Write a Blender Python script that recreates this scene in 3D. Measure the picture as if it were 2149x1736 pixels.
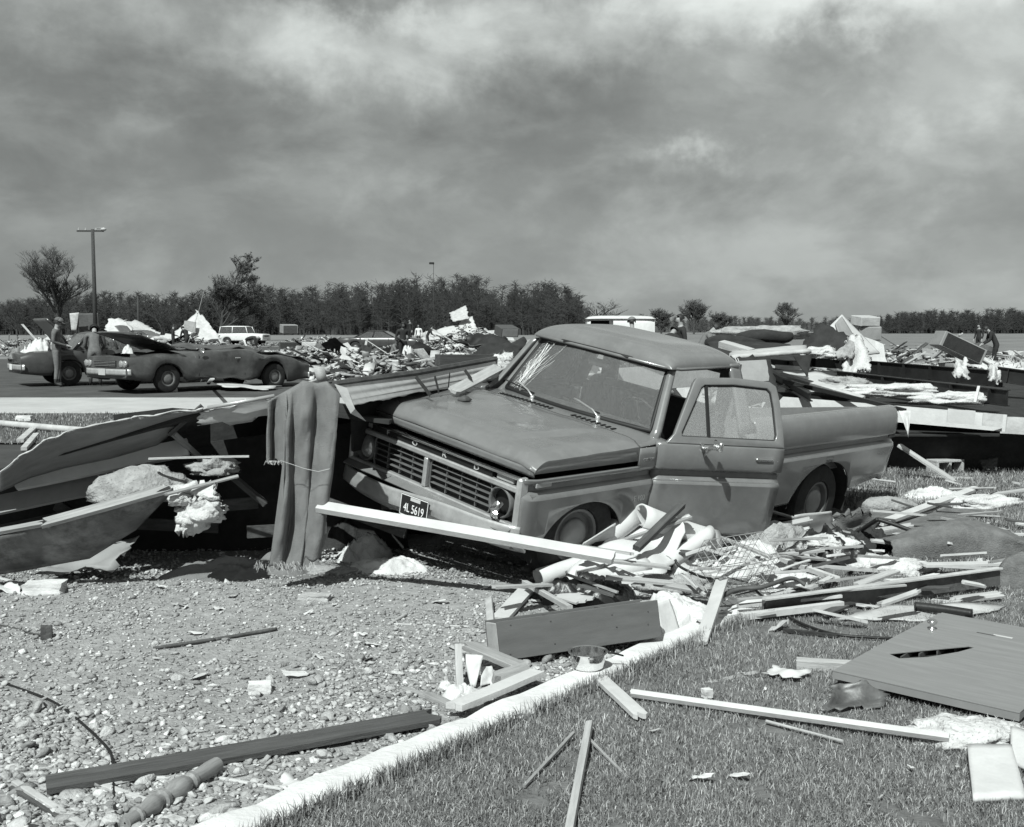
import bpy, bmesh, math, random
import numpy as np
from mathutils import Vector, Matrix, Euler, noise as mnoise
R = math.radians
rnd = random.Random(7)
S = bpy.context.scene
C = S.collection
for o in list(bpy.data.objects): bpy.data.objects.remove(o)

# ---------------------------------------------------------------- camera
FPX, CX, CY, HZ, CAMZ = 2300.0, 1074.5, 868.0, 690.0, 1.8      # in a 2149 x 1736 pixel frame
PIT = math.atan((CY-HZ)/FPX)
cam = bpy.data.cameras.new('camera'); camo = bpy.data.objects.new('camera', cam); C.objects.link(camo)
camo.location = (0, 0, CAMZ); camo.rotation_euler = (R(90)-PIT, 0, 0)
cam.sensor_width = 36; cam.lens = 36*FPX/2149; cam.clip_start = 0.05; cam.clip_end = 5000
S.camera = camo
S.view_settings.view_transform = 'Standard'; S.view_settings.look = 'None'
S.view_settings.gamma = 1; S.view_settings.use_curve_mapping = False
S.view_settings.exposure = 0.48
TINT = (0.945, 1.0, 0.97)                                      # tone of the black-and-white print

# ---------------------------------------------------------------- sun and sky
SUN_EL, SUN_DIR = R(49), Vector((-0.36, -0.93, 0)).normalized()
sd = Vector((SUN_DIR.x*math.cos(SUN_EL), SUN_DIR.y*math.cos(SUN_EL), math.sin(SUN_EL)))
sl = bpy.data.lights.new('sun', 'SUN'); sl.energy = 4.6; sl.angle = R(0.6); sl.color = TINT
so = bpy.data.objects.new('sun', sl); C.objects.link(so)
so.rotation_euler = (-sd).to_track_quat('-Z', 'Y').to_euler()

w = bpy.data.worlds.new('World'); S.world = w; w.use_nodes = True
nt = w.node_tree; nt.nodes.clear(); NN = nt.nodes.new; LK = nt.links.new
def wm(op, a, b=None, c=None, clamp=False):
    n = NN('ShaderNodeMath'); n.operation = op; n.use_clamp = clamp
    for i, v in enumerate((a, b, c)):
        if v is None: continue
        if isinstance(v, (int, float)): n.inputs[i].default_value = v
        else: LK(v, n.inputs[i])
    return n.outputs[0]
def build_world():
    sky = NN('ShaderNodeTexSky'); sky.sky_type = 'NISHITA'; sky.sun_disc = False
    sky.sun_elevation = SUN_EL; sky.sun_rotation = math.atan2(SUN_DIR.x, SUN_DIR.y)
    bw = NN('ShaderNodeRGBToBW'); LK(sky.outputs[0], bw.inputs[0])
    clear = wm('MULTIPLY', bw.outputs[0], 0.10)
    tc = NN('ShaderNodeTexCoord'); sp = NN('ShaderNodeSeparateXYZ'); LK(tc.outputs['Generated'], sp.inputs[0])
    x, y, z = sp.outputs
    zc = wm('MAXIMUM', z, 0.0)
    k = wm('DIVIDE', 1.0, wm('ADD', zc, 0.30))
    cb = NN('ShaderNodeCombineXYZ'); LK(wm('MULTIPLY', x, k), cb.inputs[0]); LK(wm('MULTIPLY', y, k), cb.inputs[1])
    def nz(vec, scale, det, rough, off=0, dist=0.0):
        n = NN('ShaderNodeTexNoise'); n.noise_dimensions = '4D'; n.inputs['W'].default_value = off
        n.inputs['Scale'].default_value = scale; n.inputs['Detail'].default_value = det
        n.inputs['Roughness'].default_value = rough; n.inputs['Distortion'].default_value = dist
        LK(vec, n.inputs['Vector']); return n.outputs['Fac']
    v = cb.outputs[0]
    # cloud deck in perspective: broad bodies, mid billows, fine wisps
    big = nz(v, 0.8, 3, 0.5, 3.1, 0.3); sq = NN('ShaderNodeCombineXYZ'); LK(x, sq.inputs[0]); LK(y, sq.inputs[1]); LK(wm('MULTIPLY', z, 1.8), sq.inputs[2])
    mid = nz(sq.outputs[0], 7.0, 7, 0.52, 1.3, 0.25); fine = nz(sq.outputs[0], 17.0, 8, 0.58, 5.0, 0.3)
    def soft(n_, lo, hi):
        mr_ = NN('ShaderNodeMapRange'); mr_.interpolation_type = 'SMOOTHSTEP'; mr_.inputs['From Min'].default_value = lo; mr_.inputs['From Max'].default_value = hi; LK(n_, mr_.inputs['Value']); return mr_.outputs[0]
    puff = wm('ADD', wm('MULTIPLY', soft(nz(sq.outputs[0], 5.2, 8, 0.55, 7.7, 0.35), 0.43, 0.60), 0.62), wm('MULTIPLY', soft(nz(sq.outputs[0], 10.5, 8, 0.58, 2.7, 0.35), 0.42, 0.62), 0.34))
    billow = wm('SUBTRACT', puff, 0.47)
    az = wm('ARCTAN2', x, y); el = wm('ARCSINE', z)
    wa = nz(tc.outputs['Generated'], 9.0, 5, 0.6, 0.7); we = nz(tc.outputs['Generated'], 11.0, 5, 0.6, 4.2)
    wb = nz(tc.outputs['Generated'], 20.0, 8, 0.62, 2.2); wc = nz(tc.outputs['Generated'], 22.0, 8, 0.62, 8.2)
    azw = wm('ADD', wm('MULTIPLY_ADD', wm('SUBTRACT', wb, 0.5), 0.15, az), wm('MULTIPLY', wm('SUBTRACT', wa, 0.5), 0.22))
    elw = wm('ADD', wm('MULTIPLY_ADD', wm('SUBTRACT', wc, 0.5), 0.07, el), wm('MULTIPLY', wm('SUBTRACT', we, 0.5), 0.09))
    # the large cloud bodies of this sky (azimuth, elevation, spreads in degrees, brightness)
    B = []
    def cloud(u, vv, su, sv, a):
        B.append((math.atan((u-CX)/FPX), math.atan((HZ-vv)/FPX), su/FPX, sv/FPX, a))
    cloud(60, 60, 260, 70, .16);    cloud(420, 200, 320, 75, -.06);  cloud(560, 275, 330, 55, -.09)
    cloud(760, 120, 300, 75, .26);  cloud(760, 10, 220, 28, -.16);   cloud(1060, 235, 260, 70, -.13)
    cloud(1000, 350, 430, 45, -.08); cloud(1300, 70, 330, 80, .24);  cloud(1850, 20, 360, 80, .46)
    cloud(1690, 130, 150, 38, -.14); cloud(2050, 200, 230, 130, .26); cloud(1450, 340, 75, 30, .28)
    cloud(1380, 440, 330, 38, -.07); cloud(340, 320, 90, 30, .06);   cloud(140, 420, 200, 90, -.03)
    cloud(1900, 400, 260, 40, .05); cloud(1560, 250, 160, 60, .08)
    base = wm('MULTIPLY_ADD', wm('MINIMUM', wm('MAXIMUM', az, -.5), .5), 0.11, 0.272)
    acc = 0.0
    for a0, e0, sa, se, amp in B:
        da = wm('MULTIPLY', wm('SUBTRACT', azw, a0), 1/sa); de = wm('MULTIPLY', wm('SUBTRACT', elw, e0), 1/se)
        q = wm('MULTIPLY_ADD', da, da, wm('MULTIPLY', de, de))
        acc = wm('MULTIPLY_ADD', wm('EXPONENT', wm('MULTIPLY', q, -1.0)), amp*2.9, acc)
    var = wm('ADD', wm('MULTIPLY', wm('SUBTRACT', big, 0.5), 0.5),
             wm('ADD', wm('MULTIPLY_ADD', wm('SUBTRACT', mid, 0.5), 0.7, wm('MULTIPLY', billow, 1.0)), wm('MULTIPLY', wm('SUBTRACT', fine, 0.5), 0.8)))
    acc = wm('MULTIPLY_ADD', var, wm('MULTIPLY_ADD', zc, 1.3, 0.46), acc)
    lum = wm('MULTIPLY', base, wm('EXPONENT', acc))
    acc = wm('MULTIPLY', wm('SUBTRACT', 1.0, wm('EXPONENT', wm('MULTIPLY', lum, -1/0.78))), 0.82)
    mixv = wm('ADD', wm('MULTIPLY', acc, 0.94), wm('MULTIPLY', clear, 0.06))
    below = wm('GREATER_THAN', z, -0.02)
    mixv = wm('ADD', wm('MULTIPLY', mixv, below), wm('MULTIPLY', wm('SUBTRACT', 1.0, below), 0.1))
    col = NN('ShaderNodeCombineXYZ')
    for i in range(3): LK(wm('MULTIPLY', mixv, TINT[i]), col.inputs[i])
    bg = NN('ShaderNodeBackground'); LK(col.outputs[0], bg.inputs[0]); bg.inputs[1].default_value = 1.0
    out = NN('ShaderNodeOutputWorld'); LK(bg.outputs[0], out.inputs[0])
    w.cycles.sampling_method = 'MANUAL'; w.cycles.sample_map_resolution = 512
build_world()

# ---------------------------------------------------------------- ground level, pixel -> point
def sstep(a, b, t):
    t = min(1, max(0, (t-a)/(b-a))); return t*t*(3-2*t)
def g(x, y):
    z = 0.30*sstep(11.5, 22, y)
    return z
_fw = Vector((0, math.cos(PIT), -math.sin(PIT))); _up = Vector((0, math.sin(PIT), math.cos(PIT))); _rt = Vector((1, 0, 0))
CAM = Vector((0, 0, CAMZ))
def ray(u, v):
    return (_fw*FPX + _rt*(u-CX) + _up*(CY-v)).normalized()
def at(u, v, h=0.0):
    """point seen at pixel (u,v) that stands h above the ground"""
    d = ray(u, v); t = 1.0
    for _ in range(60):
        p = CAM + d*t
        zt = g(p.x, p.y) + h
        t2 = (zt-CAM.z)/d.z if d.z < -1e-6 else 400
        t2 = max(0.5, min(t2, 600)); t += (t2-t)*0.6
    return CAM + d*t
def aty(u, v, y):
    d = ray(u, v); return CAM + d*(y/d.y)

# ---------------------------------------------------------------- materials (greys of a black-and-white photograph)
MATS = {}
def mat(name, val, rough=.8, var=.25, scale=8., bump=0., bscale=None, spec=.35, metal=0., stretch=None, coord='Object', coat=0., detail=5, dirt=0., dirt_val=.05, dirt_scale=2.):
    if name in MATS: return MATS[name]
    m = bpy.data.materials.new(name); m.use_nodes = True; t = m.node_tree; N = t.nodes.new; L = t.links.new
    b = t.nodes['Principled BSDF']
    b.inputs['Roughness'].default_value = rough; b.inputs['Specular IOR Level'].default_value = spec
    b.inputs['Metallic'].default_value = metal; b.inputs['Coat Weight'].default_value = coat; b.inputs['Coat Roughness'].default_value = .12
    b.inputs['Base Color'].default_value = (val, val, val, 1)
    tc = N('ShaderNodeTexCoord'); mp = N('ShaderNodeMapping'); L(tc.outputs[coord], mp.inputs[0])
    oi = N('ShaderNodeObjectInfo')
    if coord == 'Object':
        cm = N('ShaderNodeVectorMath'); cm.operation = 'SCALE'; cv = N('ShaderNodeCombineXYZ')
        for i in range(3): L(oi.outputs['Random'], cv.inputs[i])
        L(cv.outputs[0], cm.inputs[0]); cm.inputs['Scale'].default_value = 37.0
        ad = N('ShaderNodeVectorMath'); L(tc.outputs[coord], ad.inputs[0]); L(cm.outputs[0], ad.inputs[1]); L(ad.outputs[0], mp.inputs[0])
    if stretch: mp.inputs['Scale'].default_value = stretch
    if var > 0:
        n = N('ShaderNodeTexNoise'); n.inputs['Scale'].default_value = scale; n.inputs['Detail'].default_value = detail
        n.inputs['Roughness'].default_value = .65; L(mp.outputs[0], n.inputs['Vector'])
        mr = N('ShaderNodeMapRange'); mr.inputs['From Min'].default_value = .3; mr.inputs['From Max'].default_value = .7
        mr.inputs['To Min'].default_value = val*(1-var); mr.inputs['To Max'].default_value = min(.92, val*(1+var)); L(n.outputs['Fac'], mr.inputs['Value'])
        last = mr.outputs[0]
        if dirt > 0:
            n2 = N('ShaderNodeTexNoise'); n2.inputs['Scale'].default_value = dirt_scale; n2.inputs['Detail'].default_value = 8; n2.inputs['Roughness'].default_value = .7
            L(mp.outputs[0], n2.inputs['Vector'])
            m2 = N('ShaderNodeMapRange'); m2.inputs['From Min'].default_value = .5; m2.inputs['From Max'].default_value = .7; m2.inputs['To Max'].default_value = dirt; L(n2.outputs['Fac'], m2.inputs['Value'])
            mx = N('ShaderNodeMix'); L(m2.outputs[0], mx.inputs[0]); L(last, mx.inputs[2]); mx.inputs[3].default_value = dirt_val; last = mx.outputs[0]
        L(last, b.inputs['Base Color'])
    if bump > 0:
        nb = N('ShaderNodeTexNoise'); nb.inputs['Scale'].default_value = bscale or scale*3; nb.inputs['Detail'].default_value = 6; L(mp.outputs[0], nb.inputs['Vector'])
        bp = N('ShaderNodeBump'); bp.inputs['Strength'].default_value = min(1, bump); bp.inputs['Distance'].default_value = .02*max(1, bump); L(nb.outputs['Fac'], bp.inputs['Height'])
        L(bp.outputs[0], b.inputs['Normal'])
    MATS[name] = m; return m
def glassmat(name, val, alpha, grime=.3, rough=.03, gscale=3.):
    """dusty car glass: clear with fresnel gloss, partly covered by grey dust"""
    m = bpy.data.materials.new(name); m.use_nodes = True; t = m.node_tree; t.nodes.clear(); N = t.nodes.new; L = t.links.new
    tr = N('ShaderNodeBsdfTransparent'); tr.inputs[0].default_value = (val, val, val, 1)
    gl = N('ShaderNodeBsdfGlossy'); gl.inputs['Roughness'].default_value = rough; gl.inputs[0].default_value = (.9, .9, .9, 1)
    fr = N('ShaderNodeFresnel'); fr.inputs[0].default_value = 1.5
    m1 = N('ShaderNodeMixShader'); L(fr.outputs[0], m1.inputs[0]); L(tr.outputs[0], m1.inputs[1]); L(gl.outputs[0], m1.inputs[2])
    df = N('ShaderNodeBsdfDiffuse'); df.inputs[0].default_value = (.45, .45, .45, 1)
    tc = N('ShaderNodeTexCoord'); mp = N('ShaderNodeMapping'); mp.inputs['Scale'].default_value = (4, 4, .7); L(tc.outputs['Object'], mp.inputs[0])
    n = N('ShaderNodeTexNoise'); n.inputs['Scale'].default_value = gscale; n.inputs['Detail'].default_value = 8; n.inputs['Roughness'].default_value = .7; L(mp.outputs[0], n.inputs['Vector'])
    mr = N('ShaderNodeMapRange'); mr.inputs['From Min'].default_value = .35; mr.inputs['From Max'].default_value = .75
    mr.inputs['To Min'].default_value = alpha*.4; mr.inputs['To Max'].default_value = min(1, alpha+grime); L(n.outputs['Fac'], mr.inputs['Value'])
    m2 = N('ShaderNodeMixShader'); L(mr.outputs[0], m2.inputs[0]); L(m1.outputs[0], m2.inputs[1]); L(df.outputs[0], m2.inputs[2])
    o = N('ShaderNodeOutputMaterial'); L(m2.outputs[0], o.inputs[0]); MATS[name] = m; return m

WH = mat('white_paint', .47, .6, .10, 6, .12, 40, dirt=.5, dirt_val=.32)
WHD = mat('weathered_white', .38, .75, .22, 5, .2, 30, dirt=.5, dirt_val=.28)
WOOD = mat('pale_timber', .36, .75, .22, 3, .3, 24, stretch=(1.2, 14, 14), dirt=.25, dirt_val=.2)
WOODG = mat('grey_timber', .26, .8, .3, 3, .3, 24, stretch=(1.2, 14, 14), dirt=.3, dirt_val=.1)
WOODD = mat('dark_timber', .06, .75, .35, 3, .3, 24, stretch=(1.2, 14, 14), dirt=.3, dirt_val=.2)
PLY = mat('painted_plywood', .095, .55, .12, 4, .1, 50, stretch=(1, 6, 6), dirt=.25, dirt_val=.12)
GREYP = mat('grey_panel', .22, .6, .15, 3, .1, 20, dirt=.3, dirt_val=.12)
GREYL = mat('light_grey_panel', .42, .65, .15, 3, .1, 20, dirt=.3, dirt_val=.25)
ALU = mat('aluminium_siding', .42, .38, .18, 4, .08, 12, spec=.6, metal=.35, stretch=(1, 5, 5), dirt=.3, dirt_val=.2)
ALUD = mat('dull_siding', .21, .5, .18, 3, .08, 12, stretch=(1, 4, 4), dirt=.3, dirt_val=.12)
TIN = mat('stained_sheet_metal', .10, .5, .6, 4, .3, 12, metal=.3, detail=8, dirt=.75, dirt_val=.3, dirt_scale=3)
BLACK = mat('black_steel', .018, .5, .4, 5, .1, 30)
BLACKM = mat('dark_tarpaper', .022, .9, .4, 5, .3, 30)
RUST = mat('rusty_steel', .06, .7, .5, 8, .3, 40)
DARKC = mat('dark_cloth', .025, .9, .4, 10, .4, 60)
FELT = mat('grey_felt', .165, .95, .12, 9, .5, 160, spec=.1)
FELTB = mat('felt_backing', .16, 1., .35, 40, .8, 200, spec=.1)
SHAG = mat('grey_carpet', .13, 1., .25, 14, .5, 90, spec=.05)
INS = mat('glass_wool', .48, 1., .12, 12, .9, 40, spec=.05)
INSG = mat('grey_glass_wool', .28, 1., .3, 10, .9, 40, spec=.05)
FOAM = mat('white_foam', .50, .85, .05, 4, .1, 30, spec=.15)
CLOTH = mat('white_cloth', .50, .9, .1, 6, .3, 80, spec=.1)
PAPER = mat('paper', .46, .8, .12, 6, .1, 50)
CONC = mat('pale_concrete', .56, .85, .12, 5, .3, 40, dirt=.35, dirt_val=.33, dirt_scale=4)
CINDER = mat('concrete_block', .36, .95, .2, 20, .5, 90)
CHROME = mat('chrome', .72, .18, .08, 4, 0, metal=1.)
CHROMED = mat('dull_chrome', .50, .36, .2, 6, .05, 40, metal=.55, dirt=.5, dirt_val=.36, dirt_scale=14)
RUBBER = mat('tyre_rubber', .022, .85, .4, 12, .2, 60)
GRASSM = mat('grass_blade', .125, .75, .45, 3., coord='Object', spec=.15)
ASPH = mat('asphalt', .042, .9, .35, 1.5, .3, 60, detail=9)
ASPHL = mat('worn_asphalt', .058, .9, .35, 1.2, .3, 60, detail=9)

# ---------------------------------------------------------------- mesh helpers
class MB:
    def __init__(s): s.v = []; s.f = []
    def add(s, vs, fs, M=None):
        n = len(s.v)
        s.v += [tuple(M @ Vector(p)) if M is not None else tuple(p) for p in vs]
        s.f += [tuple(i+n for i in f) for f in fs]; return s
    def box(s, c, d, M=None, ch=0.):
        x, y, z = d[0]/2, d[1]/2, d[2]/2; cx, cy, cz = c
        if ch <= 0:
            vs = [(cx+i*x, cy+j*y, cz+k*z) for i in (-1, 1) for j in (-1, 1) for k in (-1, 1)]
            fs = [(0, 1, 3, 2), (4, 6, 7, 5), (0, 4, 5, 1), (2, 3, 7, 6), (0, 2, 6, 4), (1, 5, 7, 3)]
            return s.add(vs, fs, M)
        ch = min(ch, x*.6, y*.6, z*.6); bm = bmesh.new(); bmesh.ops.create_cube(bm, size=1)
        for v in bm.verts: v.co = Vector((cx+v.co.x*2*x, cy+v.co.y*2*y, cz+v.co.z*2*z))
        bmesh.ops.bevel(bm, geom=bm.edges[:], offset=ch, segments=1, affect='EDGES', profile=.5)
        bm.verts.index_update(); s.add([v.co.copy() for v in bm.verts], [[v.index for v in f.verts] for f in bm.faces], M); bm.free(); return s
    def tube(s, pts, rad, n=8, cap=True, M=None, squash=1.):
        pts = [Vector(p) for p in pts]; k = len(pts)
        if not hasattr(rad, '__len__'): rad = [rad]*k
        vs = []; prev = None
        for i, p in enumerate(pts):
            d = (pts[min(i+1, k-1)]-pts[max(i-1, 0)]).normalized()
            if d.length < 1e-6: d = Vector((0, 0, 1))
            if prev is None:
                a = d.cross(Vector((0, 0, 1)));  a = a if a.length > 1e-3 else d.cross(Vector((1, 0, 0)))
            else: a = prev - d*prev.dot(d)
            a.normalize(); prev = a; b = d.cross(a)
            for j in range(n):
                t = 2*math.pi*j/n; vs.append(p+(a*math.cos(t)+b*math.sin(t)*squash)*rad[i])
        fs = [(i*n+j, i*n+(j+1) % n, (i+1)*n+(j+1) % n, (i+1)*n+j) for i in range(k-1) for j in range(n)]
        if cap: fs += [tuple(range(n))[::-1], tuple((k-1)*n+j for j in range(n))]
        return s.add(vs, fs, M)
    def lathe(s, prof, n=20, M=None):
        """prof: (radius, height) along local z"""
        k = len(prof); vs = [(r*math.cos(2*math.pi*j/n), r*math.sin(2*math.pi*j/n), h) for r, h in prof for j in range(n)]
        fs = [(i*n+j, i*n+(j+1) % n, (i+1)*n+(j+1) % n, (i+1)*n+j) for i in range(k-1) for j in range(n)]
        return s.add(vs, fs, M)
    def grid(s, fn, nu, nv, M=None, skip=None):
        vs = [fn(i/nu, j/nv) for i in range(nu+1) for j in range(nv+1)]; m = nv+1
        fs = [(i*m+j, (i+1)*m+j, (i+1)*m+j+1, i*m+j+1) for i in range(nu) for j in range(nv) if not (skip and skip(i, j))]
        return s.add(vs, fs, M)
    def prism(s, poly, h, M=None):
        """poly in local xy, extruded by h along z"""
        n = len(poly); vs = [(p[0], p[1], 0) for p in poly]+[(p[0], p[1], h) for p in poly]
        fs = [tuple(range(n))[::-1], tuple(range(n, 2*n))]+[(i, (i+1) % n, n+(i+1) % n, n+i) for i in range(n)]
        return s.add(vs, fs, M)
    def mesh(s, name, smooth=False, fix=True):
        me = bpy.data.meshes.new(name); me.from_pydata(s.v, [], s.f); me.validate()
        if fix:
            bm = bmesh.new(); bm.from_mesh(me); bmesh.ops.recalc_face_normals(bm, faces=bm.faces[:]); bm.to_mesh(me); bm.free()
        if smooth: me.polygons.foreach_set('use_smooth', [True]*len(me.polygons))
        return me
    def build(s, name, m, parent=None, smooth=False, bevel=0., solid=0., sub=0, auto=None, fix=True):
        me = s.mesh(name, smooth or auto is not None, fix)
        for mm in (m if isinstance(m, (list, tuple)) else [m]): me.materials.append(mm)
        o = bpy.data.objects.new(name, me); C.objects.link(o)
        if parent is not None: o.parent = parent
        if auto is not None: me.set_sharp_from_angle(angle=R(auto))
        if solid: md = o.modifiers.new('s', 'SOLIDIFY'); md.thickness = solid; md.offset = 0
        if bevel: md = o.modifiers.new('b', 'BEVEL'); md.width = bevel; md.segments = 2; md.limit_method = 'ANGLE'; md.angle_limit = R(35)
        if sub: md = o.modifiers.new('u', 'SUBSURF'); md.levels = sub; md.render_levels = sub
        return o
def tag(o, label, cat, group=None, kind=None):
    if label: o['label'] = label
    if cat: o['category'] = cat
    if group: o['group'] = group
    o['kind'] = kind or 'thing'
    return o
def empty(name, loc=(0, 0, 0), rz=0., M=None):
    o = bpy.data.objects.new(name, None); C.objects.link(o); o.empty_display_size = .1
    if M is not None: o.matrix_world = M
    else: o.location = loc; o.rotation_euler = (0, 0, rz)
    return o
def frame2(a, b, roll=0., up=Vector((0, 0, 1))):
    """matrix at a, local x towards b, local z nearest to up, turned by roll"""
    a = Vector(a); b = Vector(b); x = (b-a).normalized(); y = up.cross(x)
    if y.length < 1e-4: y = Vector((0, 1, 0))
    y.normalize(); z = x.cross(y)
    m = Matrix((x, y, z)).transposed().to_4x4(); m.translation = a
    return m @ Matrix.Rotation(roll, 4, 'X')
def structure(o): o['kind'] = 'structure'; return o
def textmesh(body, size, depth=.0, bold=False):
    cu = bpy.data.curves.new('t', 'FONT'); cu.body = body; cu.size = size; cu.extrude = depth; cu.align_x = 'CENTER'; cu.align_y = 'CENTER'
    cu.offset = size*.02 if bold else 0
    o = bpy.data.objects.new('t', cu); C.objects.link(o); dg = bpy.context.evaluated_depsgraph_get(); dg.update()
    me = bpy.data.meshes.new_from_object(o.evaluated_get(dg)); bpy.data.objects.remove(o); return me
def text(name, body, size, m, parent, M, depth=.002, sx=1.):
    me = textmesh(body, size, depth); me.materials.clear(); me.materials.append(m)
    o = bpy.data.objects.new(name, me); C.objects.link(o); o.parent = parent
    o.matrix_local = M @ Matrix.Diagonal((sx, 1, 1, 1)); return o
# ================================================================ GROUND
def patch(name, corners, m, off, nu, nv, label=None):
    p00, p10, p11, p01 = [Vector((c[0], c[1])) for c in corners]
    mb = MB()
    def fn(a, b):
        p = (p00*(1-a)+p10*a)*(1-b)+(p01*(1-a)+p11*a)*b
        return (p.x, p.y, g(p.x, p.y)+off)
    mb.grid(fn, nu, nv); o = mb.build(name, m, smooth=True, fix=False); return structure(o)
GROUNDM = mat('bare_earth', .16, .95, .35, .6, .4, 20, detail=10, dirt=.5, dirt_val=.09, dirt_scale=.15)
GRAVELM = mat('packed_gravel', .26, .95, .35, 14, .8, 60, detail=10, dirt=.5, dirt_val=.19, dirt_scale=1.2)
LAWNM = mat('lawn_soil', .12, .95, .4, 10, .5, 60, detail=8)
VERGEM = mat('short_verge_grass', .085, .95, .45, 25, .8, 90, detail=8, dirt=.4, dirt_val=.05)
FIELDM = mat('far_field_grass', .14, .95, .3, .15, .3, 3, detail=10)
def ground_sheet():
    ys = list(np.linspace(-30, 10, 14))+list(np.linspace(11, 24, 27))+[27, 32, 40, 60, 100, 200, 400, 900, 2500]
    xs = [-2500, -900, -300, -100, -40, -20, -10, -5, 0, 5, 10, 20, 40, 100, 300, 900, 2500]
    mb = MB(); m = len(ys)
    mb.add([(x, y, g(x, y)-.03) for x in xs for y in ys], [(i*m+j, (i+1)*m+j, (i+1)*m+j+1, i*m+j+1) for i in range(len(xs)-1) for j in range(m-1)])
    structure(mb.build('ground', GROUNDM, smooth=True, fix=False))
ground_sheet()
# line of the concrete edging that parts gravel from lawn
K0 = at(394, 1736, .06); K1 = at(1385, 1332, .06); KD = (K1-K0).xy.normalized(); KN = Vector((KD.y, -KD.x)); KW = .21
def kpt(t, s): p = K0.xy+KD*t+KN*s; return p
def kside(x, y): return (Vector((x, y))-K0.xy).dot(KN)              # <0 gravel, >KW lawn
def kalong(x, y): return (Vector((x, y))-K0.xy).dot(KD)
def gravel_drive():
    a, b = kpt(-4, .02), kpt(9.5, .02)
    patch('gravel_driveway', [(-14, -3), (a.x, a.y), (b.x, b.y), (-14, 11.0)], GRAVELM, .0, 60, 60)
def gz(x, y):
    return .018*mnoise.noise(Vector((x*1.3, y*1.3, 0)))+.010*mnoise.noise(Vector((x*5, y*5, 3)))+.006*mnoise.noise(Vector((x*16, y*16, 7)))
def gravel_bed():
    mb = MB(); a, b = kpt(-1.5, .02), kpt(5.2, .02); nu, nv = 130, 170
    def fn(s, t):
        e = a.lerp(b, t); l = Vector((-7.5, e.y)); p = l.lerp(e, 1-(1-s)**1.3)
        return (p.x, p.y, g(p.x, p.y)+.012+gz(p.x, p.y))
    mb.grid(fn, nu, nv); structure(mb.build('gravel_bed', GRAVELM, smooth=True, fix=False))
gravel_drive(); gravel_bed()
LAWNZ = .05
def lawn():
    a, b, c = kpt(-4, KW-.01), kpt(9.5, KW-.01), None
    patch('lawn', [(a.x, a.y), (16, -3), (16, 15.5), (b.x, b.y)], LAWNM, LAWNZ-.012, 40, 60)
lawn()
def lawn_rear():
    a, b = kpt(3.9, .1), kpt(9.4, KW)
    patch('lawn', [(-.6, 8.9), (a.x, a.y), (b.x, b.y), (-.6, 13.6)], LAWNM, LAWNZ-.03, 12, 12)
lawn_rear()
patch('lawn', [(1.2, 10.6), (9.5, 10.8), (9.5, 15.6), (1.2, 15.6)], LAWNM, LAWNZ-.036, 14, 14)
def kerb():
    mb = MB(); n = 44; rr = random.Random(3)
    # cast strip with worn, slightly uneven arrises and dummy joints
    prof = [(0, -.12), (0, .045), (.012, .062), (KW-.012, .062), (KW, .048), (KW, -.12)]
    L0, L1 = -1.4, 4.3
    vs = []
    for i in range(n+1):
        t = L0+(L1-L0)*i/n
        for s, z in prof:
            p = kpt(t, s+rr.uniform(-.006, .006)); vs.append((p.x, p.y, z+rr.uniform(-.004, .004)-(.012 if i % 9 == 4 and 0 < z else 0)))
    m = len(prof)
    mb.add(vs, [(i*m+j, (i+1)*m+j, (i+1)*m+j+1, i*m+j+1) for i in range(n) for j in range(m-1)])
    structure(mb.build('kerb', CONC, smooth=False))
kerb()
# ---------------------------------------------------------------- loose stones (uncountable): real geometry in one mesh
def ico(sub):
    bm = bmesh.new(); bmesh.ops.create_icosphere(bm, subdivisions=sub, radius=1)
    bm.verts.index_update(); v = np.array([x.co[:] for x in bm.verts]); f = np.array([[q.index for q in p.verts] for p in bm.faces]); bm.free(); return v, f
def bulk_mesh(name, V, F, m, parent=None, matidx=None):
    me = bpy.data.meshes.new(name); V = np.asarray(V, dtype=np.float32); F = np.asarray(F, dtype=np.int32)
    k = F.shape[1]
    me.vertices.add(len(V)); me.vertices.foreach_set('co', V.ravel())
    me.loops.add(F.size); me.loops.foreach_set('vertex_index', F.ravel())
    me.polygons.add(len(F)); me.polygons.foreach_set('loop_start', np.arange(0, F.size, k, dtype=np.int32))
    me.update(calc_edges=True)
    for mm in (m if isinstance(m, (list, tuple)) else [m]): me.materials.append(mm)
    if matidx is not None: me.polygons.foreach_set('material_index', np.asarray(matidx, dtype=np.int32))
    o = bpy.data.objects.new(name, me); C.objects.link(o)
    if parent is not None: o.parent = parent
    return o
STONES = [mat('stone_%d' % i, v, .9, .35, 30, .5, 90, detail=6) for i, v in enumerate((.20, .29, .38, .52))]
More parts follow.
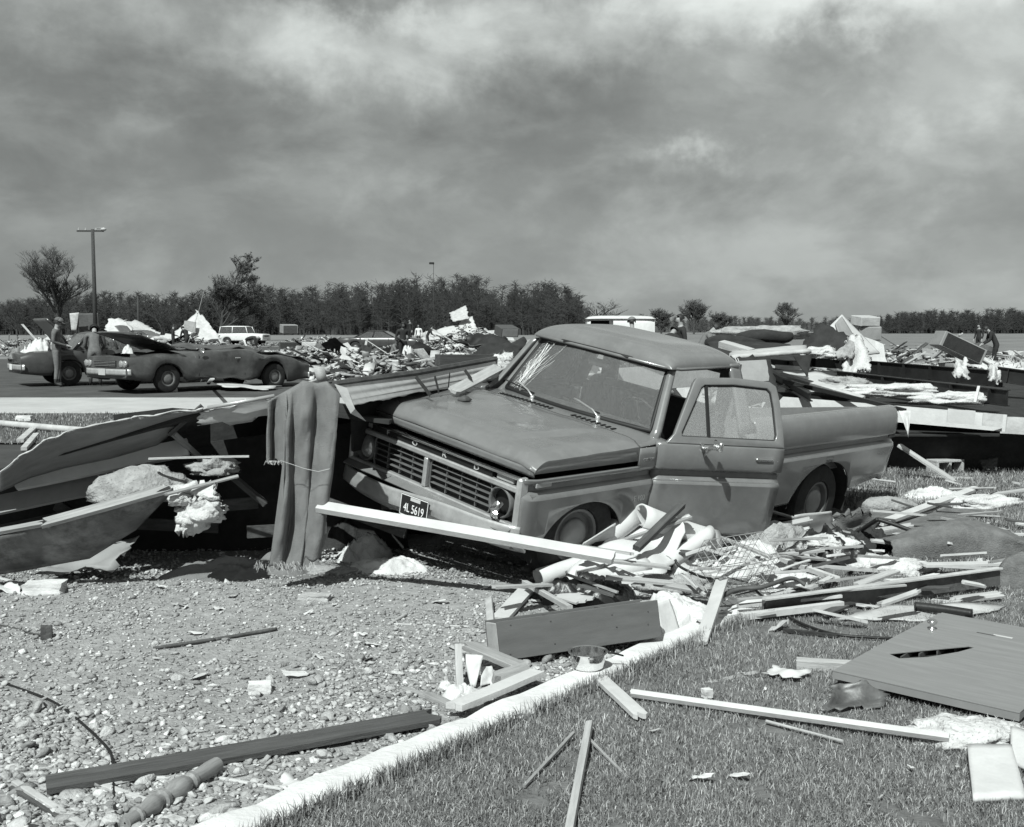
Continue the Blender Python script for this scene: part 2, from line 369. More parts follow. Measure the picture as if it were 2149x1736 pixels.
def stones():
    rs = np.random.RandomState(5)
    for sub, n, rng, ylo, yhi, nm in ((2, 5200, (.008, .027), 3.3, 5.9, 'loose_gravel'), (1, 34000, (.004, .016), 3.4, 9.0, 'fine_gravel')):
        v0, f0 = ico(sub); protos = []
        for k in range(10):
            q = v0.copy()
            if sub == 2:
                nz_ = np.array([mnoise.noise(Vector(p)*1.3+Vector((k*7.1, 0, 0))) for p in q]); q = q*(1+.45*nz_[:, None])
            else: q = q*rs.uniform(.65, 1.25, (len(q), 1))
            # facet the stones with a few chopping planes
            for _ in range(9):
                d = rs.normal(size=3); d /= np.linalg.norm(d); h = rs.uniform(.42, .72); s = q@d; q = q-np.outer(np.maximum(0, s-h), d)
            protos.append(q)
        VV = []; FF = []; MI = []; nvt = 0; cnt = 0
        while cnt < n:
            y = rs.uniform(ylo, yhi) if sub == 1 else ylo+(yhi-ylo)*rs.uniform()**1.25
            x = rs.uniform(-.62*y-.3, .25*y)
            ks = kside(x, y)
            if ks > -.01: continue
            # patches of packed dirt between the stones
            d = mnoise.noise(Vector((x*.8, y*.8, 9)))+.5*mnoise.noise(Vector((x*2.2, y*2.2, 4)))
            if rs.uniform() > (1.0 if d > -.05 else .38) * (1 if sub == 1 else (1.15-.30*(y-3.3))): continue
            r = rs.uniform(*rng)*(1+.9*(rs.uniform() > .93)); 
            q = protos[rs.randint(10)]*np.array([r*rs.uniform(.9, 1.5), r*rs.uniform(.8, 1.1), r*rs.uniform(.38, .75)])
            a = rs.uniform(0, 6.28); c, s_ = math.cos(a), math.sin(a); tl = rs.normal()*.5; ct, st = math.cos(tl), math.sin(tl)
            Mz = np.array([[c, -s_, 0], [s_, c, 0], [0, 0, 1]])@np.array([[1, 0, 0], [0, ct, -st], [0, st, ct]])
            q = q@Mz.T+np.array([x, y, g(x, y)+.012+gz(x, y)+r*.25])
            VV.append(q); FF.append(f0+nvt); nvt += len(q); MI.append(np.full(len(f0), rs.choice(4, p=[.3, .38, .24, .08]))); cnt += 1
        o = bulk_mesh(nm, np.concatenate(VV), np.concatenate(FF), STONES, matidx=np.concatenate(MI))
        tag(o, 'pale crushed stones lying loose over the driveway' if sub == 2 else 'fine pale grit and small chips between the driveway stones', 'gravel', kind='stuff')
stones()
# ---------------------------------------------------------------- grass blades
def blades(name, label, pts, hrange, wd, m, seed=1, lean=.55):
    rs = np.random.RandomState(seed); P = np.asarray(pts); n = len(P)
    a = rs.uniform(0, 6.28, n); h = rs.uniform(*hrange, n); ln = np.abs(rs.normal(0, lean, n)); b = rs.uniform(0, 6.28, n)
    wv = np.stack([np.cos(a), np.sin(a), np.zeros(n)], 1)*(wd*rs.uniform(.7, 1.3, n))[:, None]
    lv = np.stack([np.cos(b), np.sin(b), np.zeros(n)], 1)
    mid = P+np.stack([np.zeros(n), np.zeros(n), h*.55], 1)+lv*(ln*h*.25)[:, None]
    tip = P+np.stack([np.zeros(n), np.zeros(n), h*np.cos(np.minimum(ln, 1.3))], 1)+lv*(h*np.sin(np.minimum(ln, 1.3)))[:, None]
    V = np.stack([P-wv, P+wv, mid-wv*.75, mid+wv*.75, tip], 1).reshape(-1, 3)
    i = np.arange(n)[:, None]*5
    F = np.concatenate([i+np.array([[0, 1, 3]]), i+np.array([[0, 3, 2]]), i+np.array([[2, 3, 4]])], 1).reshape(-1, 3)
    o = bulk_mesh(name, V, F, m if isinstance(m, list) else [m], matidx=np.repeat(rs.choice(len(m), n, p=[.46, .32, .22]), 3) if isinstance(m, list) else None)
    tag(o, label, 'grass', kind='stuff'); return o
GR = [mat('grass_a', .135, .7, .2, 2, spec=.2), mat('grass_b', .215, .75, .2, 2, spec=.2), mat('grass_straw', .38, .8, .2, 2, spec=.15)]
def lawn_points(n, seed):
    rs = np.random.RandomState(seed); out = []
    while len(out) < n:
        y = 3.3+9.5*rs.uniform()**1.9; x = rs.uniform(-.35*y, .52*y+.2); ks = kside(x, y); 
        if ks < KW-.012 or y > 12.8: continue
        c = mnoise.noise(Vector((x*3.1, y*3.1, 2)))+.7*mnoise.noise(Vector((x*9, y*9, 5)))
        if rs.uniform() > .55+.75*c: continue
        out.append((x, y, LAWNZ-.015))
    return out
blades('lawn_grass', 'short patchy lawn grass beside the concrete edging', lawn_points(200000, 2), (.012, .045), .0018, GR, 3, 1.15)
def rear_points(n):
    rs = np.random.RandomState(15); out = []
    while len(out) < n:
        y = rs.uniform(8, 13.6); x = rs.uniform(1.2, .52*y+.2)
        if (kside(x, y) < KW and y < 10.8) or rs.uniform() > .6+.8*mnoise.noise(Vector((x*2, y*2, 6))): continue
        out.append((x, y, g(x, y)+LAWNZ-.02))
    return out
blades('rear_lawn_grass', 'rougher lawn grass around the truck tail and trailer floor', rear_points(45000), (.03, .075), .0035, GR, 6, .8)
def edge_points(n):
    rs = np.random.RandomState(8); out = []
    for _ in range(n):
        t = rs.uniform(-1.2, 5.2); s = KW+abs(rs.normal(0, .03))-.012
        if mnoise.noise(Vector((t*4, 0, 1))) < -.25 and rs.uniform() < .6: continue
        p = kpt(t, s); out.append((p.x, p.y, LAWNZ-.01))
    return out
blades('edge_grass', 'longer untrimmed grass leaning over the concrete edging', edge_points(8000), (.03, .09), .0022, GR, 4, .5)
# ================================================================ PICKUP TRUCK
PAINT = mat('truck_paint', .145, .26, .12, 3, .10, 2.5, spec=.5, coat=.5, dirt=.3, dirt_val=.22, dirt_scale=9)
PAINTD = mat('dark_car_paint', .03, .3, .25, 3, 0, spec=.5, coat=.4, dirt=.4, dirt_val=.10)
GASK = mat('rubber_gasket', .012, .6, .2, 5)
INTR = mat('truck_interior', .035, .7, .3, 6, .1, 60)
TRIM = mat('trim_strip', .40, .3, .1, 5, metal=.7)
GLASS = glassmat('windshield_glass', .9, .22, .08, .02, 40)
GLASSD = glassmat('dusty_door_glass', .8, .55, .10, .05, 60.)
GRILLEP = mat('grille_plastic', .10, .5, .2, 8)
BLKP = mat('black_plastic', .012, .5, .2, 8)
PLATEM = mat('plate_dark', .02, .45, .2, 8); PLATEL = mat('plate_light', .7, .5, .05, 8)
LAMPM = mat('amber_lens', .3, .25, .1, 8, spec=.6); LENS = mat('lamp_glass', .5, .15, .2, 30, metal=.6)
HUBM = mat('dusty_hubcap', .22, .45, .12, 8, metal=.5); WRIM = mat('painted_rim', .12, .5, .2, 8)
W = 3.308; HX = W-.62
PROF = [(.38, .90), (.42, .935), (.46, .948), (.60, .968), (.78, .985), (.850, .999), (.868, .992), (.905, .950), (.945, .948), (.972, .990), (.99, .998), (1.08, .996), (1.14, .985), (1.19, .965), (1.215, .94), (1.228, .90)]
def sidey(z):
    return float(np.interp(z, [p[0] for p in PROF], [p[1] for p in PROF]))
def sidepanel(x0, x1, zb, zt, sgn=1, n=24, ext=(), extra=None):
    """body side: columns along x, rows along the pressed side profile"""
    xs = sorted(set([x0+(x1-x0)*i/n for i in range(n+1)]+[e for e in ext if x0 < e < x1])); mb = MB(); vs = []
    lv = [p[0] for p in PROF]; rows = len(lv)
    for x in xs:
        b, t = zb(x), zt(x)
        for k, z in enumerate(lv):
            zz = min(max(z, b), t); y = sidey(zz)+(extra(x, zz) if extra else 0)
            vs.append((x, sgn*y, zz))
    m = rows
    mb.add(vs, [(i*m+j, (i+1)*m+j, (i+1)*m+j+1, i*m+j+1) for i in range(len(xs)-1) for j in range(m-1)])
    return mb
def arch(xc, rx, rz, zc, base):
    def fn(x):
        d = (x-xc)/rx
        return max(base(x), zc+rz*math.sqrt(max(0, 1-d*d))) if abs(d) < 1 else base(x)
    return fn
def clean(o):
    bm = bmesh.new(); bm.from_mesh(o.data); bmesh.ops.remove_doubles(bm, verts=bm.verts[:], dist=1e-5); bmesh.ops.dissolve_degenerate(bm, edges=bm.edges[:], dist=1e-5)
    bmesh.ops.recalc_face_normals(bm, faces=bm.faces[:]); bm.to_mesh(o.data); bm.free(); return o
def wheel(parent, r, wd, M, rimr=.20, cap=True, rimm=None, name='wheel'):
    mb = MB(); h = wd/2
    mb.lathe([(rimr, -h*.8), (rimr+.01, -h), (r-.05, -h), (r-.015, -h*.88), (r, -h*.6), (r, h*.6), (r-.015, h*.88), (r-.05, h), (rimr+.01, h), (rimr, h*.8), (rimr, -h*.8)], 28)
    t = mb.build(name, RUBBER, parent, auto=35); t.matrix_local = M
    rm = MB(); rm.lathe([(rimr+.004, h*.80), (rimr-.004, h*.92), (rimr-.022, h*.86), (rimr-.035, h*.45), (rimr*.62, h*.55), (rimr*.52, h*.62), (.001, h*.62)], 24)
    ro = rm.build('rim', rimm or WRIM, t, auto=40)
    if cap:
        hc = MB(); hc.lathe([(rimr*.62, h*.56), (rimr*.60, h*.72), (rimr*.48, h*.86), (rimr*.2, h*.90), (.001, h*.90)], 24); hc.build('hubcap', HUBM, t, smooth=True)
    return t
def build_truck():
    tr = empty('pickup_truck'); TM = Matrix.Translation((2.1876, 10.8023, -.012)) @ Matrix.Rotation(3.91347685, 4, 'Z') @ Matrix.Rotation(-.17504, 4, 'X')
    tr.matrix_world = TM
    tag(tr, 'mid grey pickup truck tilted in the wreckage with its driver door hanging open', 'pickup truck')
    # ---- front fenders
    for s in (1, -1):
        fb = arch(W+.07, .455, .395, .385, lambda x: .50 if x > W+.07 else .42)
        ft = lambda x: 1.13 if x < W-.42 else .998
        nose = lambda x, z: -.05*max(0, (x-(W+.58))/.14)**2
        mb = sidepanel(W-.612, W+.72, fb, ft, s, 44, [W-.4201, W-.4199, W+.07-.4549, W+.07+.4549], nose)
        o = clean(mb.build('fender', PAINT, tr, auto=28, solid=.022))
        if s == 1:
            tb = MB(); tb.add([(W-.60, .997, .880), (W+.66, .992, .880), (W+.66, .992, .868), (W-.60, .997, .868), (W-.60, .975, .892), (W+.66, .972, .892)], [(0, 1, 2, 3), (0, 4, 5, 1)]); tb.build('trim_strip', TRIM, o)
            sm = MB(); sm.box((W+.56, .992, .955), (.15, .012, .035), ch=.004); sm.build('side_marker', LAMPM, o)
            text('emblem', 'F 100', .062, TRIM, o, Matrix.Translation((W-.49, .992, .745)) @ Matrix.Rotation(R(180), 4, 'Z') @ Matrix.Rotation(R(90), 4, 'X'), .004, .9)
            text('emblem', 'CUSTOM', .030, TRIM, o, Matrix.Translation((W-.515, 1.008, 1.045)) @ Matrix.Rotation(R(180), 4, 'Z') @ Matrix.Rotation(R(90), 4, 'X'), .004, 1.0)
        # fender well liner
        lb = MB(); n = 14
        for i in range(n):
            a0, a1 = math.pi*i/n, math.pi*(i+1)/n
            p = [(W+.07+.47*math.cos(a), .385+.41*math.sin(a)) for a in (a0, a1)]
            lb.add([(p[0][0], s*.95, p[0][1]), (p[1][0], s*.95, p[1][1]), (p[1][0], s*.62, p[1][1]), (p[0][0], s*.62, p[0][1])], [(0, 1, 2, 3)])
        lb.add([(W+.07+.47*math.cos(math.pi*i/n), s*.62, .385+.41*math.sin(math.pi*i/n)) for i in range(n+1)], [tuple(range(n+1))])
        lb.build('wheel_well', BLACKM, tr)
    # ---- hood, a shell wrapping over both sides
    def hoodp(a, b):
        t = a; x = (W-.42)+1.115*t; yn = 2*b-1; y = yn*.985
        ay = abs(yn)
        zc = 1.195-.022*t-.012*t*t
        plate = .020*(1-sstep(.50+.16*(1-t), .60+.16*(1-t), ay))*sstep(.02, .16, t)*(1-sstep(.80, .97, t))   # raised middle panel
        side = .018*ay**2+.016*sstep(.86, .97, ay)
        z = zc+plate-side
        z += .010*mnoise.noise(Vector((x*2.2, y*2.2, 1)))+.004*mnoise.noise(Vector((x*6, y*6, 4)))-.012*math.exp(-(((x-W-.15)/.16)**2+((y-.25)/.22)**2))                                    # buckled sheet metal
        if t > .88: z -= .075*((t-.88)/.12)**2
        if ay > .965: z = z+(min(z, 1.036)-z)*(ay-.965)/.035; y = math.copysign(.984, yn)
        x -= .035*yn*yn*(t > .5)*t
        return (x, y, z)
    mb = MB(); mb.grid(hoodp, 44, 72)
    o = mb.build('hood', PAINT, tr, auto=40, solid=.015)
    # front lip of the hood
    lip = MB(); lip.grid(lambda a, b: ((W+.690-.035*(2*b-1)**2)-.012*a, (2*b-1)*.975, 1.083-.060*a-.016*(2*b-1)**2), 3, 30); lip.build('hood_lip', PAINT, o, smooth=True, solid=.012)
    sc = MB(); sc.tube([hp for hp in [(W-.1, .30, 1.197), (W-.02, .34, 1.192), (W+.2, .33, 1.182), (W+.45, .36, 1.155), (W+.6, .38, 1.13)]], .003, 4); sc.build('scratch', PAINT if False else GREYL, o)
    cl = MB(); cl.grid(lambda a, b: ((W-.43)-.36*a+.10*(1-(2*b-1)**2)*a, (2*b-1)*.965, 1.178+.018*a-.05*abs(2*b-1)**3), 6, 30); co = cl.build('cowl', PAINT, tr, smooth=True, solid=.012)
    for k in range(26):
        if 9 <= k <= 12: continue
        v = MB(); yy = .62-k*.05; v.box((W-.56+.05*(1-(yy/.9)**2), yy, 1.196-.05*abs(yy/.97)**3), (.055, .018, .006)); v.build('vent_slot', GASK, co)
    # wiper arms
    for (y0, y1, x1) in ((.38, .02, .02), (-.35, -.66, .0)):
        wp = MB(); wp.tube([(W-.62, y0, 1.21), (W-.66, y0-.10, 1.245), (W-.715, y1+.05, 1.27), (W-.72, y1, 1.275)], .007, 6); wo = wp.build('wiper_arm', CHROMED, tr, smooth=True)
        bl = MB(); bl.tube([(W-.675+.02, y0-.02, 1.235), (W-.70, y1-.10, 1.262)], .006, 5); bl.build('wiper_blade', GASK, wo)
        pv = MB(); pv.lathe([(.02, -.03), (.02, .015), (.012, .022), (.001, .022)], 10, Matrix.Translation((W-.62, y0, 1.20))); pv.build('pivot', CHROMED, wo, smooth=True)
    # ---- windshield, header gasket and pillars
    BC = lambda yn: Vector((W-.76+.15*(1-yn*yn), .80*yn, 1.190+.012*(1-yn*yn)))
    TC = lambda yn: Vector((W-1.02+.09*(1-yn*yn), .675*yn, 1.630+.030*(1-yn*yn)))
    ws = MB(); ws.grid(lambda a, b: BC(2*b-1).lerp(TC(2*b-1), a)+Vector((.012*math.sin(a*math.pi), 0, 0)), 10, 24)
    wo = ws.build('windshield', GLASS, tr, smooth=True)
    gk = MB(); edge = [BC(-1+2*i/14) for i in range(15)]+[BC(1).lerp(TC(1), i/6) for i in range(1, 6)]+[TC(1-2*i/14) for i in range(15)]+[TC(-1).lerp(BC(-1), i/6) for i in range(1, 7)]
    gk.tube(edge, .022, 6); gk.build('windshield_gasket', GASK, wo, smooth=True)
    # starred cracks on the passenger side
    rc = random.Random(4); CRK = mat('crack', .8, .4, .1, 9)
    ck = MB(); imp = (-.80, .55)
    def wpt(yn, a): return BC(yn).lerp(TC(yn), a)+Vector((.016, 0, .004))
    for k in range(20):
        yn, a = -.90+rc.uniform(0, .2), rc.uniform(.02, .3); tx, ta = -.93+rc.uniform(0, .45), rc.uniform(.6, .97); pts = []
        for i in range(6):
            q = i/5; pts.append(wpt(yn+(tx-yn)*q+rc.uniform(-.02, .02), a+(ta-a)*q+rc.uniform(-.02, .02)))
        ck.tube(pts, (.0009 if k % 3 else .0018), 3, cap=False)
    for k in range(10):
        a = rc.uniform(.1, .9); yn = -.95; pts = [wpt(yn+.05*i+rc.uniform(-.01, .01), min(.97, max(.02, a+.05*i*rc.uniform(-1, 1)))) for i in range(6)]; ck.tube(pts, .0009, 3, cap=False)
    ck.build('crack_lines', CRK, wo)
    for s in (1, -1):
        ap = MB(); ap.tube([(W-.72, s*.86, 1.12), (W-.79, s*.835, 1.20), (W-1.03, s*.705, 1.63), (W-1.09, s*.69, 1.68)], [.05, .042, .036, .04], 8, squash=.7)
        ap.build('windshield_pillar', PAINT, tr, smooth=True)
    # ---- roof
    XR0, XR1 = W-.965, W-1.90
    def roof(a, b):
        xn = 2*a-1; yn = 2*b-1
        xe = math.copysign(abs(math.sin(xn*math.pi/2))**.85, xn); ye = math.copysign(abs(math.sin(yn*math.pi/2))**.85, yn)
        e = (1-abs(xe)**5)*(1-abs(ye)**4); e = max(0, e)**.42
        x = (XR0+XR1)/2+xe*(XR0-XR1)/2*(1)+.06*(1-ye*ye)*(xn > 0)*xn
        return (x, ye*(.755-.02*(xn < 0)*abs(xn)), 1.655+.150*e+.012*(xn > 0)*xn*0)
    rf = MB(); rf.grid(roof, 36, 36); ro = rf.build('roof', PAINT, tr, smooth=True)
    dr = MB(); dr.tube([(XR1+.03, .745, 1.655), (XR0-.10, .765, 1.655), (XR0+.02, .70, 1.662), (XR0+.065, .0, 1.672), (XR0+.02, -.70, 1.662), (XR0-.10, -.765, 1.655), (XR1+.03, -.745, 1.655)], .014, 6); dr.build('drip_rail', PAINT, ro, smooth=True)
    hl = MB(); hl.grid(lambda a, b: (XR1+.05+(XR0-XR1-.12)*a, (2*b-1)*.70, 1.655), 2, 2); hl.build('headliner', INTR, ro)
    hd = MB(); hd.tube([(W-1.0, .70, 1.648), (W-.93, .35, 1.668), (W-.915, 0, 1.672), (W-.93, -.35, 1.668), (W-1.0, -.70, 1.648)], .022, 6); hd.build('header_gasket', GASK, ro, smooth=True)  # black rubber strip under the front edge of the roof
    # ---- cab rear corner posts, rear wall with window, sill
    for s in (1, -1):
        cp = MB()
        cp.grid(lambda a, b: (W-1.715-.19*b-.03*a*(1-b), s*(.968-(.968-.735)*a**1.15-.02*b), 1.13+.545*a), 8, 5)
        cp.build('corner_post', PAINT, tr, auto=50, solid=.03)
        lp = clean(sidepanel(W-1.925, W-1.725, lambda x: .42, lambda x: 1.14, s, 4).build('cab_corner', PAINT, tr, auto=28, solid=.02))
        sl_ = MB(); sl_.box((W-1.17, s*.905, .455), (1.12, .10, .09), ch=.02); sl_.build('door_sill', PAINT, tr)
    rw = MB(); xw = W-1.915
    for (y0, y1, z0, z1) in ((-.95, .95, .45, 1.20), (-.74, -.56, 1.20, 1.67), (.56, .74, 1.20, 1.67), (-.56, .56, 1.56, 1.67)): rw.box((xw, (y0+y1)/2, (z0+z1)/2), (.03, y1-y0, z1-z0))
    rw.build('cab_rear_wall', PAINT, tr)
    rg = MB(); rg.grid(lambda a, b: (xw+.002, -.56+1.12*a, 1.20+.36*b), 1, 1); rg.build('rear_window', GLASS, tr)
    # ---- interior
    se = MB(); se.box((W-1.50, 0, .82), (.52, 1.45, .20), ch=.05); se.box((W-1.76, 0, 1.05), (.16, 1.45, .50), Matrix.Rotation(0, 4, 'Y'), ch=.05); se.build('bench_seat', INTR, tr)
    da = MB(); da.box((W-.88, 0, 1.07), (.28, 1.55, .20), ch=.04); da.build('dashboard', INTR, tr)
    fl = MB(); fl.box((W-1.3, 0, .50), (1.2, 1.75, .05)); fl.build('cab_floor', BLACKM, tr)
    fw = MB(); fw.box((W-.66, 0, .80), (.04, 1.8, .60)); fw.build('firewall', BLACKM, tr)
    swm = Matrix.Translation((W-1.16, .38, 1.16)) @ Matrix.Rotation(R(-62), 4, 'Y')
    sw = MB(); sw.tube([(.205*math.cos(2*math.pi*i/24), .205*math.sin(2*math.pi*i/24), 0) for i in range(25)], .013, 6, M=swm); sw.tube([(-.2, 0, 0), (0, 0, -.03), (.2, 0, 0)], .012, 5, M=swm); sw.tube([(0, 0, -.03), (0, 0, -.35)], .025, 8, M=swm); sw.build('steering_wheel', BLKP, tr, smooth=True)
    mi = MB(); mi.box((W-.98, .02, 1.56), (.02, .24, .065), ch=.008); mi.build('rear_view_mirror', INTR, tr)
    # ---- driver door, opened; passenger door, shut
    for s, ang in ((1, -26), (-1, 0)):
        x0, x1 = W-.622, W-1.718
        mb = sidepanel(x1, x0, lambda x: .44, lambda x: 1.165, s, 12)
        hin = Matrix.Translation((-HX, -s*.96, 0))
        mb.v = [tuple(hin @ Vector(v)) for v in mb.v]
        do = clean(mb.build('door', PAINT, tr, auto=28, solid=.016)); do.matrix_local = Matrix.Translation((HX, s*.96, 0)) @ Matrix.Rotation(R(ang), 4, 'Z')
        ty = lambda z: s*(.972-.215*max(0, z-1.16)/.47)
        out = [(W-.70, 1.155), (W-.77, 1.22), (W-.955, 1.590), (W-.985, 1.625), (W-1.30, 1.642), (W-1.62, 1.630), (W-1.675, 1.600), (W-1.70, 1.50), (W-1.714, 1.30), (W-1.716, 1.155)]
        inn = [(W-.835, 1.205), (W-.835, 1.235), (W-1.02, 1.555), (W-1.05, 1.575), (W-1.30, 1.590), (W-1.595, 1.580), (W-1.630, 1.550), (W-1.645, 1.45), (W-1.655, 1.25), (W-1.635, 1.205)]
        fm = MB(); n = len(out)
        vs = [(p[0], ty(p[1]), p[1]) for p in out]+[(p[0], ty(p[1]), p[1]) for p in inn]
        fm.add(vs, [(i, (i+1) % n, n+(i+1) % n, n+i) for i in range(n)], hin)
        fm.build('window_frame', PAINT, do, auto=40, solid=.045, bevel=.008)
        rb = MB(); rb.tube([(p[0], ty(p[1]), p[1]) for p in inn]+[(inn[0][0], ty(inn[0][1]), inn[0][1])], .011, 6, M=hin); rb.build('window_seal', GASK, do, smooth=True)
        dv = MB(); dv.tube([(W-1.068, ty(1.205), 1.205), (W-1.068, ty(1.58), 1.578)], .016, 6, M=hin); dv.build('vent_divider', GASK, do)
        gl = MB(); q = [(p[0], ty(p[1]), p[1]) for p in inn]; gl.add(q, [tuple(range(n))], hin); gl.build('window_glass', GLASSD, do)
        ic = MB(); ic.box((W-1.17, s*.895, .82), (1.04, .05, .66), hin, ch=.01); ic.build('inner_panel', INTR, do)
        rk = MB(); rk.box((W-1.17, s*.951, .505), (1.06, .008, .05), hin, ch=.002); rk.build('lower_molding', GREYP, do)
        if s == 1:
            hr = MB(); hr.box((W-1.545, .998, 1.055), (.155, .006, .052), hin, ch=.004); ho = hr.build('recess_shade', GASK, do)  # black plate standing for the shade in the handle recess
            hh = MB(); hh.box((W-1.545, 1.010, 1.068), (.15, .02, .022), hin, ch=.006); hh.build('door_handle', CHROME, do)
            lk = MB(); lk.lathe([(.014, 0), (.014, .008), (.001, .010)], 12, hin @ Matrix.Translation((W-1.665, .995, 1.058)) @ Matrix.Rotation(R(-90), 4, 'X')); lk.build('lock', CHROME, do)
            ts = MB(); ts.add([(x0-.01, .9985, .882), (x1+.01, .9985, .882), (x1+.01, .9985, .868), (x0-.01, .9985, .868)], [(0, 1, 2, 3)], hin); ts.build('trim_strip', TRIM, do)
            mr = MB(); mr.tube([(W-1.00, .985, 1.16), (W-.98, 1.06, 1.150), (W-1.03, 1.14, 1.175)], [.018, .014, .016], 8, M=hin)
            mr.box((W-1.045, 1.15, 1.195), (.035, .11, .075), hin, ch=.012); mo = mr.build('mirror', CHROME, do, auto=40)
            mb2 = MB(); mb2.tube([(W-1.03, .985, 1.07), (W-1.02, 1.09, 1.155)], .009, 6, M=hin); mb2.build('mirror_brace', CHROMED, do)
        else: pass
    # ---- bed
    for s in (1, -1):
        base = lambda x: .43 if x > .1 else .47+.09*max(0, (-.4-x)/.76)
        cr = 0 if s == 1 else .44                        # far side crushed down under the trailer
        bz = arch(.10, .52, .40 if s == 1 else .25, .385, base); bt = lambda x: 1.228-cr-.04*max(0, (-1.02-x)/.14)**2
        mb = sidepanel(-1.16, W-1.945, bz, bt, s, 56, [.10-.5199, .10+.5199], lambda x, z: -.05*max(0, (-1.05-x)/.11)**2)
        o = clean(mb.build('bed_side', PAINT, tr, auto=28, solid=.02))
        if s == 1:
            tb = MB(); tb.add([(W-1.95, .9975, .882), (-1.05, .997, .882), (-1.05, .997, .868), (W-1.95, .9975, .868)], [(0, 1, 2, 3)]); tb.build('trim_strip', TRIM, o)
            sm = MB(); sm.box((-1.02, .997, .955), (.13, .012, .035), ch=.004); sm.build('side_marker', RUST, o)
            text('emblem', 'Explorer', .040, TRIM, o, Matrix.Translation((-.88, .996, .80)) @ Matrix.Rotation(R(180), 4, 'Z') @ Matrix.Rotation(R(90), 4, 'X'), .003, 1.)
        ib = MB(); ib.box(((W-1.95-1.15)/2, s*.875, .955-cr/2), (W-1.95+1.12, .02, .53-cr)); ib.box(((W-1.95-1.15)/2, s*.895, 1.224-cr), (W-1.95+1.12, .075, .012), ch=.004); ib.build('bed_inner_wall', PAINT, tr)
        wl = MB(); n = 12
        for i in range(n):
            p = [(.10+.53*math.cos(a), .385+.41*math.sin(a)) for a in (math.pi*i/n, math.pi*(i+1)/n)]
            wl.add([(p[0][0], s*.95, p[0][1]), (p[1][0], s*.95, p[1][1]), (p[1][0], s*.6, p[1][1]), (p[0][0], s*.6, p[0][1])], [(0, 1, 2, 3)])
        wl.build('wheel_well', BLACKM, tr)
        tl = MB(); tl.box((-1.165, s*.90, .98 if s == 1 else .62), (.03, .07, .28), ch=.008); tl.build('tail_light', RUST, tr)
        fp = MB(); fp.box((-.47, s*.80, .40), (.015, .24, .34)); fp.build('mud_flap', RUBBER, tr)
    fl = MB()
    for k in range(11): fl.box((.1, -.80+.16*k, .70), (2.46, .13, .03))
    fl.box((.1, 0, .675), (2.5, 1.76, .02)); fl.build('bed_floor', PAINT, tr)
    fb_ = MB(); fb_.prism([(-.92, .68), (.92, .68), (.92, 1.22), (-.92, .80)], .03, Matrix.Translation((W-1.97, 0, 0)) @ Matrix(((0, 0, 1, 0), (1, 0, 0, 0), (0, 1, 0, 0), (0, 0, 0, 1)))); fb_.build('bed_front_wall', PAINT, tr)
    tg = MB(); tg.prism([(-.86, .62), (.86, .62), (.86, 1.21), (-.86, .80)], .04, Matrix.Translation((-1.155, 0, 0)) @ Matrix(((0, 0, 1, 0), (1, 0, 0, 0), (0, 1, 0, 0), (0, 0, 0, 1)))); tg.build('tailgate', PAINT, tr)
    rbp = MB(); rbp.box((-1.24, 0, .53), (.07, 1.75, .16), ch=.02); rbp.build('rear_bumper', CHROMED, tr)
    ch_ = MB(); ch_.box((1.4, .42, .50), (4.6, .09, .16)); ch_.box((1.4, -.42, .50), (4.6, .09, .16)); ch_.box((.1, 0, .38), (.12, 1.5, .12)); ch_.box((W+.1, 0, .40), (.1, 1.5, .1)); ch_.build('chassis_frame', BLACK, tr)
    # ---- wheels
    for s in (1, -1):
        wheel(tr, .365, .20, Matrix.Translation((W+.075, s*.83, .51)) @ Matrix.Rotation(R(-6), 4, 'Z') @ Matrix.Rotation(R(-90*s), 4, 'X'))
        wheel(tr, .365, .20, Matrix.Translation((.08, s*.83, .375)) @ Matrix.Rotation(R(-90*s), 4, 'X'))
    # ---- grille, lamps, bumper
    GX = W+.715
    gr = MB(); gr.box((GX-.05, 0, .80), (.03, 1.86, .34)); go = gr.build('grille', BLKP, tr)
    def bar(name, y0, y1, z0, z1, m, x=GX, d=.05, ch=.008, par=go):
        b = MB(); b.box((x, (y0+y1)/2, (z0+z1)/2), (d, abs(y1-y0), abs(z1-z0)), ch=ch); return b.build(name, m, par)
    bar('grille_bar', -.93, .93, .985, 1.000, CHROME, GX+.01); bar('name_panel', -.70, .66, .935, .983, BLKP, GX-.004, .03, 0)
    bar('grille_bar', -.93, .93, .893, .933, CHROMED, GX+.004)
    bar('grille_bar', -.93, .93, .640, .672, CHROMED, GX+.004)
    bar('centre_bar', -.045, -.005, .672, .893, CHROMED, GX+.006)
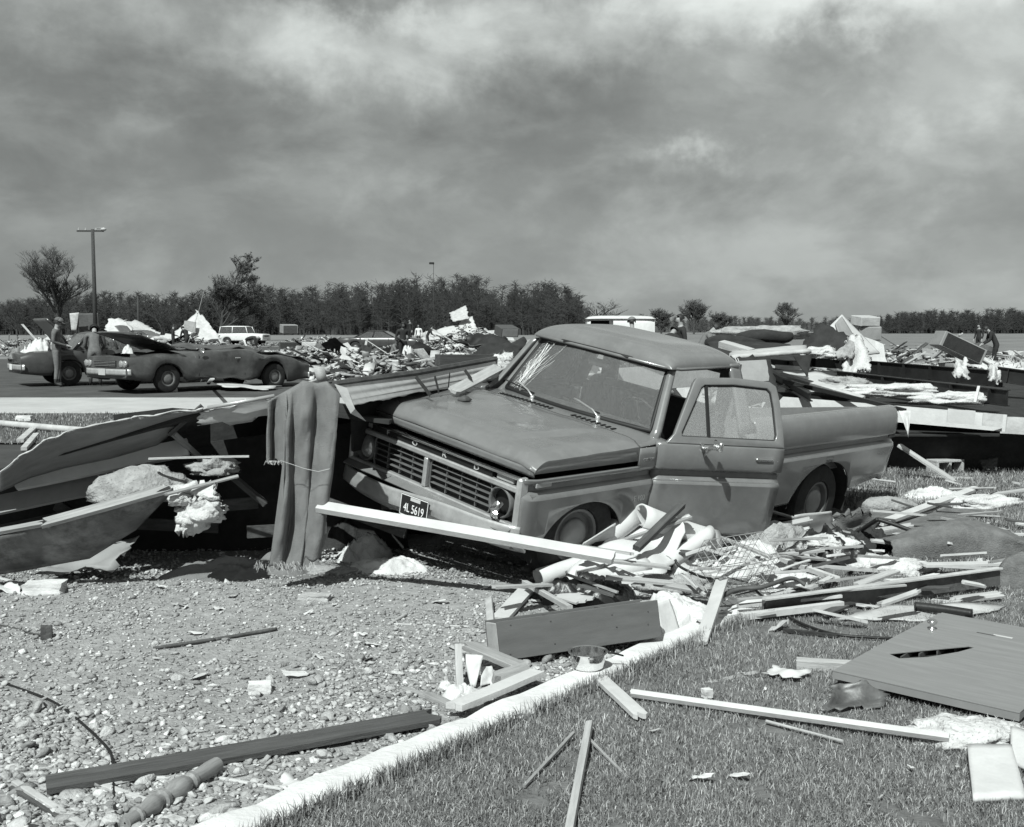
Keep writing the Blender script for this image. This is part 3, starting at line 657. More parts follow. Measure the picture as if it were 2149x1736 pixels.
    for s in (1, -1):
        bar('grille_end', s*.905, s*.955, .625, 1.0, CHROMED, GX-.015, .09, .02)
        # shell of the lamp opening and round lamp
        hlm = Matrix.Translation((GX-.03, s*.765, .785)) @ Matrix.Rotation(R(90), 4, 'Y')
        rg_ = MB(); rg_.lathe([(.108, -.005), (.112, .04), (.102, .052), (.094, .03), (.090, -.02)], 24, hlm); ro_ = rg_.build('headlight_ring', GRILLEP, go, smooth=True)
        if s == -1:
            ln = MB(); ln.lathe([(.09, .02), (.075, .038), (.04, .046), (.001, .048)], 20, hlm); ln.build('headlight', LENS, ro_, smooth=True)
        else:
            cv = MB(); cv.lathe([(.09, -.02), (.08, -.05), (.001, -.06)], 20, hlm); cv.build('headlight_cavity', BLACK, ro_)
            bk = MB(); rb_ = random.Random(2)     # smashed reflector hanging out of the ring
            bk.grid(lambda a, b: (GX+.015+.05*math.sin(a*3)+.012*rb_.uniform(-1, 1), .765+(b-.5)*.085*(1-.4*a)+.01*rb_.uniform(-1, 1), .79-.15*a+.012*rb_.uniform(-1, 1)), 6, 5); bk.build('broken_reflector', CHROME, ro_, solid=.004)
        bar('turn_signal', s*.70, s*.865, .938, .982, LAMPM, GX-.006, .03, .006)
    for y0, y1 in ((-.655, -.065), (.015, .655)):
        for k in range(4):
            z = .716+k*.044; bar('grille_slat', y0, y1, z-.004, z+.004, GRILLEP, GX-.022, .035, .002)
        for k in range(1, 4):
            y = y0+(y1-y0)*k/4; bar('grille_rib', y-.004, y+.004, .675, .890, GRILLEP, GX-.026, .03, .002)
        fr = MB(); pts = []
        for (cy_, cz_, a0) in ((y1-.04, .855, 0), (y0+.04, .855, 90), (y0+.04, .705, 180), (y1-.04, .705, 270)):
            for k in range(4): a = R(a0+30*k); pts.append((GX-.004, cy_+.045*math.cos(a), cz_+.04*math.sin(a)))
        pts.append(pts[0]); fr.tube(pts, .007, 6); fr.build('insert_frame', GRILLEP, go, smooth=True)
    for i, cch in enumerate('FORD'):
        text('letter', cch, .052, GREYL, go, Matrix.Translation((GX+.013, [-.50, -.18, .155, .50][i], .958)) @ Matrix.Rotation(R(90), 4, 'Z') @ Matrix.Rotation(R(90), 4, 'X'), .003, 1.5)
    bu = MB(); n = 26
    def bump(a, b):
        yn = 2*a-1; y = yn*.985; z = .425+.185*b; bend = .05*max(0, yn-.55)**2*5
        x = W+.825-.10*yn**4-.012*(2*b-1)**2*4*(1-b)-.03*(b < .3)
        x += .012*math.sin(b*math.pi)
        return (x-.035*math.exp(-((y-.1)/.12)**2)*(b < .6), y, z+.02+.055*yn+.01*math.sin(y*5))
    bu.grid(bump, n, 8); bo = bu.build('front_bumper', CHROMED, tr, auto=40, solid=.02)
    vl = MB(); vl.grid(lambda a, b: (W+.80-.05*b, (2*a-1)*.93, .62-.14*b*0+.03*b), 8, 2); vl.build('bumper_valance', PAINT, tr, solid=.01)
    PM = Matrix.Translation((W+.862, .045, .545)) @ Matrix.Rotation(R(3), 4, 'X') @ Matrix.Rotation(R(90), 4, 'Z') @ Matrix.Rotation(R(86), 4, 'X')
    pl = MB(); pl.box((0, 0, 0), (.31, .155, .004), ch=.001); po = pl.build('license_plate', PLATEM, tr); po.matrix_local = PM
    pr = MB()
    for c, d in (((0, .073, .003), (.304, .005, .002)), ((0, -.073, .003), (.304, .005, .002)), ((.150, 0, .003), (.005, .15, .002)), ((-.150, 0, .003), (.005, .15, .002))): pr.box(c, d)
    pr.build('plate_rim', PLATEL, po)
    text('plate_number', '4L 5619', .088, PLATEL, po, Matrix.Translation((0, -.018, .003)), .0012, .80)
    vb = MB(); vb.box((.01, .055, .003), (.11, .024, .002)); vb.build('plate_sticker', GREYL, po)
    return tr
TRUCK = build_truck()
# ================================================================ NEAR WRECKAGE
def plank_mb(L, wd, th, broken=(0, 0), seed=0, n=5, bow=0.):
    """sawn board along local x, ends square or splintered, slightly bowed"""
    rr = random.Random(seed); mb = MB(); nx = 6; vs = []
    e0 = [rr.uniform(0, broken[0]) for _ in range(n+1)]; e1 = [rr.uniform(0, broken[1]) for _ in range(n+1)]
    for i in range(nx+1):
        t = i/nx
        for j in range(n+1):
            y = wd*(j/n-.5)*(1+.05*mnoise.noise(Vector((t*3, seed, j > n/2))))+wd*.06*mnoise.noise(Vector((t*1.5, seed, 4))); x0 = e0[j]; x1 = L-e1[j]; x = x0+(x1-x0)*t; z = (bow+.006*L*mnoise.noise(Vector((seed*1.7, 2, 2))))*math.sin(t*math.pi)
            c = .0012 if j in (0, n) else 0
            vs += [(x, y, z+th/2-c), (x, y, z-th/2+c)]
    m = 2*(n+1); ix = lambda i, j, k: i*m+j*2+k; fs = []
    for i in range(nx):
        for j in range(n):
            fs += [(ix(i, j, 0), ix(i+1, j, 0), ix(i+1, j+1, 0), ix(i, j+1, 0)), (ix(i, j, 1), ix(i, j+1, 1), ix(i+1, j+1, 1), ix(i+1, j, 1))]
        fs += [(ix(i, 0, 0), ix(i, 0, 1), ix(i+1, 0, 1), ix(i+1, 0, 0)), (ix(i, n, 0), ix(i+1, n, 0), ix(i+1, n, 1), ix(i, n, 1))]
    for j in range(n):
        fs += [(ix(0, j, 0), ix(0, j+1, 0), ix(0, j+1, 1), ix(0, j, 1)), (ix(nx, j, 0), ix(nx, j, 1), ix(nx, j+1, 1), ix(nx, j+1, 0))]
    mb.add(vs, fs); return mb
_pk = [100]
def plank(name, label, cat, a, b, wd, th, m, roll=0., broken=(0, 0), bow=0., group=None, parent=None):
    _pk[0] += 1; a = Vector(a); b = Vector(b)
    o = plank_mb((b-a).length, wd, th, broken, _pk[0], bow=bow).build(name, m, parent, fix=False)
    o.matrix_world = frame2(a, b, R(roll)); 
    if parent is None: tag(o, label, cat, group)
    else: o.matrix_world = Matrix.Identity(4); o.matrix_local = parent.matrix_world.inverted() @ frame2(a, b, R(roll))
    return o
def sheet(name, label, cat, pts, m, th=.012, parent=None, group=None, nsub=10, warp=.01, ragged=.0, seed=1):
    """panel through 4 world points, subdivided, slightly warped, optionally with torn edges"""
    p = [Vector(q) for q in pts]; c = sum(p, Vector())/4; rr = random.Random(seed)
    nrm = ((p[1]-p[0]).cross(p[3]-p[0])).normalized(); n = nsub
    jag = [[rr.uniform(-ragged, ragged) for _ in range(n+1)] for _ in range(4)]
    def fn(a, b):
        aa = a; bb = b; i, j = round(a*n), round(b*n)
        q = (p[0]*(1-aa)+p[1]*aa)*(1-bb)+(p[3]*(1-aa)+p[2]*aa)*bb
        if ragged:
            if j == n: q = q+(p[3]-p[0]).normalized()*jag[0][i]
            if j == 0: q = q-(p[3]-p[0]).normalized()*jag[1][i]
            if i == n: q = q+(p[1]-p[0]).normalized()*jag[2][j]
            if i == 0: q = q-(p[1]-p[0]).normalized()*jag[3][j]
        w_ = warp*(mnoise.noise(Vector((a*2.3+seed*5, b*2.3, seed))) + .5*math.sin(a*5+seed)*math.sin(b*4))
        return q+nrm*w_-c
    mb = MB(); mb.grid(fn, n, n); o = mb.build(name, m, parent, auto=40, solid=th)
    o.matrix_world = Matrix.Translation(c)
    if parent is None: tag(o, label, cat, group)
    else: o.matrix_local = parent.matrix_world.inverted() @ Matrix.Translation(c)
    return o
def lump(name, label, cat, c, r, m, seed=1, amp=.35, sub=4, fibres=0, fl=.03, rot=0., group=None, parent=None, freq=1.6, flat=-.4):
    v, f = ico(sub); c = Vector(c); rr = np.random.RandomState(seed); out = []
    for p in v:
        q = Vector(p); d = 1+amp*.9*mnoise.noise(q*freq+Vector((seed*3.7, 0, 0)))+amp*.6*mnoise.noise(q*freq*2.3+Vector((0, seed*2.1, 0)))+amp*.3*mnoise.noise(q*freq*6+Vector((0, 0, seed)))+amp*.14*mnoise.noise(q*freq*15+Vector((0, 1, seed)))
        q = q*d; q.z = max(q.z, flat+.05*mnoise.noise(q*4)); out.append((q.x*r[0], q.y*r[1], q.z*r[2]))
    V = np.array(out); F = f
    if fibres:
        idx = rr.randint(0, len(v), fibres); base = V[idx]; nn = v[idx]+rr.normal(0, .5, (fibres, 3)); nn /= np.linalg.norm(nn, axis=1)[:, None]
        sdv = np.cross(nn, rr.normal(size=(fibres, 3))); sdv /= np.linalg.norm(sdv, axis=1)[:, None]+1e-6
        ln = rr.uniform(.3, 1, (fibres, 1))*fl
        FV = np.stack([base-sdv*fl*.06, base+sdv*fl*.06, base+nn*ln], 1).reshape(-1, 3); k = len(V)
        V = np.concatenate([V, FV]); F = np.concatenate([F, k+np.arange(fibres*3).reshape(-1, 3)])
    o = bulk_mesh(name, V, F, m, parent); o.data.polygons.foreach_set('use_smooth', [True]*len(o.data.polygons))
    o.location = c; o.rotation_euler = (0, 0, rot)
    if parent is None: tag(o, label, cat, group)
    return o
def cloth(name, label, cat, c, sx, sy, h, m, seed=1, n=40, th=.006, rot=0., folds=1., group=None):
    """crumpled fabric heap: folded sheet over nothing, ends drooping to the ground"""
    c = Vector(c)
    def fn(a, b):
        x, y = (a-.5), (b-.5); e = max(0, 1-(2*math.hypot(x, y))**2)
        q = Vector((a*3.1+seed*9, b*3.1, seed))
        z = h*e**.7*(.55+.55*mnoise.noise(q*folds*.8))+h*e**.5*(.75*(.33-abs(mnoise.noise(q*1.9*folds+Vector((5, 1, 0)))))+.30*(.33-abs(mnoise.noise(q*4.0*folds)))+.07*(.3-abs(mnoise.noise(q*9*folds))))+h*.03*mnoise.noise(q*11); z = max(z, 0)
        dx = .22*mnoise.noise(q*.8+Vector((3, 7, 1))); dy = .22*mnoise.noise(q*.8+Vector((1, 2, 9)))
        return ((x+dx*(1-e*.5))*sx, (y+dy)*sy, z)
    mb = MB(); mb.grid(fn, n, n); o = mb.build(name, m, smooth=True, solid=th); o.location = c; o.rotation_euler = (0, 0, rot); tag(o, label, cat, group); return o
def roll(name, label, cat, a, b, r, m, arc=300, th=.012, start=0., r2=None, group=None):
    """curled sheet: part of a spiral extruded from a to b"""
    a = Vector(a); b = Vector(b); L = (b-a).length; n = 30; r2 = r2 or r*1.25
    mb = MB(); mb.grid(lambda s, t: (L*t*(1+.04*math.sin(s*7)), (r+(r2-r)*s)*math.cos(R(start+arc*s)), (r+(r2-r)*s)*math.sin(R(start+arc*s))*(1-.12*math.sin(t*3))), n, 8)
    o = mb.build(name, m, smooth=True, solid=th); o.matrix_world = frame2(a, b); tag(o, label, cat, group); return o
def cable(name, label, cat, pts, r, m, n=8):
    P = [Vector(p) for p in pts]; out = []
    for i in range(len(P)-1):
        p0, p1, p2, p3 = P[max(i-1, 0)], P[i], P[i+1], P[min(i+2, len(P)-1)]
        for k in range(n):
            t = k/n; out.append(.5*((2*p1)+(p2-p0)*t+(2*p0-5*p1+4*p2-p3)*t*t+(3*p1-p0-3*p2+p3)*t**3))
    out.append(P[-1]); c = P[0].copy(); mb = MB(); mb.tube([q-c for q in out], r, 6); o = mb.build(name, m, smooth=True); o.location = c; tag(o, label, cat); return o

# ---------------------------------------------------------------- collapsed trailer at the left, seen from its torn-open side
def left_wreck():
    t = empty('collapsed_trailer', at(200, 1180)); bpy.context.view_layer.update()
    tag(t, 'collapsed mobile home wall with torn grey siding and exposed studs sagging beside the gravel', 'wreck')
    # overhanging siding: its torn upper edge leans out over the gravel
    top = [(0, 992, 7.35), (62, 945, 7.40), (134, 908, 7.45), (235, 886, 7.5), (330, 870, 7.55), (426, 858, 7.6)]
    bot = [(0, 1030, 7.75), (62, 1004, 7.8), (134, 985, 7.85), (235, 965, 7.9), (330, 935, 7.95), (358, 908, 8.0)]
    rr = random.Random(5); mb = MB(); nn = 40
    def li(L, s):
        k = min(int(s*(len(L)-1)), len(L)-2); f = s*(len(L)-1)-k; return [L[k][i]+(L[k+1][i]-L[k][i])*f for i in range(3)]
    def fn(a, b):
        p, q = li(top, a), li(bot, a); e = (6*mnoise.noise(Vector((a*12, 2, 5)))+rr.uniform(-.8, .8) if b == 0 else 0)
        c = [p[i]+(q[i]-p[i])*b for i in range(3)]; return aty(c[0]-40*(1-a)*0, c[1]+e, c[2]-.04*math.sin(b*math.pi))-t.location
    mb.grid(fn, nn, 8); mb.build('siding_panel', ALUD, t, auto=40, solid=.018)
    ed = MB(); pts = [aty(li(top, i/60)[0], li(top, i/60)[1]-1+6*mnoise.noise(Vector((i/60*12, 2, 5))), li(top, i/60)[2]-.01)-t.location for i in range(61)]
    ed.tube(pts, [.003+.007*rr.random() for _ in pts], 5); ed.build('torn_edge', WHD, t)
    # left continuation of the roof outside the frame and the deck and back wall, added to keep the inside dark
    dk = MB(); dk.grid(lambda a, b: Vector(aty(-160+600*a, 1035-175*a+14*b, 7.62+1.3*b))-Vector((0, 0, .25*b))-t.location, 10, 4); dk.build('shade_deck', BLACKM, t, solid=.03)
    bw = MB(); bw.grid(lambda a, b: Vector((-4.6+3.75*a, 8.75+.1*a, (.62+.5*a)*b-.02))-t.location, 8, 4); bw.build('dark_backwall', BLACKM, t, solid=.03)
    plank('stud', None, None, aty(30, 1012, 7.78), aty(395, 938, 7.95), .13, .045, GREYL, 62, (.03, .0), parent=t)
    plank('stud', None, None, aty(-40, 1068, 7.85), aty(300, 998, 8.0), .14, .045, GREYP, 62, (.0, .05), parent=t)
    plank('stud', None, None, aty(-40, 1128, 8.1), aty(250, 1064, 8.3), .12, .045, WOODD, 60, (.0, .05), parent=t)
    plank('rafter', None, None, aty(358, 905, 7.75), aty(445, 985, 8.2), .05, .04, WOODG, 20, (.03, .05), parent=t)
    plank('rafter', None, None, aty(470, 985, 8.1), aty(560, 1060, 8.2), .06, .04, WOODD, 20, (.03, .05), parent=t)
    plank('rafter', None, None, aty(355, 912, 7.72), aty(424, 852, 7.74), .035, .03, WOODD, 20, parent=t)
    # pale metal strip with a conduit on its top edge, behind the hanging carpet
    sheet('metal_fascia', None, None, [aty(420, 896, 7.65), aty(575, 872, 7.75), aty(575, 832, 7.7), aty(420, 862, 7.6)], ALU, .006, t, warp=.012, ragged=.03, seed=4)
    cd = MB(); cd.tube([aty(436, 856, 7.6)-t.location, aty(500, 845, 7.6)-t.location, aty(576, 831, 7.65)-t.location], .014, 8); cd.build('conduit', ALU, t, smooth=True)
    # stained sheet metal curling down to a point, with splintered batten on top
    T2 = [(-30, 1132, 7.25), (50, 1114, 7.25), (100, 1100, 7.25), (188, 1081, 7.25), (280, 1053, 7.25), (364, 1024, 7.3)]
    B2 = [(-30, 1210, 7.6), (50, 1198, 7.6), (100, 1188, 7.6), (188, 1172, 7.58), (285, 1112, 7.5), (366, 1028, 7.32)]
    mb = MB(); mb.grid(lambda a, b: (lambda p, q: aty(*[p[i]+(q[i]-p[i])*b for i in range(3)])+Vector((0, -.05*math.sin(b*3.1), 0))-t.location)(li(T2, a), li(B2, a)), 30, 10); mb.build('skirting_sheet', TIN, t, smooth=True, solid=.006)
    plank('batten', None, None, aty(84, 1100, 7.22), aty(366, 1022, 7.28), .075, .03, WOODG, 35, (.06, .12), parent=t)
    plank('batten', None, None, aty(-40, 1122, 7.25), aty(95, 1098, 7.25), .04, .03, WOODG, 35, (.0, .06), parent=t)
    sheet('torn_lining', None, None, [aty(80, 1205, 7.6), aty(240, 1196, 7.7), aty(300, 1120, 7.9), aty(110, 1190, 7.9)], GREYP, .006, t, warp=.05, ragged=.04, seed=9)
    mb = MB(); rr2 = random.Random(9)
    for k in range(7): mb.box((0, 0, 0), (rr2.uniform(.5, 1.1), .03, .09), Matrix.Translation(Vector((-3.2+.5*k, 8.3+rr2.uniform(-.2, .2), .25+rr2.uniform(0, .3)))-t.location) @ Matrix.Rotation(rr2.uniform(-.6, .6), 4, 'Y') @ Matrix.Rotation(rr2.uniform(-.4, .4), 4, 'Z'))
    mb.build('fallen_framing', WOODD, t)
    return t
LW = left_wreck()
lump('insulation_batt', 'large sagging hump of grey insulation bulging out of the collapsed wall', 'insulation', aty(300, 1030, 7.75), (.34, .16, .17), INSG, 3, .25, 4, 900, .02, rot=.2)
def torn_wad():
    t = empty('torn_insulation', aty(402, 1070, 7.35)); bpy.context.view_layer.update(); tag(t, 'bright torn wad of insulation hanging over the stained metal sheet', 'insulation')
    for k, (q, y) in enumerate(((((345, 1036), (462, 1050), (456, 1022), (352, 1020)), 7.32), (((372, 1120), (425, 1116), (462, 1040), (375, 1030)), 7.36), (((378, 1082), (466, 1098), (460, 1056), (400, 1046)), 7.28), (((398, 1108), (468, 1078), (466, 1060), (410, 1064)), 7.31))):
        sheet('wool_layer', None, None, [aty(u, v, y+.04*(i < 2)) for i, (u, v) in enumerate(q)], INS, .035, t, warp=.07, ragged=.035, seed=60+k, nsub=16)
    for k, (u, v) in enumerate(((392, 1090), (440, 1072), (375, 1046))): lump('wool_clump', None, None, aty(u, v, 7.30)-t.location, (.07, .05, .055), INS, 90+k, .5, 3, 150, .012, parent=t, freq=2.2, flat=-1)
torn_wad()
lump('insulation_batt', 'small grey insulation scrap under the thin stick in the collapsed wall', 'insulation', aty(446, 985, 7.9), (.17, .12, .08), INSG, 6, .5, 4, 500, .02)
plank('lath', 'thin pale lath poking level out of the collapsed wall', 'lath', aty(312, 963, 7.6), aty(523, 958, 7.6), .02, .015, WOOD)
plank('lath', 'splintered lath slanting over the bright torn insulation wad', 'lath', aty(340, 1040, 7.2), aty(500, 999, 7.4), .028, .014, WOODG, 20, (.05, .0))
# ---------------------------------------------------------------- eave of the wreck that carries on to the truck's windshield
def eave():
    t = empty('torn_eave', aty(880, 830, 8.6)); bpy.context.view_layer.update()
    tag(t, 'torn strip of metal roof eave lying across the truck nose up to its windshield', 'eave')
    L = [(702, 806, 7.75), (870, 783, 8.6), (1046, 752, 9.9)]; Bt = [(738, 852, 7.72), (870, 826, 8.5), (1052, 792, 9.8)]
    def li(l, s):
        k = min(int(s*2), 1); f = s*2-k; return [l[k][i]+(l[k+1][i]-l[k][i])*f for i in range(3)]
    rr = random.Random(3)
    def fn(a, b):
        p, q = li(L, a), li(Bt, a); rib = .010*math.sin(b*19)*(b < .8)
        c = [p[i]+(q[i]-p[i])*b for i in range(3)]
        if b == 1: c[1] += 5*mnoise.noise(Vector((a*9, 3, 1)))+rr.uniform(-1, 1)
        return aty(*c)+Vector((0, -rib, 0))-t.location
    mb = MB(); mb.grid(fn, 40, 20); mb.build('eave_siding', ALU, t, auto=30, solid=.005)
    tp = MB(); tp.tube([aty(li(L, i/20)[0], li(L, i/20)[1], li(L, i/20)[2])-t.location for i in range(21)], .026, 6); tp.build('eave_rail', RUST, t)
    dk = MB(); dk.grid(lambda a, b: aty(*[x+y for x, y in zip(li(L, a), (0, 5, 1.25*b))])-t.location, 12, 3); dk.build('shade_deck', BLACKM, t, solid=.025)  # black sheet added to shade the gap behind the eave
    un = MB(); un.grid(lambda a, b: (aty(*[x+y for x, y in zip(li(Bt, a*.62), (0, 0, .35+.3*b))])-Vector((0, 0, .35*b))-t.location), 10, 4); un.build('shade_soffit', BLACKM, t, solid=.02)  # black sheet added below the eave to keep the gap dark
    tn = MB(); tn.add([aty(702, 806, 7.74)-t.location, aty(728, 815, 7.76)-t.location, aty(745, 858, 7.7)-t.location, aty(768, 884, 7.8)-t.location, aty(736, 868, 7.7)-t.location], [(0, 1, 2), (0, 2, 4), (2, 3, 4)]); tn.build('torn_tip', ALU, t, solid=.006)
    for k, (a, b) in enumerate((((872, 790), (905, 832)), ((912, 788), (922, 826)), ((944, 782), (940, 822)), ((975, 776), (992, 800)))):
        plank('slant_strip', None, None, aty(a[0], a[1], 8.42+.2*k), aty(b[0], b[1], 8.36+.2*k), .03, .003, DARKC, 90, (.01, .03), parent=t)  # thin dark strips slanting across the eave siding
eave()
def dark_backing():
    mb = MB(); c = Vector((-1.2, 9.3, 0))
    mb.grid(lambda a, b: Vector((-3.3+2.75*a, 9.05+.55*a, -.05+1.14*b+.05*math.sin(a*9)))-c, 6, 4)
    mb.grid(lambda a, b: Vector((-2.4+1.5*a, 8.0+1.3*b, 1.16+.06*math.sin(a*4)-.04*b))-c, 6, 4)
    o = mb.build('backing_sheets', BLACKM, solid=.03); o.location = c  # black sheets added so the gap beside the truck stays dark
    tag(o, 'black sheets added behind the hanging grey carpet to keep the gap dark', 'backing sheet')
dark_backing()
plank('splintered_plank', 'pale splintered plank resting against the windshield corner', 'plank', aty(949, 822, 8.6), aty(1046, 772, 9.7), .10, .025, WOOD, 25, (.05, .0))
plank('gutter_beam', 'dark grey square beam balanced level behind the truck hood', 'beam', aty(918, 755, 10.2), aty(1062, 756, 10.6), .10, .10, WOODD, 0)
lump('insulation_tuft', 'pale insulation tuft snagged at the windshield corner', 'insulation', aty(1056, 762, 9.9), (.10, .08, .10), INS, 21, .5, 3, 400, .03, flat=-1)
# ---------------------------------------------------------------- hanging carpet
def carpet_drape():
    lefte = [(0, 566), (.07, 562), (.3, 556), (.45, 556), (.7, 556), (.9, 540), (1, 528)]; righte = [(0, 706), (.07, 713), (.3, 704), (.5, 696), (.7, 684), (1, 668)]
    ip = lambda L, t: float(np.interp(t, [p[0] for p in L], [p[1] for p in L]))
    rr = random.Random(6); n, m = 96, 72; c = aty(630, 1000, 7.4)
    def topv(s): return float(np.interp(s, [0, .12, .45, .5, .72, .86, 1], [842, 832, 806, 800, 806, 802, 826]))
    def botv(s): return 966+3*math.sin(s*60) if s < .27 else 1192+5*math.sin(s*37)-18*(s > .8)
    def fn(a, b):
        s, t = a, b
        if t < .10:                                     # part laid back over the eave
            q = (.10-t)/.10; u = ip(lefte, 0)+(ip(righte, 0)-ip(lefte, 0))*s; p = aty(u, topv(s)+2*q, 7.42+.30*q); return p-c-Vector((0, 0, .04*q*q))
        t2 = (t-.10)/.90; v = topv(s)+(botv(s)-topv(s))*t2; tt = (v-800)/392
        u = ip(lefte, tt)+(ip(righte, tt)-ip(lefte, tt))*s
        sw = s+.10*math.sin(tt*2.6+1)*s*(1-s)*4*.5
        d1 = math.cos(2*math.pi*(3.3*sw-.25*tt)+.9*math.sin(tt*2.1)); d2 = math.cos(2*math.pi*(1.7*sw+.5*tt)+1.1)
        dp = .032*math.copysign(abs(d1)**.75, d1)+.030*d2+.045*mnoise.noise(Vector((s*4, tt*3.4, 2)))+.020*mnoise.noise(Vector((s*9, tt*8, 5)))+.006*mnoise.noise(Vector((s*24, tt*20, 5)))
        u += 4*math.sin(2*math.pi*3.3*sw+.9)*min(1, t2*4)
        return aty(u, v, 7.40-dp*min(1, .25+t2*4)*(1-.2*tt))-c
    mb = MB(); mb.grid(fn, n, m); o = mb.build('hanging_carpet', FELT, smooth=True, solid=.012); o.location = c
    tag(o, 'grey carpet draped in heavy folds over the torn eave down to the gravel', 'carpet')
    fr = MB(); rr = random.Random(2)
    for k in range(90):
        u = 535+rr.random()*128; p = aty(u, 1184+rr.uniform(-8, 6), 7.36); fr.tube([p-c, p-c+Vector((rr.uniform(-.02, .02), -.01, -rr.uniform(.01, .05)))], .0015, 3)
    for k in range(60):
        u = 556+rr.random()*36; p = aty(u, 967, 7.36); fr.tube([p-c, p-c+Vector((rr.uniform(-.015, .015), -.008, -rr.uniform(.005, .03)))], .0012, 3)
    fr.build('frayed_threads', WHD, o)
    th = MB(); th.tube([aty(x, y, 7.27)-c for x, y in ((589, 967), (610, 974), (640, 984), (668, 990), (692, 984))], .0022, 4); th.build('thread', WHD, o)
carpet_drape()
def carpet_foot():
    for k, (c, sx, sy, h, rot, lab) in enumerate(((at(495, 1210), 1.0, .42, .16, .25, 'crumpled tail of grey carpet trailing left over the gravel'), (at(600, 1198), .5, .45, .13, -.3, 'bunched carpet end under the hanging folds'))):
        cloth('carpet_end', lab, 'carpet', c, sx, sy, h, FELT, 5+k, 44, .012, rot, .7)
carpet_foot()
lump('insulation_batt', 'flat torn insulation batt lying on gravel beside the hanging carpet', 'insulation', at(690, 1198), (.28, .13, .045), INSG, 8, .35, 4, 900, .02, rot=.1)
cloth('crumpled_sheet', 'crumpled white plastic sheet standing up under the bumper end', 'sheet', at(758, 1172), .46, .40, .20, CLOTH, 14, 40, .004, .4, 1.2)
cloth('crumpled_sheet', 'low white crumpled cloth lying on the gravel in front of the bumper', 'cloth', at(812, 1195), .56, .36, .11, CLOTH, 17, 40, .004, -.2, 1.1)
cloth('hanging_rag', 'dark limp rag heaped in the shade behind the white sheet', 'rag', at(725, 1150, .0), .4, .3, .35, DARKC, 19, 30, .004, .1, 1.)
# concrete chunk and paper at far left
def chunk(name, label, cat, c, d, m, seed=1, rot=0., tilt=0.):
    bm = bmesh.new(); bmesh.ops.create_cube(bm, size=1); bmesh.ops.subdivide_edges(bm, edges=bm.edges[:], cuts=3, use_grid_fill=True)
    rr = random.Random(seed); me = bpy.data.meshes.new(name)
    for v in bm.verts:
        q = v.co.copy(); n_ = mnoise.noise(q*2.5+Vector((seed, 0, 0)))*.16+mnoise.noise(q*7+Vector((seed, 3, 0)))*.06
        v.co = Vector((q.x*d[0], q.y*d[1], q.z*d[2]))*(1+n_)
    bm.to_mesh(me); bm.free(); me.materials.append(m); o = bpy.data.objects.new(name, me); C.objects.link(o); o.location = Vector(c)+Vector((0, 0, d[2]*.42)); o.rotation_euler = (tilt, 0, rot); tag(o, label, cat); return o
chunk('concrete_chunk', 'pale broken concrete chunk lying before the stained metal sheet', 'concrete chunk', at(93, 1246), (.26, .15, .085), CONC, 3, .1)
sheet('cardboard_scrap', 'bent pale cardboard lying left of the broken concrete chunk', 'cardboard', [at(-8, 1242, .01), at(48, 1248, .015), at(40, 1226, .05), at(-8, 1222, .04)], PAPER, .004, warp=.03, ragged=.02)
plank('lath', 'thin white lath leaning towards the broken concrete chunk', 'lath', at(-6, 1212, .02), at(58, 1228, .015), .03, .01, WH)
# ---------------------------------------------------------------- timber over the bumper, gravel litter
plank('white_board', 'long white two-by-four slanting across the truck bumper and license plate', 'board', aty(668, 1063, 7.36), aty(1292, 1172, 6.80), .085, .042, WH, 28, (.0, .02))
plank('dark_board', 'long dark-topped board with pale edge lying across the gravel to the edging', 'board', at(97, 1647, .035), at(922, 1502, .06), .125, .026, WOODD, 4, (.0, .05))
plank('board_edge', 'narrow white batten tucked under the near edge of the dark board', 'batten', at(108, 1660, .018), at(885, 1517, .035), .02, .022, WH, 0, (.0, .04))
def turned_post():
    a, b = at(262, 1728, .04), at(456, 1604, .05); L = (b-a).length
    prof = [(.004, 0), (.026, 0), (.026, .10), (.034, .11), (.034, .13), (.024, .14), (.03, .20), (.037, .26), (.037, .30), (.026, .33), (.026, .36), (.038, .37), (.038, .40), (.024, .42), (.040, .50), (.044, .56), (.036, .62), (.026, .66), (.036, .68), (.036, .71), (.026, .73), (.030, .80), (.033, .90), (.030, 1), (.004, 1)]
    mb = MB(); mb.lathe([(r_, h*L) for r_, h in prof], 18); o = mb.build('turned_table_leg', mat('stained_wood', .20, .5, .3, 4, .1, 30, stretch=(14, 14, 1.2)), auto=40)
    o.matrix_world = frame2(a, b) @ Matrix.Rotation(R(90), 4, 'Y'); tag(o, 'turned wooden table leg lying among the gravel near the dark board', 'table leg')
turned_post()
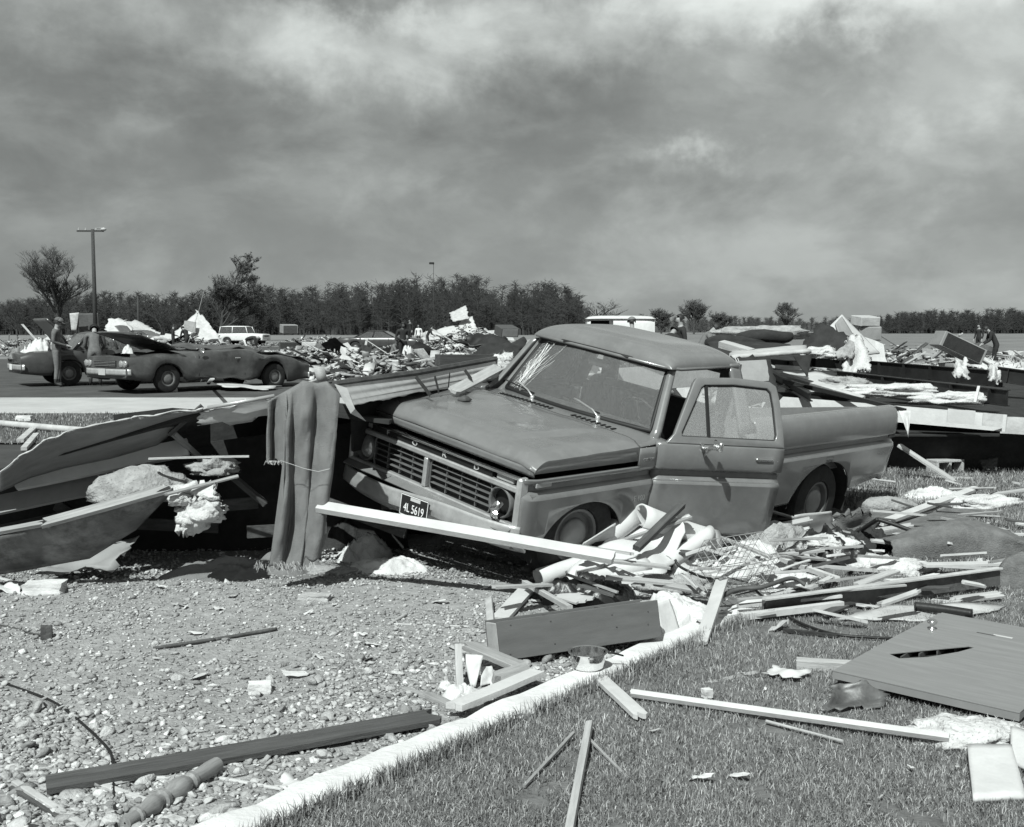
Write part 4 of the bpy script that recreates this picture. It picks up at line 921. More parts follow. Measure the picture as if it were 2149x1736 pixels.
for (a, b, wd, th, m, lab) in [((216, 1648), (338, 1692), .030, .012, WH, 'white molding strip running under the turned table leg'),
    ((216, 1648), (284, 1632), .028, .012, WH, 'short white molding piece meeting the strip at a corner'),
    ((318, 1633), (405, 1630), .022, .010, WH, 'thin white trim lying left of the turned table leg'),
    ((458, 1632), (592, 1656), .018, .008, WH, 'thin white trim running from the table leg to the edging'),
    ((330, 1640), (395, 1660), .05, .006, PAPER, 'curled scrap of pale paper under the thin white trim'),
    ((30, 1640), (186, 1740), .030, .014, WHD, 'grooved pale molding slanting out over the coarse stones'),
    ((22, 1652), (170, 1745), .016, .012, WOODD, 'dark strip lying along the grooved pale molding'),
    ((322, 1361), (450, 1342), .024, .02, RUST, 'rusty pipe length lying on the fine gravel'),
    ((452, 1342), (580, 1320), .028, .02, RUST, 'thicker rusty pipe end continuing over the fine gravel'),
    ((815, 1309), (985, 1315), .010, .008, WH, 'thin white rod lying on gravel left of the wooden planter box'),
    ((816, 1311), (853, 1289), .04, .02, WOOD, 'short pale wood block touching the thin white rod'),
    ((845, 1446), (900, 1462), .03, .02, WOODG, 'small splintered stick pointing at the concrete edging'),
    ((895, 1458), (948, 1482), .05, .025, WOODG, 'broken brown stub of board beside the concrete edging')]:
    if 'pipe' in lab or 'rod' in lab:
        cable('rusty_pipe' if 'pipe' in lab else 'thin_rod', lab, 'pipe' if 'pipe' in lab else 'rod', [at(a[0], a[1], th/2+.012), at((a[0]+b[0])/2, (a[1]+b[1])/2, th/2+.014), at(b[0], b[1], th/2+.015)], th*.55, m)
        continue
    nm, ct = next((n, c) for w_, n, c in (('paper', 'paper_scrap', 'paper'), ('molding', 'molding_strip', 'molding'), ('trim', 'trim_strip', 'trim'), ('block', 'wood_block', 'wood block'), ('stick', 'splintered_stick', 'stick'), ('stub', 'board_stub', 'board'), ('strip', 'dark_strip', 'strip')) if w_ in lab)
    plank(nm, lab, ct, at(a[0], a[1], th/2+.012), at(b[0], b[1], th/2+.015), wd, th, m, 0, (.01, .015))
cable('cable', 'black cable curving over the coarse gravel to the dark board', 'cable', [at(*p, .02) for p in ((-20, 1425), (60, 1452), (120, 1478), (180, 1525), (225, 1570), (237, 1600), (238, 1640), (240, 1680), (246, 1745))], .0065, BLKP)
cable('wire', 'thin wire running in over the gravel to the rusty hook block', 'wire', [at(*p, .02) for p in ((-20, 1308), (30, 1318), (62, 1328), (90, 1332))], .005, RUST)
chunk('hook_block', 'small dark iron hook block on the gravel at the wire end', 'hook block', at(98, 1342), (.06, .05, .085), RUST, 5, .3)
chunk('white_brick', 'pale brick lying on the coarse gravel', 'brick', at(546, 1456), (.11, .07, .06), CONC, 8, .2)
chunk('flat_slab', 'flat grey slab with a dark underside on gravel by the carpet', 'slab', at(662, 1262), (.20, .10, .05), CINDER, 12, -.1)
sheet('paper_scrap', 'torn pale paper scrap on gravel beside the turned table leg', 'paper', [at(565, 1652, .01), at(660, 1668, .01), at(665, 1640, .03), at(590, 1628, .02)], PAPER, .002, warp=.02, ragged=.02, seed=5)
# ================================================================ PILE BEFORE THE TRUCK DOOR AND THINGS ON THE LAWN
def planter():
    a, b = at(1050, 1388, .05), at(1388, 1337, .09); Lg = (b-a).length; M = frame2(a, b); t = empty('planter_box', M=M @ Matrix.Rotation(R(-12), 4, 'X')); bpy.context.view_layer.update()
    tag(t, 'long grey painted wooden planter box with open top lying on the concrete edging', 'planter box')
    H, Dp, th = .205, .20, .016
    def pan(name, c, d, m=PLY):
        mb = MB(); mb.box(c, d, ch=.002); return mb.build(name, m, t)
    pan('front_board', (Lg/2, 0, H/2), (Lg, th, H)); pan('back_board', (Lg/2, Dp, H/2), (Lg, th, H))
    pan('end_board', (th/2, Dp/2, H/2-.004), (th, Dp-th-.002, H-.012), WHD); pan('end_board', (Lg-th/2, Dp/2, H/2-.004), (th, Dp-th-.002, H-.012), WHD)
    for k in (1, 2): pan('divider', (Lg*k/3+.02, Dp/2, H*.6), (th*.8, Dp-th-.002, H*.75))
    pan('bottom_board', (Lg/2, Dp/2, .01), (Lg-th*2.2, Dp-th*1.2, .014))
    for (x, z) in ((.08, .18), (.32, .17), (.33, .05), (.70, .16), (.72, .09), (.93, .15), (.92, .08), (.06, .03)):
        mb = MB(); mb.lathe([(.005, 0), (.004, .003), (.001, .004)], 8, Matrix.Translation((x*Lg, -th/2, z)) @ Matrix.Rotation(R(90), 4, 'X')); mb.build('nail_head', RUST, t)
planter()
sheet('white_end_board', 'small white board leaning off the right end of the planter box', 'board', [at(1388, 1342, .03), at(1428, 1328, .03), at(1404, 1258, .20), at(1376, 1268, .2)], WH, .012, warp=.004, seed=2)
def pan_():
    c = at(1234, 1401, .065); mb = MB(); r = .105
    mb.lathe([(.001, .002), (r*.72, .002), (r*.80, .012), (r*.86, .05), (r*.88, .078), (r*.99, .083), (r*1.0, .087), (r*.86, .085), (r*.83, .05), (r*.77, .016), (r*.70, .008), (.001, .008)], 40)
    STEEL = mat('polished_steel', .75, .10, .05, 4, metal=1.)
    o = mb.build('saucepan', STEEL, auto=45); o.location = c; tag(o, 'shiny steel saucepan standing on the edging in front of the planter box', 'saucepan')
    h = MB(); h.tube([(r*.9, .01, .075), (r*1.25, .02, .070), (r*1.75, .04, .05)], [.010, .011, .009], 8, squash=.5); h.build('pan_handle', BLKP, o, smooth=True)
pan_()
G = 'boards in the pile before the truck door'
for (a, b, wd, th, m, roll_, br, lab) in [
    ((961, 1352, .22), (965, 1446, .02), .035, .03, WOOD, 0, (.0, .01), 'short pale stake standing in litter left of the planter box'),
    ((975, 1352, .14), (1110, 1408, .06), .075, .03, WOODG, 10, (.05, .08), 'weathered grey broken plank wedged under the planter box corner'),
    ((1046, 1302, .03), (1110, 1232, .05), .11, .025, WH, 0, (.03, .02), 'wide white board lying behind the left end of the planter box'),
    ((1026, 1254, .05), (1032, 1332, .04), .045, .02, WHD, 30, (.06, .03), 'splintered whitish board standing on edge left of the planter box'),
    ((1100, 1222, .12), (1196, 1276, .16), .035, .03, WOOD, 0, (.01, .0), 'slim pale stick slanting down behind the planter box'),
    ((1130, 1232, .06), (1235, 1262, .1), .16, .014, GREYL, 6, (.06, .06), 'pale plywood offcut lying behind the planter box'),
    ((948, 1486, .075), (1128, 1412, .085), .085, .03, WH, 0, (.04, .0), 'rough white board lying lengthwise on the concrete edging'),
    ((1038, 1430, .06), (1112, 1405, .06), .08, .05, WOODG, 20, (.03, .02), 'grey split wood block under the planter box'),
    ((1335, 1152, .28), (1432, 1058, .50), .055, .04, WOODD, 15, (.01, .06), 'dark weathered post leaning up over the white foam rolls'),
    ((1252, 1152, .22), (1456, 1084, .42), .035, .02, WOODG, 10, (.02, .03), 'thin grey stick crossing under the dark weathered post'),
    ((1096, 1196, .05), (1300, 1140, .12), .06, .025, WOODG, 8, (.05, .02), 'grey board running from under the bumper to the white foam rolls'),
    ((1470, 1352, .05), (1516, 1216, .26), .075, .018, GREYL, -8, (.03, .04), 'grey board leaning on the pile with a ragged bright edge'),
    ((1556, 1294, .08), (1768, 1268, .10), .045, .040, WH, 0, (.0, .01), 'notched white two-by-four at the edge of the pile on the lawn'),
    ((1548, 1272, .10), (1770, 1250, .14), .035, .02, WHD, 0, (.0, .03), 'white window rail above the notched white two-by-four'),
    ((1548, 1258, .15), (1900, 1228, .18), .03, .012, ALU, 0, (.0, .0), 'bright aluminium track lying along the pile edge'),
    ((1600, 1276, .1), (2100, 1212, .13), .022, .10, TIN, 0, (.02, .02), 'long stained metal beam lying along the far edge of the lawn'),
    ((1600, 1258, .17), (2100, 1192, .20), .05, .012, WHD, 0, (.02, .02), 'pale strip along the top of the stained metal beam'),
    ((1670, 1392, .06), (1800, 1400, .07), .06, .05, WOOD, 5, (.01, .03), 'pale sawn wood end lying by the corner of the grey door'),
    ((1458, 1440, .03), (1590, 1410, .05), .03, .008, ALU, 10, (.0, .02), 'bent bright metal strip lying on the lawn'),
    ((1257, 1420, .075), (1348, 1506, .065), .07, .022, WH, 0, (.0, .06), 'split white board lying alone on the lawn by the edging'),
    ((1322, 1454, .075), (1992, 1548, .09), .032, .026, WH, 25, (.01, .0), 'long thin white strip lying across the lawn to the insulation'),
    ((1605, 1512, .06), (1772, 1556, .06), .014, .008, WHD, 0, (.01, .01), 'thin pale twig of trim lying on grass below the long white strip'),
    ((1237, 1517, .09), (1186, 1790, .07), .030, .022, WOOD, 12, (.0, .0), 'pale stake lying on the grass end on beside two brown sticks'),
    ((1100, 1650, .05), (1204, 1538, .07), .014, .012, WOODG, 0, (.0, .0), 'brown stick with a dark knob crossing under the pale stake'),
    ((1318, 1634, .05), (1238, 1552, .07), .012, .010, WOODG, 0, (.0, .0), 'brown stick lying right of the pale stake'),
    ((1843, 1100, .06), (2050, 1024, .12), .09, .03, WH, 6, (.03, .02), 'long white plank slanting over the lawn behind the heaped carpet'),
    ((1830, 1106, .03), (1990, 1062, .03), .06, .02, WHD, 0, (.03, .02), 'narrow white plank lying beneath the long white plank'),
    ((1886, 934, .42), (2006, 1012, .05), .09, .025, WOOD, 8, (.01, .04), 'pale plank leaning off the truck tail to the ground'),
    ((1925, 1000, .05), (2046, 1004, .05), .05, .02, WOOD, 0, (.02, .03), 'pale plank lying flat before the concrete block'),
    ((1640, 1196, .14), (1700, 1176, .15), .02, .02, WH, 0, (.0, .0), 'short white rod in the black folded leather'),
    ((1792, 1124, .10), (1842, 1090, .30), .035, .035, BLACK, 0, (.0, .0), 'black steel tube rising out of the pile to a bend'),
    ((1842, 1090, .30), (1918, 1116, .22), .035, .035, BLACK, 0, (.0, .0), 'black steel tube slanting down from the bend to the carpet heap'),
    ((1755, 1100, .26), (1785, 1154, .10), .03, .03, RUST, 0, (.0, .0), 'rusty iron rod standing in the black folded leather'),
    ((1640, 1174, .08), (1760, 1216, .10), .04, .035, WH, 0, (.0, .02), 'white wood block end lying before the black folded leather'),
    ((1430, 1206, .2), (1480, 1250, .12), .02, .02, WHD, 0, (.0, .0), 'white slat between the wire basket and the planter box'),
    ((1370, 1222, .14), (1500, 1246, .1), .06, .02, WOODG, 20, (.02, .02), 'grey slat lying under the white cloth heap'),
    ((1936, 1186, .12), (2120, 1182, .12), .10, .02, WH, 0, (.02, .0), 'wide white plank lying flat in front of the heaped carpet'),
    ((1640, 1322, .055), (1760, 1335, .055), .03, .02, DARKC, 0, (.02, .02), 'short black strip on the grass below the black cable')]:
    if any(w_ in lab.split()[:4] for w_ in ('tube', 'rod')):
        ct = 'tube' if 'tube' in lab.split()[:4] else 'rod'; A, B = at(*a), at(*b); cable('steel_'+ct if m is not WH else 'white_rod', lab, ct, [A, A.lerp(B, .5)+Vector((0, 0, .004)), B], wd*.5, m); continue
    head = lab.split(' lying')[0].split(' standing')[0].split(' leaning')[0].split(' slanting')[0].split(' crossing')[0].split(' running')[0].split(' wedged')[0]
    nm, ct = next(((n, c) for w_, n, c in (('two-by-four', 'framing_timber', 'timber'), ('plywood', 'plywood_offcut', 'plywood'), ('post', 'wooden_post', 'post'), ('stake', 'wooden_stake', 'stake'), ('stick', 'wooden_stick', 'stick'), ('block', 'wood_block', 'wood block'), ('wood end', 'sawn_timber_end', 'timber'), ('rail', 'window_rail', 'rail'), ('track', 'metal_track', 'track'), ('beam', 'metal_beam', 'beam'), ('twig', 'trim_twig', 'trim'), ('strip', 'narrow_strip', 'strip'), ('slat', 'loose_slat', 'slat'), ('plank', 'plank', 'plank')) if w_ in head), ('board', 'board'))
    plank(nm, lab, ct, at(*a), at(*b), wd, th, m, roll_, br)
# white rolled foam sheets
for (a, b, r, arc, st, lab) in [((1205, 1180, .10), (1330, 1078, .42), .075, 250, 20, 'curled white foam sheet rising towards the truck door'),
    ((1130, 1212, .07), (1320, 1150, .20), .055, 330, 60, 'tight white foam roll lying against the front wheel'),
    ((1340, 1085, .42), (1500, 1140, .16), .085, 260, -40, 'wide white foam roll drooping in front of the door'),
    ((1220, 1218, .10), (1350, 1185, .15), .06, 300, 120, 'white foam roll under the end of the long white two-by-four'),
    ((1400, 1180, .12), (1490, 1120, .26), .05, 320, 0, 'small white foam roll behind the wire basket'),
    ((1180, 1200, .03), (1260, 1230, .05), .05, 200, 10, 'open white foam curl lying before the dark clothes')]:
    roll('foam_roll', lab, 'foam roll', at(*a), at(*b), r, FOAM, arc, .014, st)
sheet('foam_sheet', 'broad white foam sheet sagging over the rolls below the dark post', 'foam sheet', [at(1180, 1222, .05), at(1360, 1216, .10), at(1450, 1098, .36), at(1270, 1110, .30)], FOAM, .014, warp=.12, ragged=.03, seed=12, nsub=20)
cloth('white_bedding', 'heap of bright white bedding in the middle of the pile', 'bedding', at(1400, 1192), .85, .66, .25, CLOTH, 31, 52, .006, .2, .9)
cloth('white_bedding', 'white cloth spilling out beside the planter box end', 'cloth', at(1418, 1300), .42, .58, .15, CLOTH, 33, 44, .004, 1.2, 1.1)
cloth('white_shirt', 'white cloth hanging over the wire basket corner', 'cloth', at(1600, 1175), .46, .42, .15, CLOTH, 37, 40, .004, .1, 1.2)
cloth('leather_jacket', 'black leather jacket lying crumpled behind the planter box', 'jacket', at(1240, 1262), .72, .46, .26, mat('black_leather', .014, .38, .3, 8, .2, 60, spec=.6), 41, 48, .006, .15, .8)
cloth('leather_sheet', 'folded black leather hide heaped in the pile before the rear wheel', 'leather', at(1735, 1178), .85, .45, .26, MATS['black_leather'], 43, 48, .006, -.05, .8)
sheet('grey_hardboard', 'plain grey panel leaning against the front wheel', 'panel', [at(1196, 1182, .05), at(1285, 1178, .05), at(1292, 1098, .40), at(1225, 1140, .28)], GREYL, .01, warp=.006, seed=4)
lump('insulation_batt', 'grey insulation wedge standing in front of the open door', 'insulation', at(1610, 1150, .06), (.30, .13, .22), INSG, 51, .30, 4, 500, .014, rot=.1)
lump('insulation_tuft', 'white insulation fluff over the black folded leather', 'insulation', at(1748, 1140, .16), (.22, .12, .07), INS, 53, .4, 4, 400, .016)
lump('insulation_tuft', 'white insulation tuft between the stained beam and the heaped carpet', 'insulation', at(1868, 1196, .05), (.26, .16, .10), INS, 55, .4, 4, 600, .02)
lump('insulation_batt', 'pale insulation mound behind the planter box and the jacket', 'insulation', at(1420, 1232, .05), (.34, .12, .09), INSG, 57, .4, 4, 700, .03)
lump('insulation_tuft', 'big bright insulation tuft lying below the grey door on the lawn', 'insulation', at(2036, 1545, .05), (.25, .16, .075), INS, 59, .35, 4, 1500, .022, freq=2.6)
lump('insulation_batt', 'whitish insulation strip on grass behind the notched two-by-four', 'insulation', at(1650, 1228, .05), (.26, .12, .09), INS, 61, .4, 4, 700, .03)
lump('insulation_tuft', 'wad of white insulation lying right of the long white plank', 'insulation', at(2060, 1058, .04), (.40, .2, .09), INS, 63, .45, 4, 500, .02)
lump('insulation_roll', 'pale insulation roll lying behind the rear wheel', 'insulation', at(1860, 1062, .05), (.30, .09, .09), INSG, 65, .15, 4, 500, .02)
sheet('carton', 'grey cardboard carton side standing before the rear wheel', 'carton', [at(1662, 1128, .03), at(1752, 1118, .03), at(1744, 1072, .24), at(1668, 1082, .24)], GREYL, .008, warp=.01, seed=7)
sheet('white_card', 'white square card lying against the insulation wedge', 'card', [at(1660, 1148, .05), at(1712, 1140, .05), at(1698, 1105, .16), at(1664, 1112, .16)], PAPER, .006, warp=.004, seed=8)
sheet('torn_rug', 'dark torn rug standing on edge beside the rear wheel', 'rug', [at(1744, 1130, .03), at(1842, 1115, .03), at(1832, 1070, .24), at(1752, 1076, .24)], SHAG, .02, warp=.05, ragged=.04, seed=9)
# heaped shag carpet
def shag_carpet():
    c = at(2035, 1182); 
    def fn(a, b):
        x = (a-.5)*1.25; ang = math.pi*b; fold = .045*math.sin(a*15+2*mnoise.noise(Vector((a*5, 0, 3))))*math.sin(ang)+.05*mnoise.noise(Vector((a*4, b*3, 8)))
        H = .30*(.55+.45*math.sin(min(1, a*1.15)*math.pi))*(1+.25*mnoise.noise(Vector((a*3, 2, 2))))
        z = H*abs(math.sin(ang))**.45*(1 if b < .5 else 1-.35*(b-.5)*2)+.02*mnoise.noise(Vector((a*9, b*7, 1)))
        y = -.05-.06*math.cos(ang)*(1 if b < .5 else 0)+(.75*(b-.35) if b > .35 else 0)+fold
        return (x+.05*mnoise.noise(Vector((a*4, b*6, 5))), y, max(-.005, z))
    mb = MB(); mb.grid(fn, 80, 50); o = mb.build('shag_carpet', SHAG, smooth=True, solid=.016); o.location = c; o.rotation_euler = (0, 0, -.04)
    tag(o, 'large dark shag carpet folded over itself on the lawn behind the stained beam', 'carpet')
shag_carpet()
lump('shag_cushion', 'dark textured cushion standing at the right end of the stained beam', 'cushion', at(2150, 1225, .05), (.20, .12, .22), SHAG, 73, .15, 4)
GALV = mat('galvanised_wire', .30, .5, .2, 9, metal=.3)
for (u, v, h_, sx, sy, hh, m_, sd_, lab) in ((1330, 1205, .0, .6, .4, .28, FOAM, 101, 'white foam heap under the dark weathered post'), (1500, 1150, .0, .6, .4, .30, GREYL, 103, 'grey cloth heap against the open door bottom'), (1560, 1205, .0, .7, .4, .22, CLOTH, 105, 'white crumpled cloth beneath the wire basket'), (1690, 1170, .0, .7, .4, .26, INSG, 107, 'grey wool heap left of the black folded leather'), (1820, 1150, .0, .6, .4, .22, DARKC, 109, 'dark cloth heap by the bent steel tubes'), (1300, 1245, .0, .5, .3, .16, PAPER, 111, 'crumpled paper heap behind the planter box'), (1960, 1050, .0, .8, .5, .16, CLOTH, 113, 'white crumpled cloth on grass behind the long white plank')):
    cloth('debris_cloth', lab, 'cloth', at(u, v, h_), sx, sy, hh, m_, sd_, 44, .006, .2, 1.1)
def wire_basket():
    M = frame2(at(1478, 1255, .10), at(1604, 1232, .12)) @ Matrix.Rotation(R(38), 4, 'X'); t = empty('wire_basket', M=M); tag(t, 'crushed wire shopping basket lying in the pile in front of the door', 'wire basket')
    L, H, D = .46, .30, .22
    for k in range(11): mb = MB(); x = L*k/10; mb.tube([(x, 0, 0), (x+.01*math.sin(k), .0, H), (x, D, H*.98), (x, D, 0)], .0022, 4); mb.build('upright_wire', GALV, t)
    for k in range(6):
        mb = MB(); z = H*k/5; mb.tube([(0, 0, z), (L*.5, -.015, z+.012*math.sin(k*2)), (L, 0, z), (L, D, z), (0, D, z), (0, 0, z)], .0026 if k % 5 else .004, 4); mb.build('rim_wire', GALV, t)
wire_basket()
cable('cable', 'thick black cable trailing from the pile over the lawn', 'cable', [at(*p) for p in ((1585, 1238, .2), (1602, 1254, .15), (1640, 1283, .07), (1680, 1308, .06), (1750, 1331, .06), (1830, 1338, .06), (1900, 1341, .055))], .009, BLKP)
cable('pipe', 'bent dark rubber hose lying over the pile beside the grey leaning board', 'hose', [at(*p) for p in ((1500, 1262, .16), (1545, 1238, .2), (1600, 1232, .22), (1660, 1214, .22), (1690, 1228, .18))], .014, mat('old_hose', .07, .7, .3, 9))
cable('pipe', 'dark curved strap sticking out above the wire basket', 'strap', [at(*p) for p in ((1417, 1175, .3), (1428, 1190, .26), (1470, 1210, .2), (1492, 1214, .18))], .009, BLKP)
cable('black_pipe', 'black pipe length lying beyond the stained beam on white sheet', 'pipe', [at(1920, 1272, .085), at(1980, 1279, .087), at(2040, 1288, .085)], .028, BLACK)
sheet('white_sheet', 'white panel lying on grass under the black pipe', 'panel', [at(1765, 1300, .055), at(2010, 1302, .055), at(2110, 1272, .06), at(1860, 1270, .06)], WHD, .008, warp=.015, ragged=.02, seed=14)
def cinder():
    M = frame2(at(1966, 1000, .0), at(2034, 996, .0)); t = empty('concrete_block', M=M); tag(t, 'grey hollow concrete block on its side under the overturned trailer floor', 'concrete block')
    mb = MB(); L, H, D = .40, .19, .20
    for c, d in (((L/2, D/2, .015), (L, D, .03)), ((L/2, D/2, H-.015), (L, D, .03)), ((.017, D/2, H/2), (.034, D, H-.06)), ((L/2, D/2, H/2), (.034, D, H-.06)), ((L-.017, D/2, H/2), (.034, D, H-.06))): mb.box(c, d)
    mb.build('block_shell', CINDER, t, bevel=.006)
cinder()
# ---------------------------------------------------------------- grey flush door lying on the lawn
def grey_door():
    p0, p1, p2, p3 = at(1748, 1408, .13), at(2140, 1497, .11), at(2330, 1330, .09), at(2030, 1296, .09)
    c = p0; x = (p1-p0).normalized(); n = x.cross(p3-p0).normalized(); y = n.cross(x); Lx = (p1-p0).length; Ly = (p3-p0).dot(y)
    t = empty('flush_door', M=Matrix((x, y, n)).transposed().to_4x4()); t.location = c; bpy.context.view_layer.update()
    tag(t, 'broken grey flush door lying flat on the lawn with a gash in its skin', 'door')
    DP = mat('grey_door_skin', .19, .5, .10, 3, .06, 20, stretch=(1, 8, 1), dirt=.3, dirt_val=.26, dirt_scale=1.5)
    # skin as a ring round the gash
    gash = [(.10, .34), (.25, .52), (.37, .66), (.40, .66), (.36, .55), (.27, .40), (.17, .31)]
    gash = [(gx*Lx*1.15, gy*Ly*.9) for gx, gy in gash]
    out = [(0, 0), (Lx*.0, Ly*.55), (Lx*.02, Ly), (Lx*.7, Ly), (Lx, Ly), (Lx, Ly*.3), (Lx, 0)]
    mb = MB(); k = len(out); 
    vs = [(a, b, 0) for a, b in out]+[(a, b, 0) for a, b in gash]
    mb.add(vs, [(i, (i+1) % k, k+(i+1) % k, k+i) for i in range(k)])
    sk = mb.build('door_skin', DP, t, solid=.004)
    for nm, c_, d_ in (('edge_rail', (Lx/2, .018, -.021), (Lx, .034, .034)), ('edge_rail', (Lx/2, Ly-.018, -.021), (Lx, .034, .034)), ('edge_stile', (.018, Ly/2, -.021), (.034, Ly-.074, .034)), ('edge_stile', (Lx-.018, Ly/2, -.021), (.034, Ly-.074, .034))):
        mb = MB(); mb.box(c_, d_); mb.build(nm, DP, t)
    bk = MB(); bk.box((Lx/2, Ly/2, -.038), (Lx-.08, Ly-.08, .004)); bk.build('back_skin', BLACKM, t)
    for i in range(4): mb = MB(); mb.box((Lx*(.18+.06*i), Ly*(.38+.08*i), -.02), (.008, .2, .028)); mb.build('core_strip', WOODD, t)
    kb = MB(); kb.lathe([(.024, 0), (.024, .004), (.012, .01), (.012, .028), (.026, .036), (.028, .048), (.018, .058), (.001, .060)], 16, Matrix.Translation((.12*Lx, Ly*.72, .002))); kb.build('door_knob', CHROME, t, smooth=True)
    sl2 = MB(); sl2.box((Lx*.42, Ly*.80, .001), (.10, .012, .004)); sl2.build('latch_slot', BLACK, t)
    wm_ = MB(); wm_.box((Lx*.52, Ly*.81, .002), (.10, .02, .004)); wm_.build('bare_patch', WH, t)
    # prop under the left corner
grey_door()
sheet('bent_sheet', 'dark bent metal sheet under the near corner of the grey door', 'sheet', [at(1722, 1492, .06), at(1862, 1480, .055), at(1850, 1440, .12), at(1752, 1436, .14)], TIN, .006, warp=.05, ragged=.02, seed=21)
sheet('white_slab', 'white panel slab lying on the lawn beside the insulation tuft', 'slab', [at(2042, 1680, .06), at(2152, 1676, .06), at(2122, 1566, .10), at(2030, 1568, .10)], WH, .025, warp=.006, seed=22)
sheet('white_slab', 'second white slab standing behind the first one', 'slab', [at(2120, 1600, .07), at(2200, 1640, .07), at(2180, 1540, .13), at(2122, 1530, .13)], WH, .02, warp=.006, seed=23)
sheet('white_slab', 'flat white scrap on grass left of the sawn wood end', 'scrap', [at(1605, 1412, .07), at(1672, 1422, .07), at(1700, 1408, .075), at(1625, 1400, .08)], WH, .006, warp=.015, ragged=.015, seed=24)
sheet('white_triangle', 'white three-cornered scrap standing left of the planter box', 'scrap', [at(988, 1442, .02), at(998, 1442, .02), at(1014, 1376, .16), at(972, 1372, .16)], WH, .006, warp=.008, seed=25)
sheet('white_triangle', 'white card leaning beside the three-cornered scrap', 'card', [at(1008, 1440, .02), at(1040, 1432, .02), at(1032, 1398, .09), at(1010, 1400, .09)], PAPER, .004, warp=.01, seed=26)
cloth('white_rag', 'small white rag lying where the edging meets the gravel', 'rag', at(972, 1468), .2, .16, .09, CLOTH, 81, 24, .003, .3, 1.)
chunk('foam_bit', 'small white foam block on grass above the long white strip', 'foam block', at(1484, 1462, .06), (.045, .035, .04), FOAM, 31, .4)
def zone(u, v):
    if u < 1330: return 'between the planter box and the front wheel'
    if u < 1500: return 'around the white bedding before the door'
    if u < 1650: return 'around the wire basket'
    if u < 1850: return 'around the black folded leather' if v < 1210 else 'along the stained metal beam'
    return 'behind the folded shag carpet' if v < 1100 else 'beside the folded shag carpet' if v < 1200 else 'by the far end of the stained beam'
def scraps():
    rr = random.Random(77); protos = []
    for k in range(6):
        mb = MB(); s0 = rr.uniform(.03, .06)
        mb.grid(lambda a, b: ((a-.5)*s0*2+.01*rr.uniform(-1, 1), (b-.5)*s0*1.2+.008*rr.uniform(-1, 1), .012*mnoise.noise(Vector((a*2+k, b*2, k)))+.006), 3, 3)
        protos.append(mb.mesh('scrap'))
    for k in range(170):
        if k < 110: u, v = rr.uniform(1100, 2149), rr.uniform(1040, 1330)
        elif k < 140: u, v = rr.uniform(1350, 2149), rr.uniform(1340, 1720)
        else: u, v = rr.uniform(300, 1050), rr.uniform(1215, 1420)
        if 110 <= k < 140 and k % 5 > 1: continue
        p = at(u, v, .06 if k < 140 else .02)
        if kside(p.x, p.y) < 0 and k < 140: p.z -= .04
        me = protos[k % 6].copy(); me.materials.clear(); me.materials.append((PAPER, WH, WOOD)[k % 3])
        o = bpy.data.objects.new('paper_scrap', me); C.objects.link(o); o.location = p; o.rotation_euler = (rr.uniform(-.4, .4), rr.uniform(-.4, .4), rr.uniform(0, 6.28)); s_ = rr.uniform(.3, 1.3)*(.7 if 110 <= k < 140 else 1); o.scale = (s_, s_*rr.uniform(.5, 1), s_)
        col = ('papery', 'white', 'woody')[k % 3]
        place = zone(u, v) if k < 110 else ('in the grass between the grey door and the edging' if v < 1520 else 'in the grass around the pale stake') if k < 140 else ('on the gravel by the carpet' if u < 680 else 'on the gravel before the planter box')
        tag(o, '%s small scrap lying %s' % (col, place), 'scrap', '%s scraps %s' % (col, place))
    protos = []
    for k in range(5): protos.append(plank_mb((.22, .5, .33, .42, .28)[k], rr.uniform(.03, .08), .018, (.05, .05), 500+k))
    for k in range(114):
        u, v = (rr.uniform(1150, 2140), rr.uniform(1050, 1290)) if k < 60 else (rr.uniform(1820, 2149), rr.uniform(1005, 1250)) if k < 90 else (rr.gauss(1560, 160), rr.uniform(1110, 1225))
        p = at(u, v, .06+rr.uniform(0, .12 if k < 90 else .30)); me = protos[k % 5].mesh('slat', fix=False); me.materials.append((WH, WOOD, WHD, WOODG, WOODD)[k % 5])
        o = bpy.data.objects.new('broken_stick', me); C.objects.link(o); o.location = p; o.rotation_euler = (rr.uniform(-.3, .3), rr.uniform(-.25, .25), rr.uniform(-1, 1)+(3.14 if k % 2 else 0))
        col = ('white', 'pale', 'whitish', 'grey', 'dark')[k % 5]; place = zone(u, v)
        tag(o, '%s broken stick jumbled %s' % (col, place), 'stick', '%s sticks %s' % (col, place))
scraps()
# ================================================================ STREETS, YARDS AND FAR GROUND
PALEC = mat('old_concrete', .37, .9, .15, 1.2, .2, 30, detail=9, dirt=.4, dirt_val=.26)
patch('asphalt_lane', [(-60, 10.9), (-.9, 10.9), (-.9, 15.9), (-60, 15.7)], ASPH, .004, 30, 12)
patch('verge', [(-60, 15.8), (-4.2, 16.0), (-4.4, 19.7), (-60, 19.2)], VERGEM, .012, 24, 10)
patch('concrete_walk', [(-60, 19.2), (-3.0, 19.7), (-3.4, 23.6), (-60, 23.5)], PALEC, .02, 24, 8)
patch('street', [(-90, 23.6), (7, 23.6), (9, 54), (-90, 54)], ASPHL, .006, 30, 16)
patch('far_street', [(-160, 68), (14, 68), (12, 92), (-160, 92)], ASPHL, .01, 12, 4)
patch('street_edge', [(-160, 92), (14, 92), (14, 93), (-160, 93)], PALEC, .03, 12, 1)
patch('field', [(14, 60), (600, 60), (900, 900), (-20, 900)], FIELDM, .01, 12, 12)
